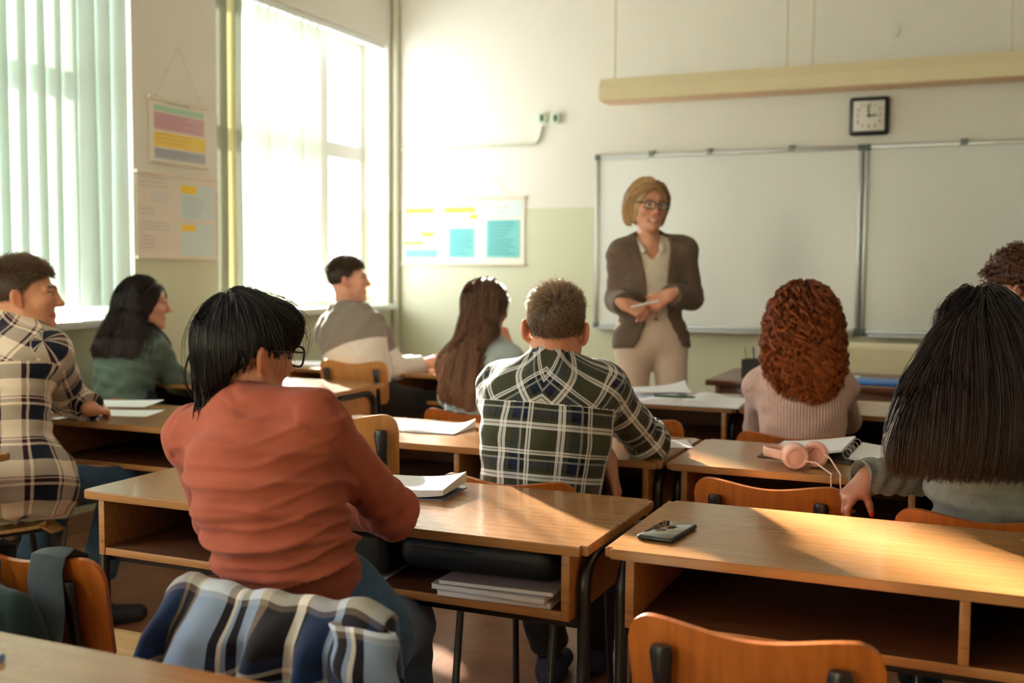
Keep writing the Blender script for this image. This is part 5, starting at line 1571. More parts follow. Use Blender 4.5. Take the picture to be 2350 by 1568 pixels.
# ---- woman in the orange sweater (foreground)
def p_orange():
    J = fig('person with short black hair and glasses in an orange sweater, leaning on the front desk', hyaw=-19, hp=-8, hr=4, cyaw=10, pyaw=22,
            head=PX(566, 806, 2.02), neck=PX(575, 962, 1.97), pel=PX(735, 1455, 2.0), shL=PX(450, 1004, 2.08), shR=PX(722, 978, 1.93),
            elL=PX(500, 1190, 2.26), wrL=PX(640, 1165, 2.45), elR=PX(905, 1180, 2.12), wrR=PX(812, 1172, 2.32), build=0.88, limb=0.90, bend=0.03, hs=0.885, female=True,
            skin=srgb(196, 136, 104), hairc=srgb(24, 20, 22), vox=0.0045)
    J.hands = {'R': dict(yd=-RGT * 0.6 + FWD * 0.6, zd=UPV + RGT * 0.2, curl=(0.5, 0.6, 0.4))}
    auto_legs(J, kz=0.5)
    make_body(J)
    up = J.Rc[:, 2]; rr = J.Rc[:, 0]
    OR = knit('orange_fine_knit', srgb(152, 79, 60), fine=600, var=0.05, rib_strength=0.35, sheen=0.12, rib=0.0045, ribmask=True)
    def folds(V, Nn, uv, part):
        low = np.clip(1.15 - (uv[:, 1] - 0.02) / 0.46, 0, 1) * (part == 0)
        x = (uv[:, 1] + 0.18 * uv[:, 0] + 0.5 * uv[:, 0] ** 2) * 2 * math.pi / 0.056 + 1.3 * np.sin(uv[:, 0] * 9 + 0.6) + 0.9 * np.sin(uv[:, 0] * 17 + uv[:, 1] * 12)
        rg = lambda x, k: np.exp(-k * (1 - np.cos(x)))
        d = (rg(x, 1.6) - 0.35) * 0.015 * low
        xb = (uv[:, 1] + 0.16 * uv[:, 0]) * 2 * math.pi / 0.037 + 1.8 * np.sin(uv[:, 0] * 11 + 2.0) + 0.8 * np.sin(uv[:, 0] * 31)
        d += (rg(xb, 2.5) - 0.25) * 0.0105 * low * (0.5 + 0.5 * np.sin(uv[:, 0] * 8 + 1.0))
        xc = (uv[:, 1] + 0.55 * uv[:, 0]) * 2 * math.pi / 0.075 + np.sin(uv[:, 0] * 19)
        d += (rg(xc, 2.5) - 0.25) * 0.010 * (part == 0) * np.exp(-((uv[:, 0] - 0.12) / 0.09) ** 2) * np.clip((uv[:, 1] - 0.1) / 0.1, 0, 1) * np.clip((0.36 - uv[:, 1]) / 0.08, 0, 1)
        # crossing sag folds from the shoulder blades
        x2 = (uv[:, 1] + 0.35 * np.abs(uv[:, 0] - 0.02)) * 2 * math.pi / 0.10 + np.sin(uv[:, 0] * 13)
        d += np.sin(x2) * 0.003 * (part == 0) * np.clip((uv[:, 1] - 0.15) / 0.1, 0, 1)
        rib = (part == 0) & (uv[:, 1] < 0.13)
        d[rib] *= 0.25
        uv[:, 2] = rib
        e = (part == 2); xs = uv[:, 1] * 2 * math.pi / 0.05 + np.sin(uv[:, 0] * 30) * 1.2
        d += e * np.sin(xs) * 0.002 * np.exp(-((uv[:, 1] + 0.30) / 0.10) ** 2) * 2
        return V + Nn * d[:, None]
    garment(J, 'sweater', OR, g=0.009, k=0.05, hem=0.085, hemtilt=up + 0.12 * rr, collar='crew', wr_amp=0.0012, seed=3, post=folds, vox=0.0045, sl_g=0.010, sleeves={'L': 1.0, 'R': 0.98})
    trousers(J, DENIM, g=0.010, top=0.13, vox=0.005, amp=0.0015)
    # stitched back pocket laid on the seat of the jeans
    def patch(corners, name, mat, off, n=14):
        c = [A3(p) for p in corners]; U, Vv = np.meshgrid(np.linspace(0, 1, n), np.linspace(0, 1, n), indexing='ij'); U = U[..., None]; Vv = Vv[..., None]
        P = (c[0] * (1 - U) * (1 - Vv) + c[1] * U * (1 - Vv) + c[2] * U * Vv + c[3] * (1 - U) * Vv).reshape(-1, 3)
        for _ in range(12): P = P - J.tS.grad(P) * (J.tS.eval(P)[:, None] - off)
        B = P - J.tS.grad(P) * 0.003
        idx = np.arange(n * n).reshape(n, n); q = np.stack([idx[:-1, :-1], idx[1:, :-1], idx[1:, 1:], idx[:-1, 1:]], -1).reshape(-1, 4); o = n * n
        bd = np.concatenate([idx[:, 0], idx[-1, 1:], idx[::-1, -1][1:], idx[0, ::-1][1:]])
        sk = np.stack([bd[:-1], bd[:-1] + o, bd[1:] + o, bd[1:]], -1)
        Vx = np.concatenate([P, B])
        return mesh_np(name, Vx, np.concatenate([q, q[:, ::-1] + o, sk]), mat, J.obj, attrs={'cuv': ('FLOAT_VECTOR', Vx)}, loc=J.base), P.reshape(n, n, 3)
    pc = [PX(838, 1425, 1.9), PX(905, 1395, 1.92), PX(948, 1520, 1.9), PX(905, 1560, 1.88)]
    po, G_ = patch(pc, 'back_pocket', DENIM, 0.0035)
    mb = MB(); ring = [G_[i, 1] for i in range(1, 13)] + [G_[12, j] for j in range(2, 13)] + [G_[i, 12] for i in range(11, 0, -1)]
    n_ = nrm(J.tS.grad(G_[7:8, 7])[0])
    mb.tube([A3(p) - J.base + n_ * 0.0008 for p in ring], 0.0011, 6); mb.build('stitching', plain('tan_thread', srgb(120, 104, 84), 0.7), po)
    shoes(J, SHOE_D)
    glasses(J, srgb(20, 20, 30), w=0.027, h=0.022, y=0.107, z=0.002)
    # hair: shaggy black crop, ear free on the right
    rs = np.random.RandomState(11)
    S = SDF(); hull_head(S, J, 0.006)
    S.ell(HT(J, -0.008, -0.062, -0.01), A3([0.060, 0.030, 0.080]) * J.hs, J.R, 0.02)
    S.ell(HT(J, -0.047, -0.012, -0.01), A3([0.017, 0.05, 0.07]) * J.hs, J.R, 0.02)
    S.ell(HT(J, 0.034, 0.050, 0.052), A3([0.028, 0.028, 0.036]) * J.hs, J.R, 0.02)
    S.ell(HT(J, 0.0, 0.062, 0.082), A3([0.050, 0.026, 0.028]) * J.hs, J.R, 0.03)
    S.ell(HT(J, 0.100, 0.000, -0.022), A3([0.040, 0.072, 0.048]) * J.hs, J.R, 0.010, sub=True); face_cut(S, J, 0.034)
    q, roots = scalp_roots(1100, rs, lambda q: hairline(q, 0.050, 0.012, -0.075), J.head, J.R, J.hs, 0.012)
    def dirf(p, t):
        l = ((p - J.head) @ J.R) / J.hs
        crown = l - A3([-0.01, -0.06, 0.11]); a = crown / (np.linalg.norm(crown, axis=1, keepdims=True) + 1e-6)
        loc = a * (0.9 - 0.6 * t) + A3([0, 0, -1]) * (0.35 + 0.9 * t)
        fr = np.clip((l[:, 1:2] + 0.0) / 0.05, 0, 1) * np.clip((l[:, 0:1] + 0.02) / 0.05, 0, 1)
        loc = loc + fr * A3([0.1, 0.7, -0.1])
        return loc @ J.R.T
    P = flow(S, roots, dirf, 26, 0.010, rs.uniform(0.0005, 0.0035, len(roots)), 0.4)
    lx, ly = q[:, 0], q[:, 1]
    ze = np.where((lx > 0.012) & (ly > -0.078), 0.018 + rs.uniform(-0.012, 0.014, len(q)), np.where(lx > 0.0, -0.085, -0.118) + rs.uniform(-0.02, 0.02, len(q)))
    ze = np.where((ly > 0.05) & (lx < 0.02), 0.03, ze)
    G = cut_paths(P, J.head[2] + ze * J.hs, 14)
    sd = seeds(S, 1000, rs, 0.007, J, lambda q: (q[:, 2] > -0.04) & ((q[:, 0] < 0.05) | (q[:, 2] > 0.0)))
    P2 = flow(S, sd, lambda p, t: dirf(p, 0.35 + 0.65 * t), 24, 0.0075, rs.uniform(0.0008, 0.004, len(sd)), 0.4)
    l2 = ((sd - J.head) @ J.R) / J.hs; lx, ly = l2[:, 0], l2[:, 1]
    z2 = np.where((lx > 0.012) & (ly > -0.078), 0.016 + rs.uniform(-0.012, 0.014, len(sd)), np.where(lx > 0.0, -0.085, -0.118) + rs.uniform(-0.02, 0.02, len(sd)))
    z2 = np.where((ly > 0.05) & (lx < 0.02), 0.03, z2)
    G = np.concatenate([G, cut_paths(P2, J.head[2] + z2 * J.hs, 14)])
    # wisps at the nape
    qn, rn = scalp_roots(40, rs, lambda q: (q[:, 1] < -0.04) & (q[:, 2] < 0.0) & (q[:, 0] < 0.03), J.head, J.R, J.hs, 0.012)
    Wp = flow(S, rn, lambda p, t: np.tile(A3([0, 0, -1.0]), (len(p), 1)) - np.tile(J.R[:, 0] * 0.25 * (1 - t), (len(p), 1)), 13, 0.0138, 0.004, 0.15)
    Wp[:, :, :] += (np.sin(np.linspace(0, 5, 14))[None, :, None] * rs.normal(size=(len(Wp), 1, 3)) * 0.006)
    ql, rl = scalp_roots(70, rs, lambda q: q[:, 2] > 0.05, J.head, J.R, J.hs, 0.018)
    St = flow(S, rl, dirf, 17, 0.009, 0.011, 0.2)
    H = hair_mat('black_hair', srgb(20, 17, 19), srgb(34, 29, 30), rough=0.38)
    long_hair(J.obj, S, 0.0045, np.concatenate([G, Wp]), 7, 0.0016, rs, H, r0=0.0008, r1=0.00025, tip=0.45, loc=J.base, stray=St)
p_orange()

# ---- blond boy in the green plaid shirt
def p_blond():
    J = fig('person with short blond hair in a green plaid shirt, seen from behind', hyaw=12, hp=-3, hr=2, cyaw=14, pyaw=6,
            head=PX(1277, 755, 2.99), neck=PX(1264, 854, 2.97), pel=PX(1232, 1235, 2.93), shL=PX(1157, 893, 3.03), shR=PX(1380, 893, 2.99),
            elL=PX(1180, 1075, 3.11), wrL=PX(1394, 1058, 3.07), elR=PX(1486, 1016, 3.12), wrR=PX(1492, 985, 3.35),
            knL=PX(1215, 1262, 3.25), anL=PX(1268, 1515, 3.35), knR=PX(1392, 1255, 3.29), anR=PX(1368, 1490, 3.45), build=1.11, limb=1.05, bend=0.02, hs=1.025,
            skin=srgb(206, 148, 118), hairc=srgb(120, 96, 66), vox=0.0045)
    J.hands = {'L': dict(yd=-UPV * 0.9 + RGT * 0.22, zd=RGT * 0.95 + FWD * 0.3, curl=(0.25, 0.35, 0.3))}
    make_body(J)
    dk, wh, nv, ol, gr = srgb(20, 22, 30), srgb(222, 222, 214), srgb(24, 34, 62), srgb(64, 66, 46), srgb(150, 152, 140)
    warp = [(0.0, ol), (0.20, nv), (0.215, ol), (0.30, dk), (0.315, wh), (0.37, dk), (0.385, wh), (0.44, dk), (0.455, ol), (0.52, dk), (0.60, nv), (0.68, gr), (0.72, dk), (0.80, wh), (0.835, dk), (0.85, wh), (0.885, ol)]
    weft = [(0.0, ol), (0.17, dk), (0.18, wh), (0.24, dk), (0.255, wh), (0.31, ol), (0.36, dk), (0.46, nv), (0.56, gr), (0.60, dk), (0.68, wh), (0.72, dk), (0.735, wh), (0.77, ol), (0.90, nv), (0.915, ol)]
    PL = plaid('green_plaid_cotton', 0.140, 0.135, warp, weft, yoke=True)
    up = J.Rc[:, 2]
    def cuff(S, Rc, at, L):
        a = J.elR + (J.wrR - J.elR) * 0.02; b = J.elR + (J.wrR - J.elR) * 0.40
        S.cone(a, b, 0.054, 0.060, 0.012, capb=True)
    def fold(V, Nn, uv, part):
        e = part == 2
        x = uv[:, 1] * 2 * math.pi / 0.042 + 1.6 * np.sin(uv[:, 0] * 22 + 1)
        d = e * (np.abs(np.sin(x / 2)) - 0.5) * 0.011 * np.exp(-((uv[:, 1] + 0.26) / 0.12) ** 2)
        low = np.clip(1 - (uv[:, 1] - 0.0) / 0.16, 0, 1) * (part == 0)
        d += low * np.sin(uv[:, 1] * 2 * math.pi / 0.05 + np.sin(uv[:, 0] * 14) * 1.5) * 0.004
        d += (part == 0) * np.sin(uv[:, 0] * 2 * math.pi / 0.11 + uv[:, 1] * 9) * 0.0025
        return V + Nn * d[:, None]
    garment(J, 'plaid_shirt', PL, g=0.016, k=0.055, hem=0.03, collar='shirt', wr_amp=0.0016, seed=8, sleeves={'L': 0.9, 'R': 0.40}, extra=cuff, post=fold, yoke=0.365, sl_g=0.014)
    trousers(J, CHARC, g=0.010, top=0.10, upto=0.86)
    shoes(J, plain('navy_canvas_shoe', srgb(34, 32, 58), 0.7))
    SK = knit('dark_sock', srgb(22, 20, 26))
    for an, kn in ((J.anL, J.knL), (J.anR, J.knR)):
        S = SDF(); S.cone(an + (kn - an) * 0.45, an - A3([0, 0, 0.02]), 0.045, 0.041, 0.01, capa=True)
        V, Q = S.mesh(0.006); mesh_np('sock', V, Q, SK, J.obj, loc=J.base)
    rs = np.random.RandomState(5)
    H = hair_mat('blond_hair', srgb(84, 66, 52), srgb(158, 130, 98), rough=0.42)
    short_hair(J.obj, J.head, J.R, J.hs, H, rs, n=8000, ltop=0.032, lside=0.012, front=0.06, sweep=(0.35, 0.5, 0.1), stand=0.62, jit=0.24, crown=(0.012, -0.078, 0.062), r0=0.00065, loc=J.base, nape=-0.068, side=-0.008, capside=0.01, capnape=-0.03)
p_blond()

# ---- woman with long dark hair, grey sweater
def p_long_dark():
    J = fig('person with long straight dark hair and grey sweater, red nails, at right foreground', hyaw=20, hp=-4, cyaw=18, pyaw=8,
            head=PX(2245, 788, 2.58), neck=PX(2262, 900, 2.58), pel=PX(2275, 1305, 2.60), shL=PX(2178, 975, 2.62), shR=PX(2395, 965, 2.55),
            elL=PX(2150, 1092, 2.82), wrL=PX(2300, 1085, 2.92), elR=PX(2225, 1092, 2.74), wrR=PX(1994, 1094, 2.63), build=0.96, limb=0.93, bend=0.03, hs=0.97, female=True,
            skin=srgb(160, 104, 80), hairc=srgb(30, 22, 20), vox=0.0042, nailcol=srgb(178, 16, 24))
    J.hands = {'R': dict(yd=-RGT * 0.74 - UPV * 0.66 - FWD * 0.12, zd=UPV * 0.62 - RGT * 0.72 - FWD * 0.25, curl=[(0.45, 0.65, 0.5), (0.6, 0.75, 0.5), (0.75, 0.8, 0.5), (0.85, 0.8, 0.5)], tdir=(0.30, 0.42, -0.9), s=0.84, spread=0.07)}
    auto_legs(J)
    make_body(J)
    GY = knit('grey_melange_knit', srgb(138, 138, 130), fine=420, var=0.14)
    RB = knit('grey_ribbed_cuff', srgb(128, 130, 124), rib=0.0062, ribdir=0, fine=420)
    up = J.Rc[:, 2]
    garment(J, 'sweater', GY, g=0.014, k=0.05, hem=-0.02, wr_amp=0.008, wr_dirs=[up * 0.6 + J.Rc[:, 0] * 0.8, up + J.Rc[:, 0] * 0.2], wr_wl=[0.11, 0.075], seed=2, collar='crew', sleeves={'L': 1.0, 'R': 0.55}, vox=0.005)
    # ribbed cuff sleeve end, its own piece
    S = SDF(); a = J.elR + (J.wrR - J.elR) * 0.30; b = J.elR + (J.wrR - J.elR) * 1.09
    S.cone(a, b, 0.050, 0.044, 0.0, capa=True, capb=True)
    ax = nrm(b - a)
    S.cone(b - ax * 0.03, b + ax * 0.03, 0.036, 0.036, 0.004, capb=False, sub=True)
    V, Q = S.mesh(0.004); Nn = vnormals(V, Q)
    e1 = nrm(np.cross(ax, UPV)); e2 = np.cross(ax, e1); pr = V - a
    th = np.arctan2(pr @ e1, pr @ e2); uv = np.stack([th * 0.046, pr @ ax, np.zeros(len(V))], 1)
    V = V + Nn * (np.sin((pr @ ax) * 2 * math.pi / 0.05 + np.sin(th * 2)) * 0.003)[:, None]
    mesh_np('cuff', V, Q, RB, J.obj, attrs={'cuv': ('FLOAT_VECTOR', uv)}, loc=J.base)
    trousers(J, DENIM_D); shoes(J, SHOE_D)
    rs = np.random.RandomState(21)
    S = SDF(); hull_head(S, J, 0.014, 0.04)
    RC = np.stack([RGT, nrm(np.cross(UPV, RGT)), UPV], 1)
    B = lambda px, py, D, r, k=0.07: S.ell(PX(px, py, D), r, RC, k)
    B(2238, 850, 2.46, (0.110, 0.075, 0.12)); B(2130, 960, 2.47, (0.06, 0.05, 0.10)); B(2222, 960, 2.42, (0.145, 0.060, 0.12)); B(2205, 1040, 2.41, (0.160, 0.050, 0.095)); B(2290, 1000, 2.42, (0.11, 0.05, 0.12))
    SF = SDF(); SF.ops = list(S.ops); torso_ops(SF, J, 0.016, 0.05)
    q, roots = scalp_roots(1000, rs, lambda q: hairline(q, 0.065, 0.0, -0.06), J.head, J.R, J.hs, 0.010)
    back = -J.R[:, 1]
    def dirf(p, t):
        l = ((p - J.head) @ J.R) / J.hs
        w = np.clip((l[:, 1:2] + 0.04) / 0.06, 0, 1) * np.clip(1 - t * 1.6, 0, 1)
        sd = np.sign(l[:, 0:1]) * 0.35 * np.clip(1 - t * 3, 0, 1) * np.clip((l[:, 1:2] + 0.03) / 0.05, 0, 1)
        return np.tile(A3([0, 0, -1.0]), (len(p), 1)) + w * 1.2 * back + sd * J.R[:, 0] - RGT * 0.10 * t
    P = flow(SF, roots, dirf, 44, 0.0118, rs.uniform(0.001, 0.014, len(roots)), 0.35)
    face_cut(S, J)
    zb = PX(2200, 1090, 2.42)[2]
    G = cut_paths(P, zb + rs.uniform(-0.008, 0.012, len(roots)) , 18)
    sd = seeds(S, 1100, rs, 0.009, J, lambda q: (q[:, 1] < 0.03), zb + 0.04)
    P2 = flow(SF, sd, lambda p, t: dirf(p, 0.4 + 0.6 * t), 40, 0.0105, rs.uniform(0.001, 0.008, len(sd)), 0.35)
    G = np.concatenate([G, cut_paths(P2, zb + rs.uniform(-0.008, 0.012, len(sd)), 18)])
    G += (np.sin(np.linspace(0, 7, 18))[None, :, None] * rs.normal(size=(len(G), 1, 3)) * 0.0022)
    S.cut(A3([0, 0, zb + 0.012]), (0, 0, -1))
    ql, rl = scalp_roots(60, rs, lambda q: q[:, 2] > 0.04, J.head, J.R, J.hs, 0.016)
    St = flow(SF, rl, dirf, 25, 0.011, 0.018, 0.1)
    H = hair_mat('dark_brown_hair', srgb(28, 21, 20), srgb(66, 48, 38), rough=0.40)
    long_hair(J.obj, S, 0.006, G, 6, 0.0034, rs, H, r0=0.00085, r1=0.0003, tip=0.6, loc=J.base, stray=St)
p_long_dark()

# ---- woman with red curls, pink ribbed sweater
def p_red():
    J = fig('person with long curly red hair in a pale pink ribbed sweater, seen from behind', hyaw=16, hp=-2, cyaw=18, pyaw=6,
            head=PX(1842, 738, 3.82), neck=PX(1842, 838, 3.80), pel=PX(1836, 1075, 3.76), shL=PX(1748, 890, 3.84), shR=PX(1924, 892, 3.80),
            elL=PX(1738, 985, 4.08), wrL=PX(1790, 965, 4.28), elR=PX(1943, 965, 4.0), wrR=PX(1885, 962, 4.28), build=0.95, limb=0.92, bend=0.025, hs=0.97, female=True, skin=srgb(222, 176, 152), hairc=srgb(120, 56, 22), vox=0.006)
    auto_legs(J); make_body(J)
    PKR = knit('pink_ribbed_knit', srgb(206, 170, 156), rib=0.0105, ribdir=0, fine=300, rib_strength=0.6)
    garment(J, 'sweater', PKR, g=0.012, hem=0.05, wr_amp=0.0022, seed=4, collar='crew', vox=0.005)
    trousers(J, DENIM_D); shoes(J, SHOE_D)
    rs = np.random.RandomState(31)
    S = SDF(); hull_head(S, J, 0.022, 0.05)
    RC = np.stack([RGT, nrm(np.cross(UPV, RGT)), UPV], 1)
    B = lambda px, py, D, r, k=0.07: S.ell(PX(px, py, D), r, RC, k)
    B(1842, 770, 3.76, (0.118, 0.09, 0.11)); B(1846, 830, 3.72, (0.122, 0.075, 0.09)); B(1850, 875, 3.70, (0.095, 0.055, 0.06))
    SF = SDF(); SF.ops = list(S.ops)
    q, roots = scalp_roots(340, rs, lambda q: hairline(q, 0.062, 0.0, -0.06), J.head, J.R, J.hs, 0.012)
    back = -J.R[:, 1]
    def dirf(p, t):
        l = ((p - J.head) @ J.R) / J.hs
        w = np.clip((l[:, 1:2] + 0.04) / 0.06, 0, 1) * np.clip(1 - t * 1.6, 0, 1)
        return np.tile(A3([0, 0, -1.0]), (len(p), 1)) + w * back + np.sign(l[:, 0:1]) * 0.4 * np.clip(1 - t * 2, 0, 1) * np.clip((l[:, 1:2] + 0.03) / 0.05, 0, 1) * J.R[:, 0] - RGT * (((p - J.head) @ RGT)[:, None] * 9.0 * np.clip(t * 2 - 0.5, 0, 1))
    P = flow(SF, roots, dirf, 40, 0.0095, rs.uniform(0.0, 0.014, len(roots)), 0.3)
    zb = PX(1850, 925, 3.70)[2]; zs = PX(1750, 880, 3.76)[2]
    face_cut(S, J)
    sd = seeds(S, 280, rs, 0.010, J, lambda q: (q[:, 1] < 0.04), zb + 0.03)
    P2 = flow(SF, sd, lambda p, t: dirf(p, 0.4 + 0.6 * t), 40, 0.0075, rs.uniform(0.0, 0.010, len(sd)), 0.3)
    P = np.concatenate([P, P2]); roots = np.concatenate([roots, sd])
    lat = np.abs((P[:, -1] - J.head) @ RGT)
    G = cut_paths(P, zb + np.clip(lat / 0.10, 0, 1) ** 2 * (zs - zb) + rs.uniform(-0.02, 0.03, len(roots)), 30)
    # curl each lock into a helix that opens towards the tip
    t = np.linspace(0, 1, 30); tang = np.gradient(G, axis=1); tang /= np.linalg.norm(tang, axis=-1, keepdims=True) + 1e-9
    n1 = np.cross(tang, A3([0.3, 0.8, 0.1])); n1 /= np.linalg.norm(n1, axis=-1, keepdims=True) + 1e-9; n2 = np.cross(tang, n1)
    Ls = np.linalg.norm(np.diff(G, axis=1), axis=-1).sum(1)
    ph = rs.uniform(0, 6.28, len(G))[:, None] + rs.choice([-1, 1], len(G))[:, None] * (t[None] * Ls[:, None] / rs.uniform(0.052, 0.082, len(G))[:, None]) * 2 * math.pi
    am = (rs.uniform(0.009, 0.0165, len(G))[:, None] * np.clip(t * 3, 0, 1)[None])[..., None]
    G = G + am * (np.cos(ph)[..., None] * n1 + np.sin(ph)[..., None] * n2)
    H = hair_mat('red_curly_hair', srgb(104, 44, 16), srgb(190, 100, 42), rough=0.40)
    long_hair(J.obj, S, 0.007, G, 11, 0.0024, rs, H, r0=0.0012, r1=0.00035, tip=0.5, frizz=0.0005, loc=J.base)
p_red()

# ---- boy in cream / navy / maroon plaid shirt, left edge
def p_plaid_left():
    J = fig('person with short brown hair in a cream, navy and maroon plaid shirt at left edge', hyaw=-50, hp=0, hr=0, cyaw=-18, pyaw=-42,
            head=PX(56, 678, 3.62), neck=PX(32, 760, 3.62), pel=PX(38, 1100, 3.52), shL=PX(-45, 815, 3.80), shR=PX(112, 812, 3.56),
            elL=PX(60, 925, 4.0), wrL=PX(150, 940, 4.05), elR=PX(158, 915, 3.84), wrR=PX(208, 938, 3.78), knR=PX(282, 1098, 3.80), anR=PX(222, 1330, 3.84), knL=PX(140, 1120, 4.0), anL=PX(58, 1330, 3.90), build=1.02, limb=1.0, bend=0.03, hs=1.0,
            skin=srgb(206, 148, 116), hairc=srgb(70, 48, 34), vox=0.005)
    J.hands = {'R': dict(s=0.86, yd=RGT * 0.22 + FWD * 0.9 - UPV * 0.12, zd=UPV * 0.8 + RGT * 0.5, curl=(0.5, 0.6, 0.4))}
    make_body(J)
    cr, nv, mr, gy, bk = srgb(230, 214, 194), srgb(20, 23, 42), srgb(70, 18, 32), srgb(104, 104, 104), srgb(26, 22, 30)
    warp = [(0.0, cr), (0.28, mr), (0.37, cr), (0.42, nv), (0.80, cr), (0.86, mr), (0.91, cr)]
    weft = [(0.0, cr), (0.30, nv), (0.66, cr), (0.72, mr), (0.81, cr), (0.84, mr), (0.88, cr)]
    PL = plaid('cream_plaid_flannel', 0.132, 0.132, warp, weft, yoke=True, light=0.0)
    up = J.Rc[:, 2]
    def fold(V, Nn, uv, part):
        d = (part == 2) * (np.abs(np.sin(uv[:, 1] * math.pi / 0.055 + np.sin(uv[:, 0] * 20))) - 0.5) * 0.008 * np.exp(-((uv[:, 1] + 0.28) / 0.12) ** 2)
        low = np.clip(1 - (uv[:, 1] + 0.1) / 0.35, 0, 1) * (part == 0)
        d += low * np.sin(uv[:, 0] * 2 * math.pi / 0.10 + uv[:, 1] * 6) * 0.006
        return V + Nn * d[:, None]
    def tail(S, Rc, at, L): S.ell(J.pel - up * 0.03, A3([0.208, 0.185, 0.17]), Rc, 0.06)
    garment(J, 'plaid_shirt', PL, g=0.020, k=0.06, hem=-0.135, collar='shirt', wr_amp=0.003, seed=12, pre=tail, post=fold, sl_g=0.018, yoke=0.36, fa=(0.047, 0.042, 0.036))
    trousers(J, DENIM, g=0.010, top=0.03); shoes(J, SHOE_D)
    rs = np.random.RandomState(6)
    H = hair_mat('brown_short_hair', srgb(56, 43, 35), srgb(132, 104, 82), rough=0.45)
    short_hair(J.obj, J.head, J.R, J.hs, H, rs, n=9000, ltop=0.040, lside=0.010, front=0.070, sweep=(0.0, 0.45, 0.75), stand=0.8, capside=0.006, capnape=-0.035, r0=0.0007, loc=J.base, nape=-0.06, side=0.0)
p_plaid_left()

# ---- girl in dark green sweater
def p_green():
    J = fig('person with long dark hair in a dark green sweater, below the first window', hyaw=-46, hp=-2, cyaw=-12, pyaw=-8,
            head=PX(332, 698, 5.05), neck=PX(312, 772, 5.05), pel=PX(285, 945, 4.96), shL=PX(252, 812, 5.16), shR=PX(352, 806, 4.96),
            elL=PX(290, 880, 5.36), wrL=PX(390, 885, 5.45), elR=PX(402, 872, 5.06), wrR=PX(446, 892, 5.2), build=0.97, limb=1.0, bend=0.03, hs=0.98, female=True, skin=srgb(204, 150, 126), hairc=srgb(34, 26, 26), vox=0.006)
    auto_legs(J); make_body(J)
    garment(J, 'sweater', knit('dark_green_wool', srgb(94, 114, 104), fine=240, var=0.12, rib=0.008, ribdir=1, rib_strength=0.15), g=0.020, hem=-0.05, wr_amp=0.004, seed=9, collar='crew', vox=0.006)
    trousers(J, DENIM_D); shoes(J, SHOE_D)
    rs = np.random.RandomState(41)
    S = SDF(); hull_head(S, J, 0.010, 0.04)
    RC = np.stack([RGT, nrm(np.cross(UPV, RGT)), UPV], 1)
    B = lambda px, py, D, r, k=0.06: S.ell(PX(px, py, D), r, RC, k)
    B(302, 720, 5.02, (0.080, 0.07, 0.085)); B(285, 760, 4.96, (0.095, 0.06, 0.075)); B(270, 792, 4.93, (0.090, 0.05, 0.05))
    SF = SDF(); SF.ops = list(S.ops); torso_ops(SF, J, 0.024, 0.05)
    q, roots = scalp_roots(600, rs, lambda q: hairline(q, 0.078, 0.0, -0.06), J.head, J.R, J.hs, 0.008)
    back = -J.R[:, 1]
    def dirf(p, t):
        l = ((p - J.head) @ J.R) / J.hs
        w = np.clip((l[:, 1:2] + 0.05) / 0.06, 0, 1) * np.clip(1 - t * 1.2, 0, 1)
        return np.tile(A3([0, 0, -1.0]), (len(p), 1)) + w * 1.0 * back - RGT * 0.25 * t
    P = flow(SF, roots, dirf, 32, 0.0125, rs.uniform(0.0, 0.01, len(roots)), 0.35)
    face_cut(S, J, 0.085)
    G = cut_paths(P, PX(270, 815, 4.95)[2] + rs.uniform(-0.01, 0.02, len(roots)), 18)
    sd = seeds(S, 500, rs, 0.012, J, lambda q: (q[:, 1] < 0.03), PX(270, 800, 4.95)[2])
    P2 = flow(SF, sd, lambda p, t: dirf(p, 0.4 + 0.6 * t), 26, 0.011, rs.uniform(0.001, 0.008, len(sd)), 0.35)
    G = np.concatenate([G, cut_paths(P2, PX(270, 815, 4.95)[2] + rs.uniform(-0.01, 0.02, len(sd)), 18)])
    H = hair_mat('dark_hair', srgb(32, 25, 26), srgb(66, 50, 48), rough=0.4)
    long_hair(J.obj, S, 0.008, G, 6, 0.004, rs, H, r0=0.0009, r1=0.0005, tip=0.6, loc=J.base)
p_green()

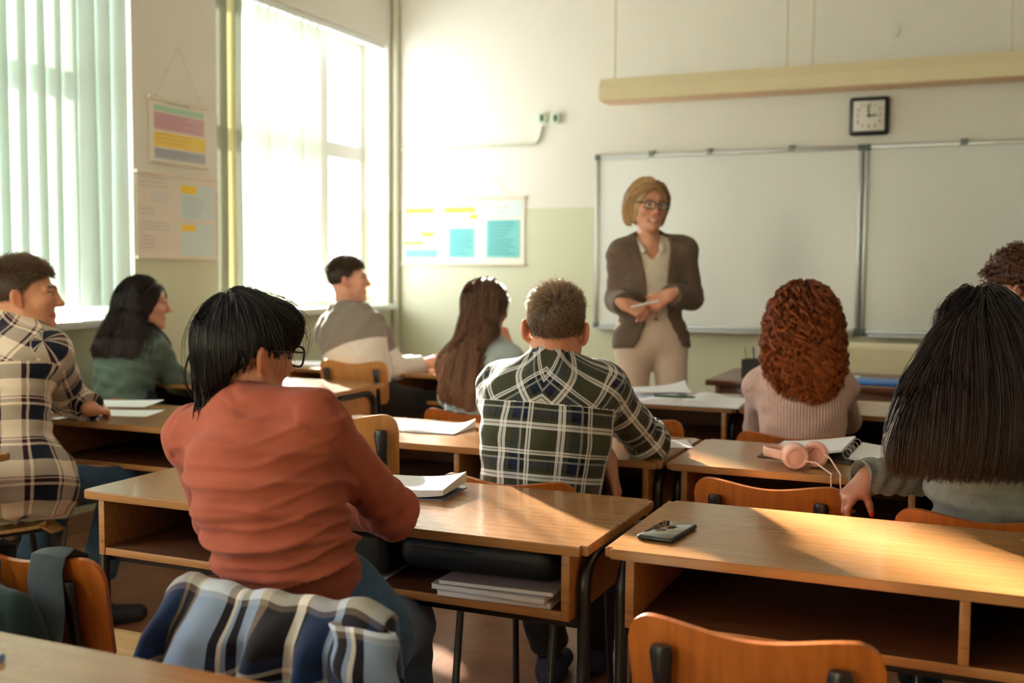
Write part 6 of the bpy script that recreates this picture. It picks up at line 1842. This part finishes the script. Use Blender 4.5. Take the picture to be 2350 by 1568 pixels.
# ---- boy in grey and white sweater
def p_grey_white():
    J = fig('person with short dark hair in a grey and white sweater by the far window', hyaw=-58, hp=2, cyaw=2, pyaw=-45,
            head=PX(798, 643, 5.62), neck=PX(795, 716, 5.64), pel=PX(842, 905, 5.52), shL=PX(757, 764, 5.70), shR=PX(862, 764, 5.58),
            elL=PX(800, 850, 5.92), wrL=PX(950, 836, 5.85), elR=PX(908, 845, 5.62), wrR=PX(966, 838, 5.74), knR=PX(1000, 930, 5.66), anR=PX(1010, 1060, 5.7), knL=PX(960, 930, 5.95), anL=PX(970, 1050, 5.95), build=1.02, limb=1.0, bend=0.03, hs=0.97, skin=srgb(216, 160, 136), hairc=srgb(50, 40, 30), vox=0.006)
    J.hands = {'R': dict(yd=RGT * 0.9 + UPV * 0.15, zd=UPV * 0.6 - FWD * 0.8, curl=(0.7, 0.8, 0.5))}
    make_body(J)
    m = knit('grey_white_knit', srgb(226, 220, 210), fine=260, var=0.05)
    nt = m.node_tree; b = nt.nodes['Principled BSDF']
    u, v, w = cuv_sep(nt); at = N(nt, 'ShaderNodeAttribute'); at.attribute_name = 'part'
    arm = math_n(nt, 'GREATER_THAN', at.outputs['Fac'], 0.5)
    gt = math_n(nt, 'GREATER_THAN', v, 0.245); ga = math_n(nt, 'GREATER_THAN', v, -0.115)
    fac = math_n(nt, 'ADD', math_n(nt, 'MULTIPLY', gt, math_n(nt, 'SUBTRACT', 1.0, arm)), math_n(nt, 'MULTIPLY', ga, arm))
    old = b.inputs['Base Color'].links[0].from_socket
    nt.links.new(mixc(nt, fac, old, srgb(134, 124, 116)), b.inputs['Base Color'])
    garment(J, 'sweater', m, g=0.020, k=0.06, hem=-0.07, wr_amp=0.005, seed=14, collar='crew', vox=0.006, sl_g=0.018)
    trousers(J, CHARC, top=0.05); shoes(J, SHOE_D)
    rs = np.random.RandomState(7)
    H = hair_mat('dark_brown_short_hair', srgb(44, 34, 26), srgb(96, 74, 52), rough=0.45)
    short_hair(J.obj, J.head, J.R, J.hs, H, rs, n=6000, ltop=0.036, lside=0.010, front=0.068, sweep=(0, 0.45, 0.7), stand=0.7, capside=0.006, capnape=-0.035, r0=0.0009, loc=J.base)
p_grey_white()

# ---- girl with long straight light brown hair
def p_brown():
    J = fig('person with very long straight light brown hair and pale blue top, chin on hand', hyaw=-14, hp=-3, hr=3, cyaw=4, pyaw=0,
            head=PX(1116, 708, 4.46), neck=PX(1112, 790, 4.46), pel=PX(1098, 990, 4.40), shL=PX(1042, 838, 4.52), shR=PX(1170, 832, 4.42),
            elL=PX(1030, 912, 4.74), wrL=PX(1085, 885, 4.92), elR=PX(1196, 895, 4.66), wrR=PX(1166, 800, 4.60), build=0.95, limb=0.9, bend=0.02, hs=0.95, female=True, skin=srgb(220, 168, 144), hairc=srgb(92, 64, 46), vox=0.006)
    J.hands = {'R': dict(yd=UPV * 0.9 - RGT * 0.35, zd=RGT * 0.6 - FWD * 0.6, curl=(0.8, 0.8, 0.5))}
    auto_legs(J); make_body(J)
    garment(J, 'top', knit('pale_blue_cotton', srgb(176, 194, 200), fine=500, var=0.05), g=0.010, hem=-0.02, wr_amp=0.003, seed=15, collar='crew', vox=0.006)
    trousers(J, DENIM_D); shoes(J, SHOE_D)
    rs = np.random.RandomState(51)
    S = SDF(); hull_head(S, J, 0.009, 0.04)
    RC = np.stack([RGT, nrm(np.cross(UPV, RGT)), UPV], 1)
    B = lambda px, py, D, r, k=0.06: S.ell(PX(px, py, D), r, RC, k)
    B(1096, 765, 4.40, (0.078, 0.06, 0.09)); B(1074, 835, 4.36, (0.080, 0.045, 0.10)); B(1056, 895, 4.34, (0.082, 0.04, 0.08)); face_cut(S, J)
    SF = SDF(); SF.ops = list(S.ops); torso_ops(SF, J, 0.012, 0.05)
    q, roots = scalp_roots(700, rs, lambda q: hairline(q, 0.066, -0.005, -0.06), J.head, J.R, J.hs, 0.008)
    back = -J.R[:, 1]
    def dirf(p, t):
        l = ((p - J.head) @ J.R) / J.hs
        w = np.clip((l[:, 1:2] + 0.05) / 0.06, 0, 1) * np.clip(1 - t * 1.4, 0, 1)
        rt = np.clip(((p - PX(1096, 800, 4.4)) @ RGT)[:, None] / 0.05, 0, 1) * (p[:, 2:3] < J.head[2] - 0.03)
        return np.tile(A3([0, 0, -1.0]), (len(p), 1)) + w * 1.3 * back - RGT * 0.20 * t - RGT * rt * 1.1
    P = flow(SF, roots, dirf, 44, 0.0135, rs.uniform(0.0, 0.009, len(roots)), 0.4)
    xl = (P[:, -1] - J.head) @ RGT
    G = cut_paths(P, PX(1070, 935, 4.34)[2] + rs.uniform(-0.01, 0.012, len(roots)) + np.clip((-xl - 0.09), 0, 1) * 0.6, 22)
    S.cut(A3([0, 0, PX(1070, 930, 4.34)[2]]), (0, 0, -1))
    sd = seeds(S, 500, rs, 0.012, J, lambda q: (q[:, 1] < 0.03), PX(1070, 915, 4.34)[2])
    P2 = flow(SF, sd, lambda p, t: dirf(p, 0.4 + 0.6 * t), 36, 0.0115, rs.uniform(0.001, 0.006, len(sd)), 0.4)
    x2 = (P2[:, -1] - J.head) @ RGT
    G = np.concatenate([G, cut_paths(P2, PX(1070, 935, 4.34)[2] + rs.uniform(-0.01, 0.012, len(sd)) + np.clip((-x2 - 0.09), 0, 1) * 0.6, 22)])
    H = hair_mat('light_brown_hair', srgb(98, 70, 54), srgb(168, 128, 100), rough=0.38)
    long_hair(J.obj, S, 0.008, G, 5, 0.0035, rs, H, r0=0.0009, r1=0.0006, tip=0.8, loc=J.base)
    cl = MB()
    c = PX(1077, 708, 4.40)
    for k in range(4):
        a = PX(1072 - 1.2 * k, 690 + 9 * k, 4.37); b = PX(1086 - 1.2 * k, 688 + 9 * k, 4.36); cl.cyl(a - J.base, b - J.base, 0.0042, 8)
    cl.build('hair_clip', plain('pale_gold_clip', srgb(226, 204, 176), 0.25, metal=0.6), J.obj)
p_brown()

# ---- boy with curly dark hair, right edge
def p_curly():
    J = fig('person with curly dark brown hair and black top, cut off by the right edge', hyaw=60, hp=0, cyaw=30, pyaw=5,
            head=PX(2354, 663, 3.62), neck=PX(2372, 745, 3.62), pel=PX(2400, 1010, 3.6), shL=PX(2290, 800, 3.72), shR=PX(2475, 800, 3.62),
            elL=PX(2270, 920, 3.9), wrL=PX(2330, 930, 4.1), elR=PX(2500, 930, 3.85), wrR=PX(2430, 940, 4.1), build=1.0, limb=1.0, hs=1.0, skin=srgb(206, 146, 116), hairc=srgb(56, 34, 24), vox=0.006)
    auto_legs(J); make_body(J)
    garment(J, 'top', knit('black_jersey', srgb(26, 24, 26), fine=400), g=0.014, hem=-0.04, wr_amp=0.003, seed=17, collar='crew', vox=0.007)
    trousers(J, CHARC); shoes(J, SHOE_D)
    rs = np.random.RandomState(61)
    S = SDF(); hull_head(S, J, 0.014, 0.03); S.ell(HT(J, 0, 0.03, 0.085), A3([0.075, 0.085, 0.05]) * J.hs, J.R, 0.03)
    S.cut(HT(J, 0, -0.01, 0.012), -(J.R[:, 2] + 0.75 * -J.R[:, 1] * -1 * 0 + 0.0 * J.R[:, 1]))
    q, roots = scalp_roots(420, rs, lambda q: hairline(q, 0.045, 0.02, 0.0), J.head, J.R, J.hs, 0.012)
    n0 = (q - SK_C); n0 /= np.linalg.norm(n0, axis=1, keepdims=True)
    k = 24; t = np.linspace(0, 1, k)
    Ld = rs.uniform(0.03, 0.05, len(q)); base = q[:, None] + n0[:, None] * (t[None, :, None] * Ld[:, None, None]) + A3([0, 0.4, -0.25]) * (t[None, :, None] ** 2 * Ld[:, None, None])
    ph = rs.uniform(0, 6.28, len(q))[:, None] + t[None] * 2 * math.pi * rs.uniform(1.6, 2.6, len(q))[:, None]
    b1 = np.cross(n0, A3([0.2, 0.3, 0.9])); b1 /= np.linalg.norm(b1, axis=1, keepdims=True); b2 = np.cross(n0, b1)
    base = base + 0.0085 * np.clip(t * 3, 0, 1)[None, :, None] * (np.cos(ph)[..., None] * b1[:, None] + np.sin(ph)[..., None] * b2[:, None])
    G = A3(J.head) + (base * J.hs) @ J.R.T
    H = hair_mat('curly_brown_hair', srgb(44, 26, 18), srgb(104, 64, 42), rough=0.42)
    qs, rsd = scalp_roots(1600, rs, lambda q: hairline(q, 0.05, -0.01, -0.065) & (q[:, 2] < 0.03), J.head, J.R, J.hs, 0.001)
    nn = (qs - SK_C); nn /= np.linalg.norm(nn, axis=1, keepdims=True)
    st = A3(J.head) + ((qs[:, None] + (nn * 0.4 + A3([0, -0.3, -0.8]))[:, None] * (t[None, :, None] * 0.009)) * J.hs) @ J.R.T
    long_hair(J.obj, S, 0.006, G, 12, 0.002, rs, H, r0=0.0008, r1=0.0004, tip=0.8, loc=J.base, stray=st)
p_curly()

# ---- teacher
def p_teacher():
    D = 4.98
    J = fig('person with blond bob and glasses in a brown blazer, standing and smiling before the whiteboard', hyaw=217, hp=-3, hr=-3, cyaw=208, pyaw=206,
            head=PX(1488, 474, D - 0.02), neck=PX(1487, 562, D + 0.03), pel=PX(1494, 772, D + 0.02), shR=PX(1428, 586, D + 0.0), shL=PX(1566, 578, D + 0.03),
            elR=PX(1417, 690, D + 0.06), wrR=PX(1432, 698, D - 0.19), elL=PX(1586, 684, D + 0.06), wrL=PX(1540, 676, D - 0.16),
            knR=PX(1455, 965, D + 0.0), anR=PX(1455, 1165, D + 0.06), knL=PX(1545, 965, D - 0.02), anL=PX(1550, 1165, D + 0.04), build=0.93, limb=0.92, bend=0.0, hs=0.97, female=True, smile=0.9,
            skin=srgb(204, 150, 122), hairc=srgb(120, 88, 56), lips=srgb(180, 92, 84), vox=0.005)
    J.hands = {'R': dict(yd=RGT * 0.75 - UPV * 0.35 - FWD * 0.25, zd=UPV * 0.6 - FWD * 0.8, curl=(0.7, 0.7, 0.4), s=0.9), 'L': dict(yd=-RGT * 0.80 - UPV * 0.45 - FWD * 0.1, zd=UPV * 0.55 - FWD * 0.85, curl=(0.45, 0.6, 0.4), s=0.9)}
    J.anR[2] = J.anL[2] = 0.10
    make_body(J)
    up = J.Rc[:, 2]
    sh = knit('cream_striped_cotton', srgb(222, 212, 196), rib=0.013, ribdir=0, fine=500, rib_strength=0.1, sheen=0.05)
    def vneck(S, Rc, at, L):
        def f(P):
            q = (P - J.neck) @ Rc; x, y, z = np.abs(q[..., 0]), q[..., 1], q[..., 2]
            return np.maximum(np.maximum(x - np.clip(0.052 + (z + 0.01) * 0.62, 0.0, 0.055), -0.075 - z), 0.012 - y)
        S.fn(f, J.neck - 0.25, J.neck + 0.25, 0.004, True)
        def g2(P):
            q = (P - J.neck) @ Rc
            return np.maximum(np.linalg.norm(q[..., :2] - A3([0, 0.018]), axis=-1) - 0.056, -0.02 - q[..., 2])
        S.fn(g2, J.neck - 0.25, J.neck + 0.25, 0.003, True)
        for x in (-1, 1):   # collar leaves
            c = J.neck + Rc[:, 0] * x * 0.058 + Rc[:, 1] * 0.055 - up * 0.02
            S.cone(J.neck + Rc[:, 0] * x * 0.060 + Rc[:, 1] * 0.025 + up * 0.022, J.neck + Rc[:, 0] * x * 0.042 + Rc[:, 1] * 0.100 - up * 0.040, 0.016, 0.012, 0.006)
    garment(J, 'shirt', sh, g=0.004, k=0.05, hem=0.06, sleeves={'L': 0.5, 'R': 0.5}, collar=None, wr_amp=0.0012, seed=19, vox=0.005, extra=vneck)
    bz = knit('brown_tweed', srgb(104, 88, 76), fine=320, var=0.14, sheen=0.1)
    def open_front(S, Rc, at, L):
        def f(P):
            q = (P - J.pel) @ Rc; x, y, z = np.abs(q[..., 0] + 0.012), q[..., 1], q[..., 2]
            w = np.where(z > 0.10, 0.058 + 0.02 * np.clip((z - 0.3) / 0.12, -0.4, 1), 0.048 + 0.095 * np.clip((0.10 - z) / 0.20, 0, 1.6) ** 1.3)
            return np.maximum(x - w, 0.015 - y)
        S.ell(J.pel - up * 0.05, A3([0.178, 0.135, 0.16]), Rc, 0.05)
        for sh in (J.shL, J.shR): S.ell(sh + up * 0.016, A3([0.052, 0.050, 0.040]), Rc, 0.03)
        S.fn(f, J.pel - 0.6, J.pel + 0.8, 0.006, True)
    garment(J, 'blazer', bz, g=0.020, k=0.05, hem=-0.055, sleeves={'L': 1.0, 'R': 1.0}, wr_amp=0.002, seed=23, pre=open_front, vox=0.005, sl_g=0.014, fa=(0.05, 0.046, 0.040))
    trousers(J, knit('beige_trousers', srgb(212, 192, 176), fine=500, var=0.05, sheen=0.1), g=0.006, top=0.10, amp=0.002, flare=0.02, upto=0.96, vox=0.006)
    shoes(J, SHOE_D)
    bt = MB(); c = J.pel + up * 0.075 + J.Rc[:, 1] * 0.118 - J.base
    bt.cyl(c, c + J.Rc[:, 1] * 0.012, 0.009, 14); bt.build('button', plain('brass_button', srgb(150, 120, 70), 0.35, metal=0.7), J.obj)
    glasses(J, srgb(40, 30, 34), w=0.026, h=0.018, y=0.106, z=0.004)
    # watch at her left wrist
    ax = nrm(J.wrL - J.elL); e1 = nrm(np.cross(ax, UPV)); e2 = np.cross(ax, e1); c = J.wrL - ax * 0.012 - J.base
    mb = MB(); mb.tube([c + (e1 * math.cos(a) * 0.030 + e2 * math.sin(a) * 0.028) for a in [2 * math.pi * i / 24 for i in range(25)]], 0.006, 8, cap=False)
    w_ = mb.build('wristwatch', plain('watch_brown', srgb(120, 74, 44), 0.4), J.obj)
    mb = MB(); d = -FWD * 0.8 + UPV * 0.5; d = nrm(d - ax * (d @ ax)); mb.cyl(c + d * 0.030, c + d * 0.040, 0.014, 18); mb.build('dial', plain('watch_gold', srgb(190, 150, 90), 0.3, metal=0.8), w_)
    rs = np.random.RandomState(71)
    S = SDF(); hull_head(S, J, 0.013, 0.03)
    for x in (-1, 1): S.ell(HT(J, x * 0.064, -0.020, -0.014), A3([0.022, 0.050, 0.072]) * J.hs, J.R, 0.025)
    S.ell(HT(J, 0, -0.066, -0.022), A3([0.075, 0.045, 0.078]) * J.hs, J.R, 0.03)
    S.ell(HT(J, 0.0, 0.085, -0.030), A3([0.066, 0.080, 0.106]) * J.hs, J.R, 0.008, sub=True)
    q, roots = scalp_roots(900, rs, lambda q: hairline(q, 0.078, 0.01, -0.06), J.head, J.R, J.hs, 0.010)
    def dirf(p, t):
        l = ((p - J.head) @ J.R) / J.hs
        part = np.sign(l[:, 0:1] + 0.022)
        w = np.clip((l[:, 1:2] + 0.03) / 0.05, 0, 1) * np.clip(1 - 1.3 * t, 0, 1)
        loc = np.tile(A3([0, 0, -0.9]), (len(p), 1)) + part * A3([1.7, 0, 0]) * np.clip(1 - t * 1.5, 0, 1) + w * A3([0, -1.3, 0.3])
        return loc @ J.R.T
    P = flow(S, roots, dirf, 22, 0.0105, rs.uniform(0.0, 0.008, len(roots)), 0.45)
    G = cut_paths(P, J.head[2] + (-0.080 + rs.uniform(-0.012, 0.014, len(roots))) * J.hs, 14)
    H = hair_mat('blond_bob_hair', srgb(176, 140, 92), srgb(226, 192, 140), rough=0.42)
    long_hair(J.obj, S, 0.005, G, 7, 0.003, rs, H, r0=0.0008, r1=0.0004, tip=0.6, loc=J.base)
    a = PX(1448, 705, D - 0.29); b = PX(1508, 692, D - 0.28)
    mb = MB(); mb.cyl(A3([0, 0, 0]), b - a, 0.0055, 10); mb.tube([b - a, (b - a) * 1.1], [0.0055, 0.002], 10)
    o = mb.build('marker_pen', plain('white_marker', srgb(226, 224, 222), 0.35)); o.location = a
    tag(o, 'white marker pen held between both hands of the teacher', 'pen')
p_teacher()

# ------------------------------------------------------------------ jacket over the chair back, backpack, maroon cloth
def jacket():
    ch = C_P3.location; zt = 0.745
    e = thing('plaid_jacket', 'blue, white and black plaid flannel shirt draped over chair of orange sweater woman', 'jacket', (ch[0], ch[1], 0.0))
    bl, wh, bk, nv, tn = srgb(150, 170, 196), srgb(226, 218, 204), srgb(24, 22, 26), srgb(28, 50, 88), srgb(120, 104, 86)
    warp = [(0.0, nv), (0.10, tn), (0.115, bk), (0.16, tn), (0.175, bl), (0.32, bk), (0.355, wh), (0.37, bl), (0.385, bk), (0.42, bl), (0.48, tn), (0.52, bk), (0.66, wh), (0.70, bk), (0.72, nv), (0.84, bl), (0.88, bk)]
    weft = [(0.0, bl), (0.08, wh), (0.22, tn), (0.26, bk), (0.52, nv), (0.60, wh), (0.63, bk), (0.68, bl)]
    PL = plaid('flannel_jacket_plaid', 0.52, 0.26, warp, weft, mixf=0.36, light=0.0)
    rs = np.random.RandomState(2)
    def sheet_mesh(fn, nu, nv, name, thick=0.006, uvs=(0.5, 0.6), uo=(0, 0)):
        U, Vv = np.meshgrid(np.linspace(0, 1, nu + 1), np.linspace(0, 1, nv + 1), indexing='ij')
        P = fn(U, Vv); du = np.gradient(P, axis=0); dv = np.gradient(P, axis=1); n = np.cross(du, dv); n /= np.linalg.norm(n, axis=-1, keepdims=True) + 1e-9
        A = P.reshape(-1, 3); B = (P - n * thick).reshape(-1, 3)
        idx = np.arange((nu + 1) * (nv + 1)).reshape(nu + 1, nv + 1)
        q = np.stack([idx[:-1, :-1], idx[1:, :-1], idx[1:, 1:], idx[:-1, 1:]], -1).reshape(-1, 4); o = len(A)
        bd = np.concatenate([idx[:, 0], idx[-1, 1:], idx[::-1, -1][1:], idx[0, ::-1][1:]])
        sk = np.stack([bd[:-1], bd[:-1] + o, bd[1:] + o, bd[1:]], -1)
        uv = np.stack([U * uvs[0] + uo[0], Vv * uvs[1] + uo[1], U * 0], -1).reshape(-1, 3)
        return mesh_np(name, np.concatenate([A, B]), np.concatenate([q, q[:, ::-1] + o, sk]), PL, e, attrs={'cuv': ('FLOAT_VECTOR', np.concatenate([uv, uv]))})
    # main body of the shirt hung over the backrest: v=0 front side, ~0.35 over the top edge, v=1 hanging behind
    def body(U, Vv):
        x = (U - 0.5) * (0.43 + 0.17 * np.clip((Vv - 0.4) / 0.6, 0, 1))
        s = abs(2 * U - 1); top = zt + 0.012 - 0.018 * (0.5 + 0.5 * np.cos(math.pi * np.minimum(1, s / 0.85))) * 0.6 - 0.02 * np.clip((s - 0.75) / 0.25, 0, 1) ** 2
        Ln = 0.64 * Vv - 0.20   # arc length from the top edge, negative on the sitter's side
        r = 0.016
        ang = np.clip(Ln / r, -math.pi / 2, math.pi / 2)
        y = -0.052 - 0.0 - np.sin(ang) * r
        z = top - r + np.cos(ang) * r
        down = np.where(np.abs(Ln) > r * math.pi / 2, np.abs(Ln) - r * math.pi / 2, 0)
        back = Ln > 0
        z = z - down
        ph = U * 2 * math.pi * 4.2 + 1.2 * np.sin(U * 9) + 1.5 * Vv
        am = np.clip(down / 0.12, 0, 1) * 0.030 + 0.003
        y = y - np.where(back, 1, -0.35) * (0.10 * down * (1 if True else 0) + am * (0.8 + np.sin(ph))) - np.where(back, 0.035, 0) * np.clip(down / 0.05, 0, 1)
        x = x + np.where(back, 1, 0) * (0.010 * np.sin(ph * 0.7 + 1) * np.clip(down / 0.1, 0, 1) - 0.03 * down)
        cr = np.sin(U * 31 + 3 * np.sin(Vv * 7) + Vv * 14) * np.sin(Vv * 19 + U * 6)
        y = y - np.where(back, 1, 0) * cr * 0.007 * np.clip(down / 0.05, 0, 1); z = z + 0.006 * np.sin(U * 23) * np.sin(U * 9 + 1)
        z = z - np.where(back, 1, 0) * 0.05 * np.clip(down / 0.2, 0, 1) * np.sin(U * 7 + 0.5) * 0.6
        return np.stack([x, y, z], -1)
    sheet_mesh(body, 90, 90, 'body_cloth', uvs=(0.55, 0.64), uo=(0, 0.10))
    # one sleeve flopped down on the right
    def sleeve(U, Vv):
        a = U * 2 * math.pi; rr = 0.052 - 0.014 * Vv
        cx = 0.19 + 0.085 * Vv; cy = -0.085 - 0.05 * np.sin(Vv * 3.0); cz = zt - 0.015 - 0.34 * Vv
        wob = 1 + 0.16 * np.sin(a * 3 + Vv * 9) + 0.10 * np.sin(Vv * 34 + a)
        return np.stack([cx + rr * wob * np.cos(a), cy - 0.75 * rr * wob * np.sin(a), cz + 0.012 * np.sin(a)], -1)
    sheet_mesh(sleeve, 48, 50, 'sleeve', thick=0.004, uvs=(0.34, 0.36), uo=(0.1, 0.05))
jacket()

def backpack():
    ch = C_bag.location
    GRN = knit('dark_green_canvas', srgb(36, 52, 52), fine=500, var=0.12, sheen=0.15); STR = knit('grey_green_strap', srgb(52, 60, 62), fine=700, var=0.1)
    e = thing('backpack', 'dark green backpack hanging by its straps from the chair at bottom left', 'backpack', (ch[0], ch[1], 0))
    S = SDF()
    S.ell((-0.01, -0.135, 0.50), (0.165, 0.085, 0.19), None, 0.04); S.ell((-0.02, -0.14, 0.40), (0.18, 0.10, 0.14), None, 0.05); S.ell((0.02, -0.135, 0.635), (0.105, 0.05, 0.07), None, 0.05)
    S.cone((-0.14, -0.205, 0.56), (0.08, -0.215, 0.57), 0.012, 0.012, 0.01)
    S.cone((-0.14, -0.205, 0.56), (-0.17, -0.20, 0.40), 0.012, 0.012, 0.01); S.cone((0.08, -0.215, 0.57), (0.11, -0.205, 0.42), 0.012, 0.012, 0.01)
    V, Q = S.mesh(0.006); Nn = vnormals(V, Q)
    d = wrinkle(V, Nn, None, 0.0075, 33, [A3([0.9, 0.2, 0.5]), A3([0.4, 0.1, -1])], [0.09, 0.12])
    uv = np.zeros_like(V)
    mesh_np('bag_body', V + Nn * d[:, None], Q, GRN, e, attrs={'cuv': ('FLOAT_VECTOR', uv)})
    zt = 0.745
    for x0, x1, w in ((0.088, 0.05, 0.046), (-0.10, -0.09, 0.046)):
        mb = MB()
        pts = [(x0 + 0.03, -0.105, 0.56), (x0 + 0.02, -0.082, 0.65), (x0, -0.068, 0.715), (x0, -0.058, zt + 0.003), (x0, -0.040, zt + 0.010), (x0, -0.020, zt - 0.005), (x0 - 0.01, -0.016, 0.66), (x1 - 0.01, -0.022, 0.58)]
        mb.tube(pts, w, 14, flat=(0.13, 1.0), up=(0, 1, 0.2)); mb.build('strap', STR, e)
    mb = MB(); mb.tube([(-0.06, -0.10, 0.66), (-0.065, -0.085, 0.73), (-0.045, -0.08, 0.765), (-0.02, -0.085, 0.73), (-0.015, -0.10, 0.66)], 0.013, 10, flat=(0.4, 1.0)); mb.build('grab_loop', STR, e)
backpack()
def maroon_cloth():
    c = C_tall
    R = Matrix.Rotation(c.rotation_euler.z, 4, 'Z')
    mb = MB()
    def fn(u, v):
        Ln = 0.24 * v - 0.10; x = -0.11 + 0.10 * u; r = 0.012; a = max(-math.pi / 2, min(math.pi / 2, Ln / r)); dn = max(0, abs(Ln) - r * math.pi / 2)
        return (x + 0.01 * math.sin(v * 8), -0.045 - math.sin(a) * r - (0.25 * dn if Ln > 0 else -0.18 * dn) - 0.004 * math.sin(u * 12), 0.888 + math.cos(a) * r - dn)
    mb.grid(fn, 16, 30, 0.004)
    o = mb.build('scarf', knit('maroon_wool', srgb(92, 30, 44))); o.location = c.location; o.rotation_euler = c.rotation_euler
    tag(o, 'small maroon cloth hung over top edge of the light plywood chair', 'cloth')
maroon_cloth()
for o in (desk0, chair0, tall0): pass
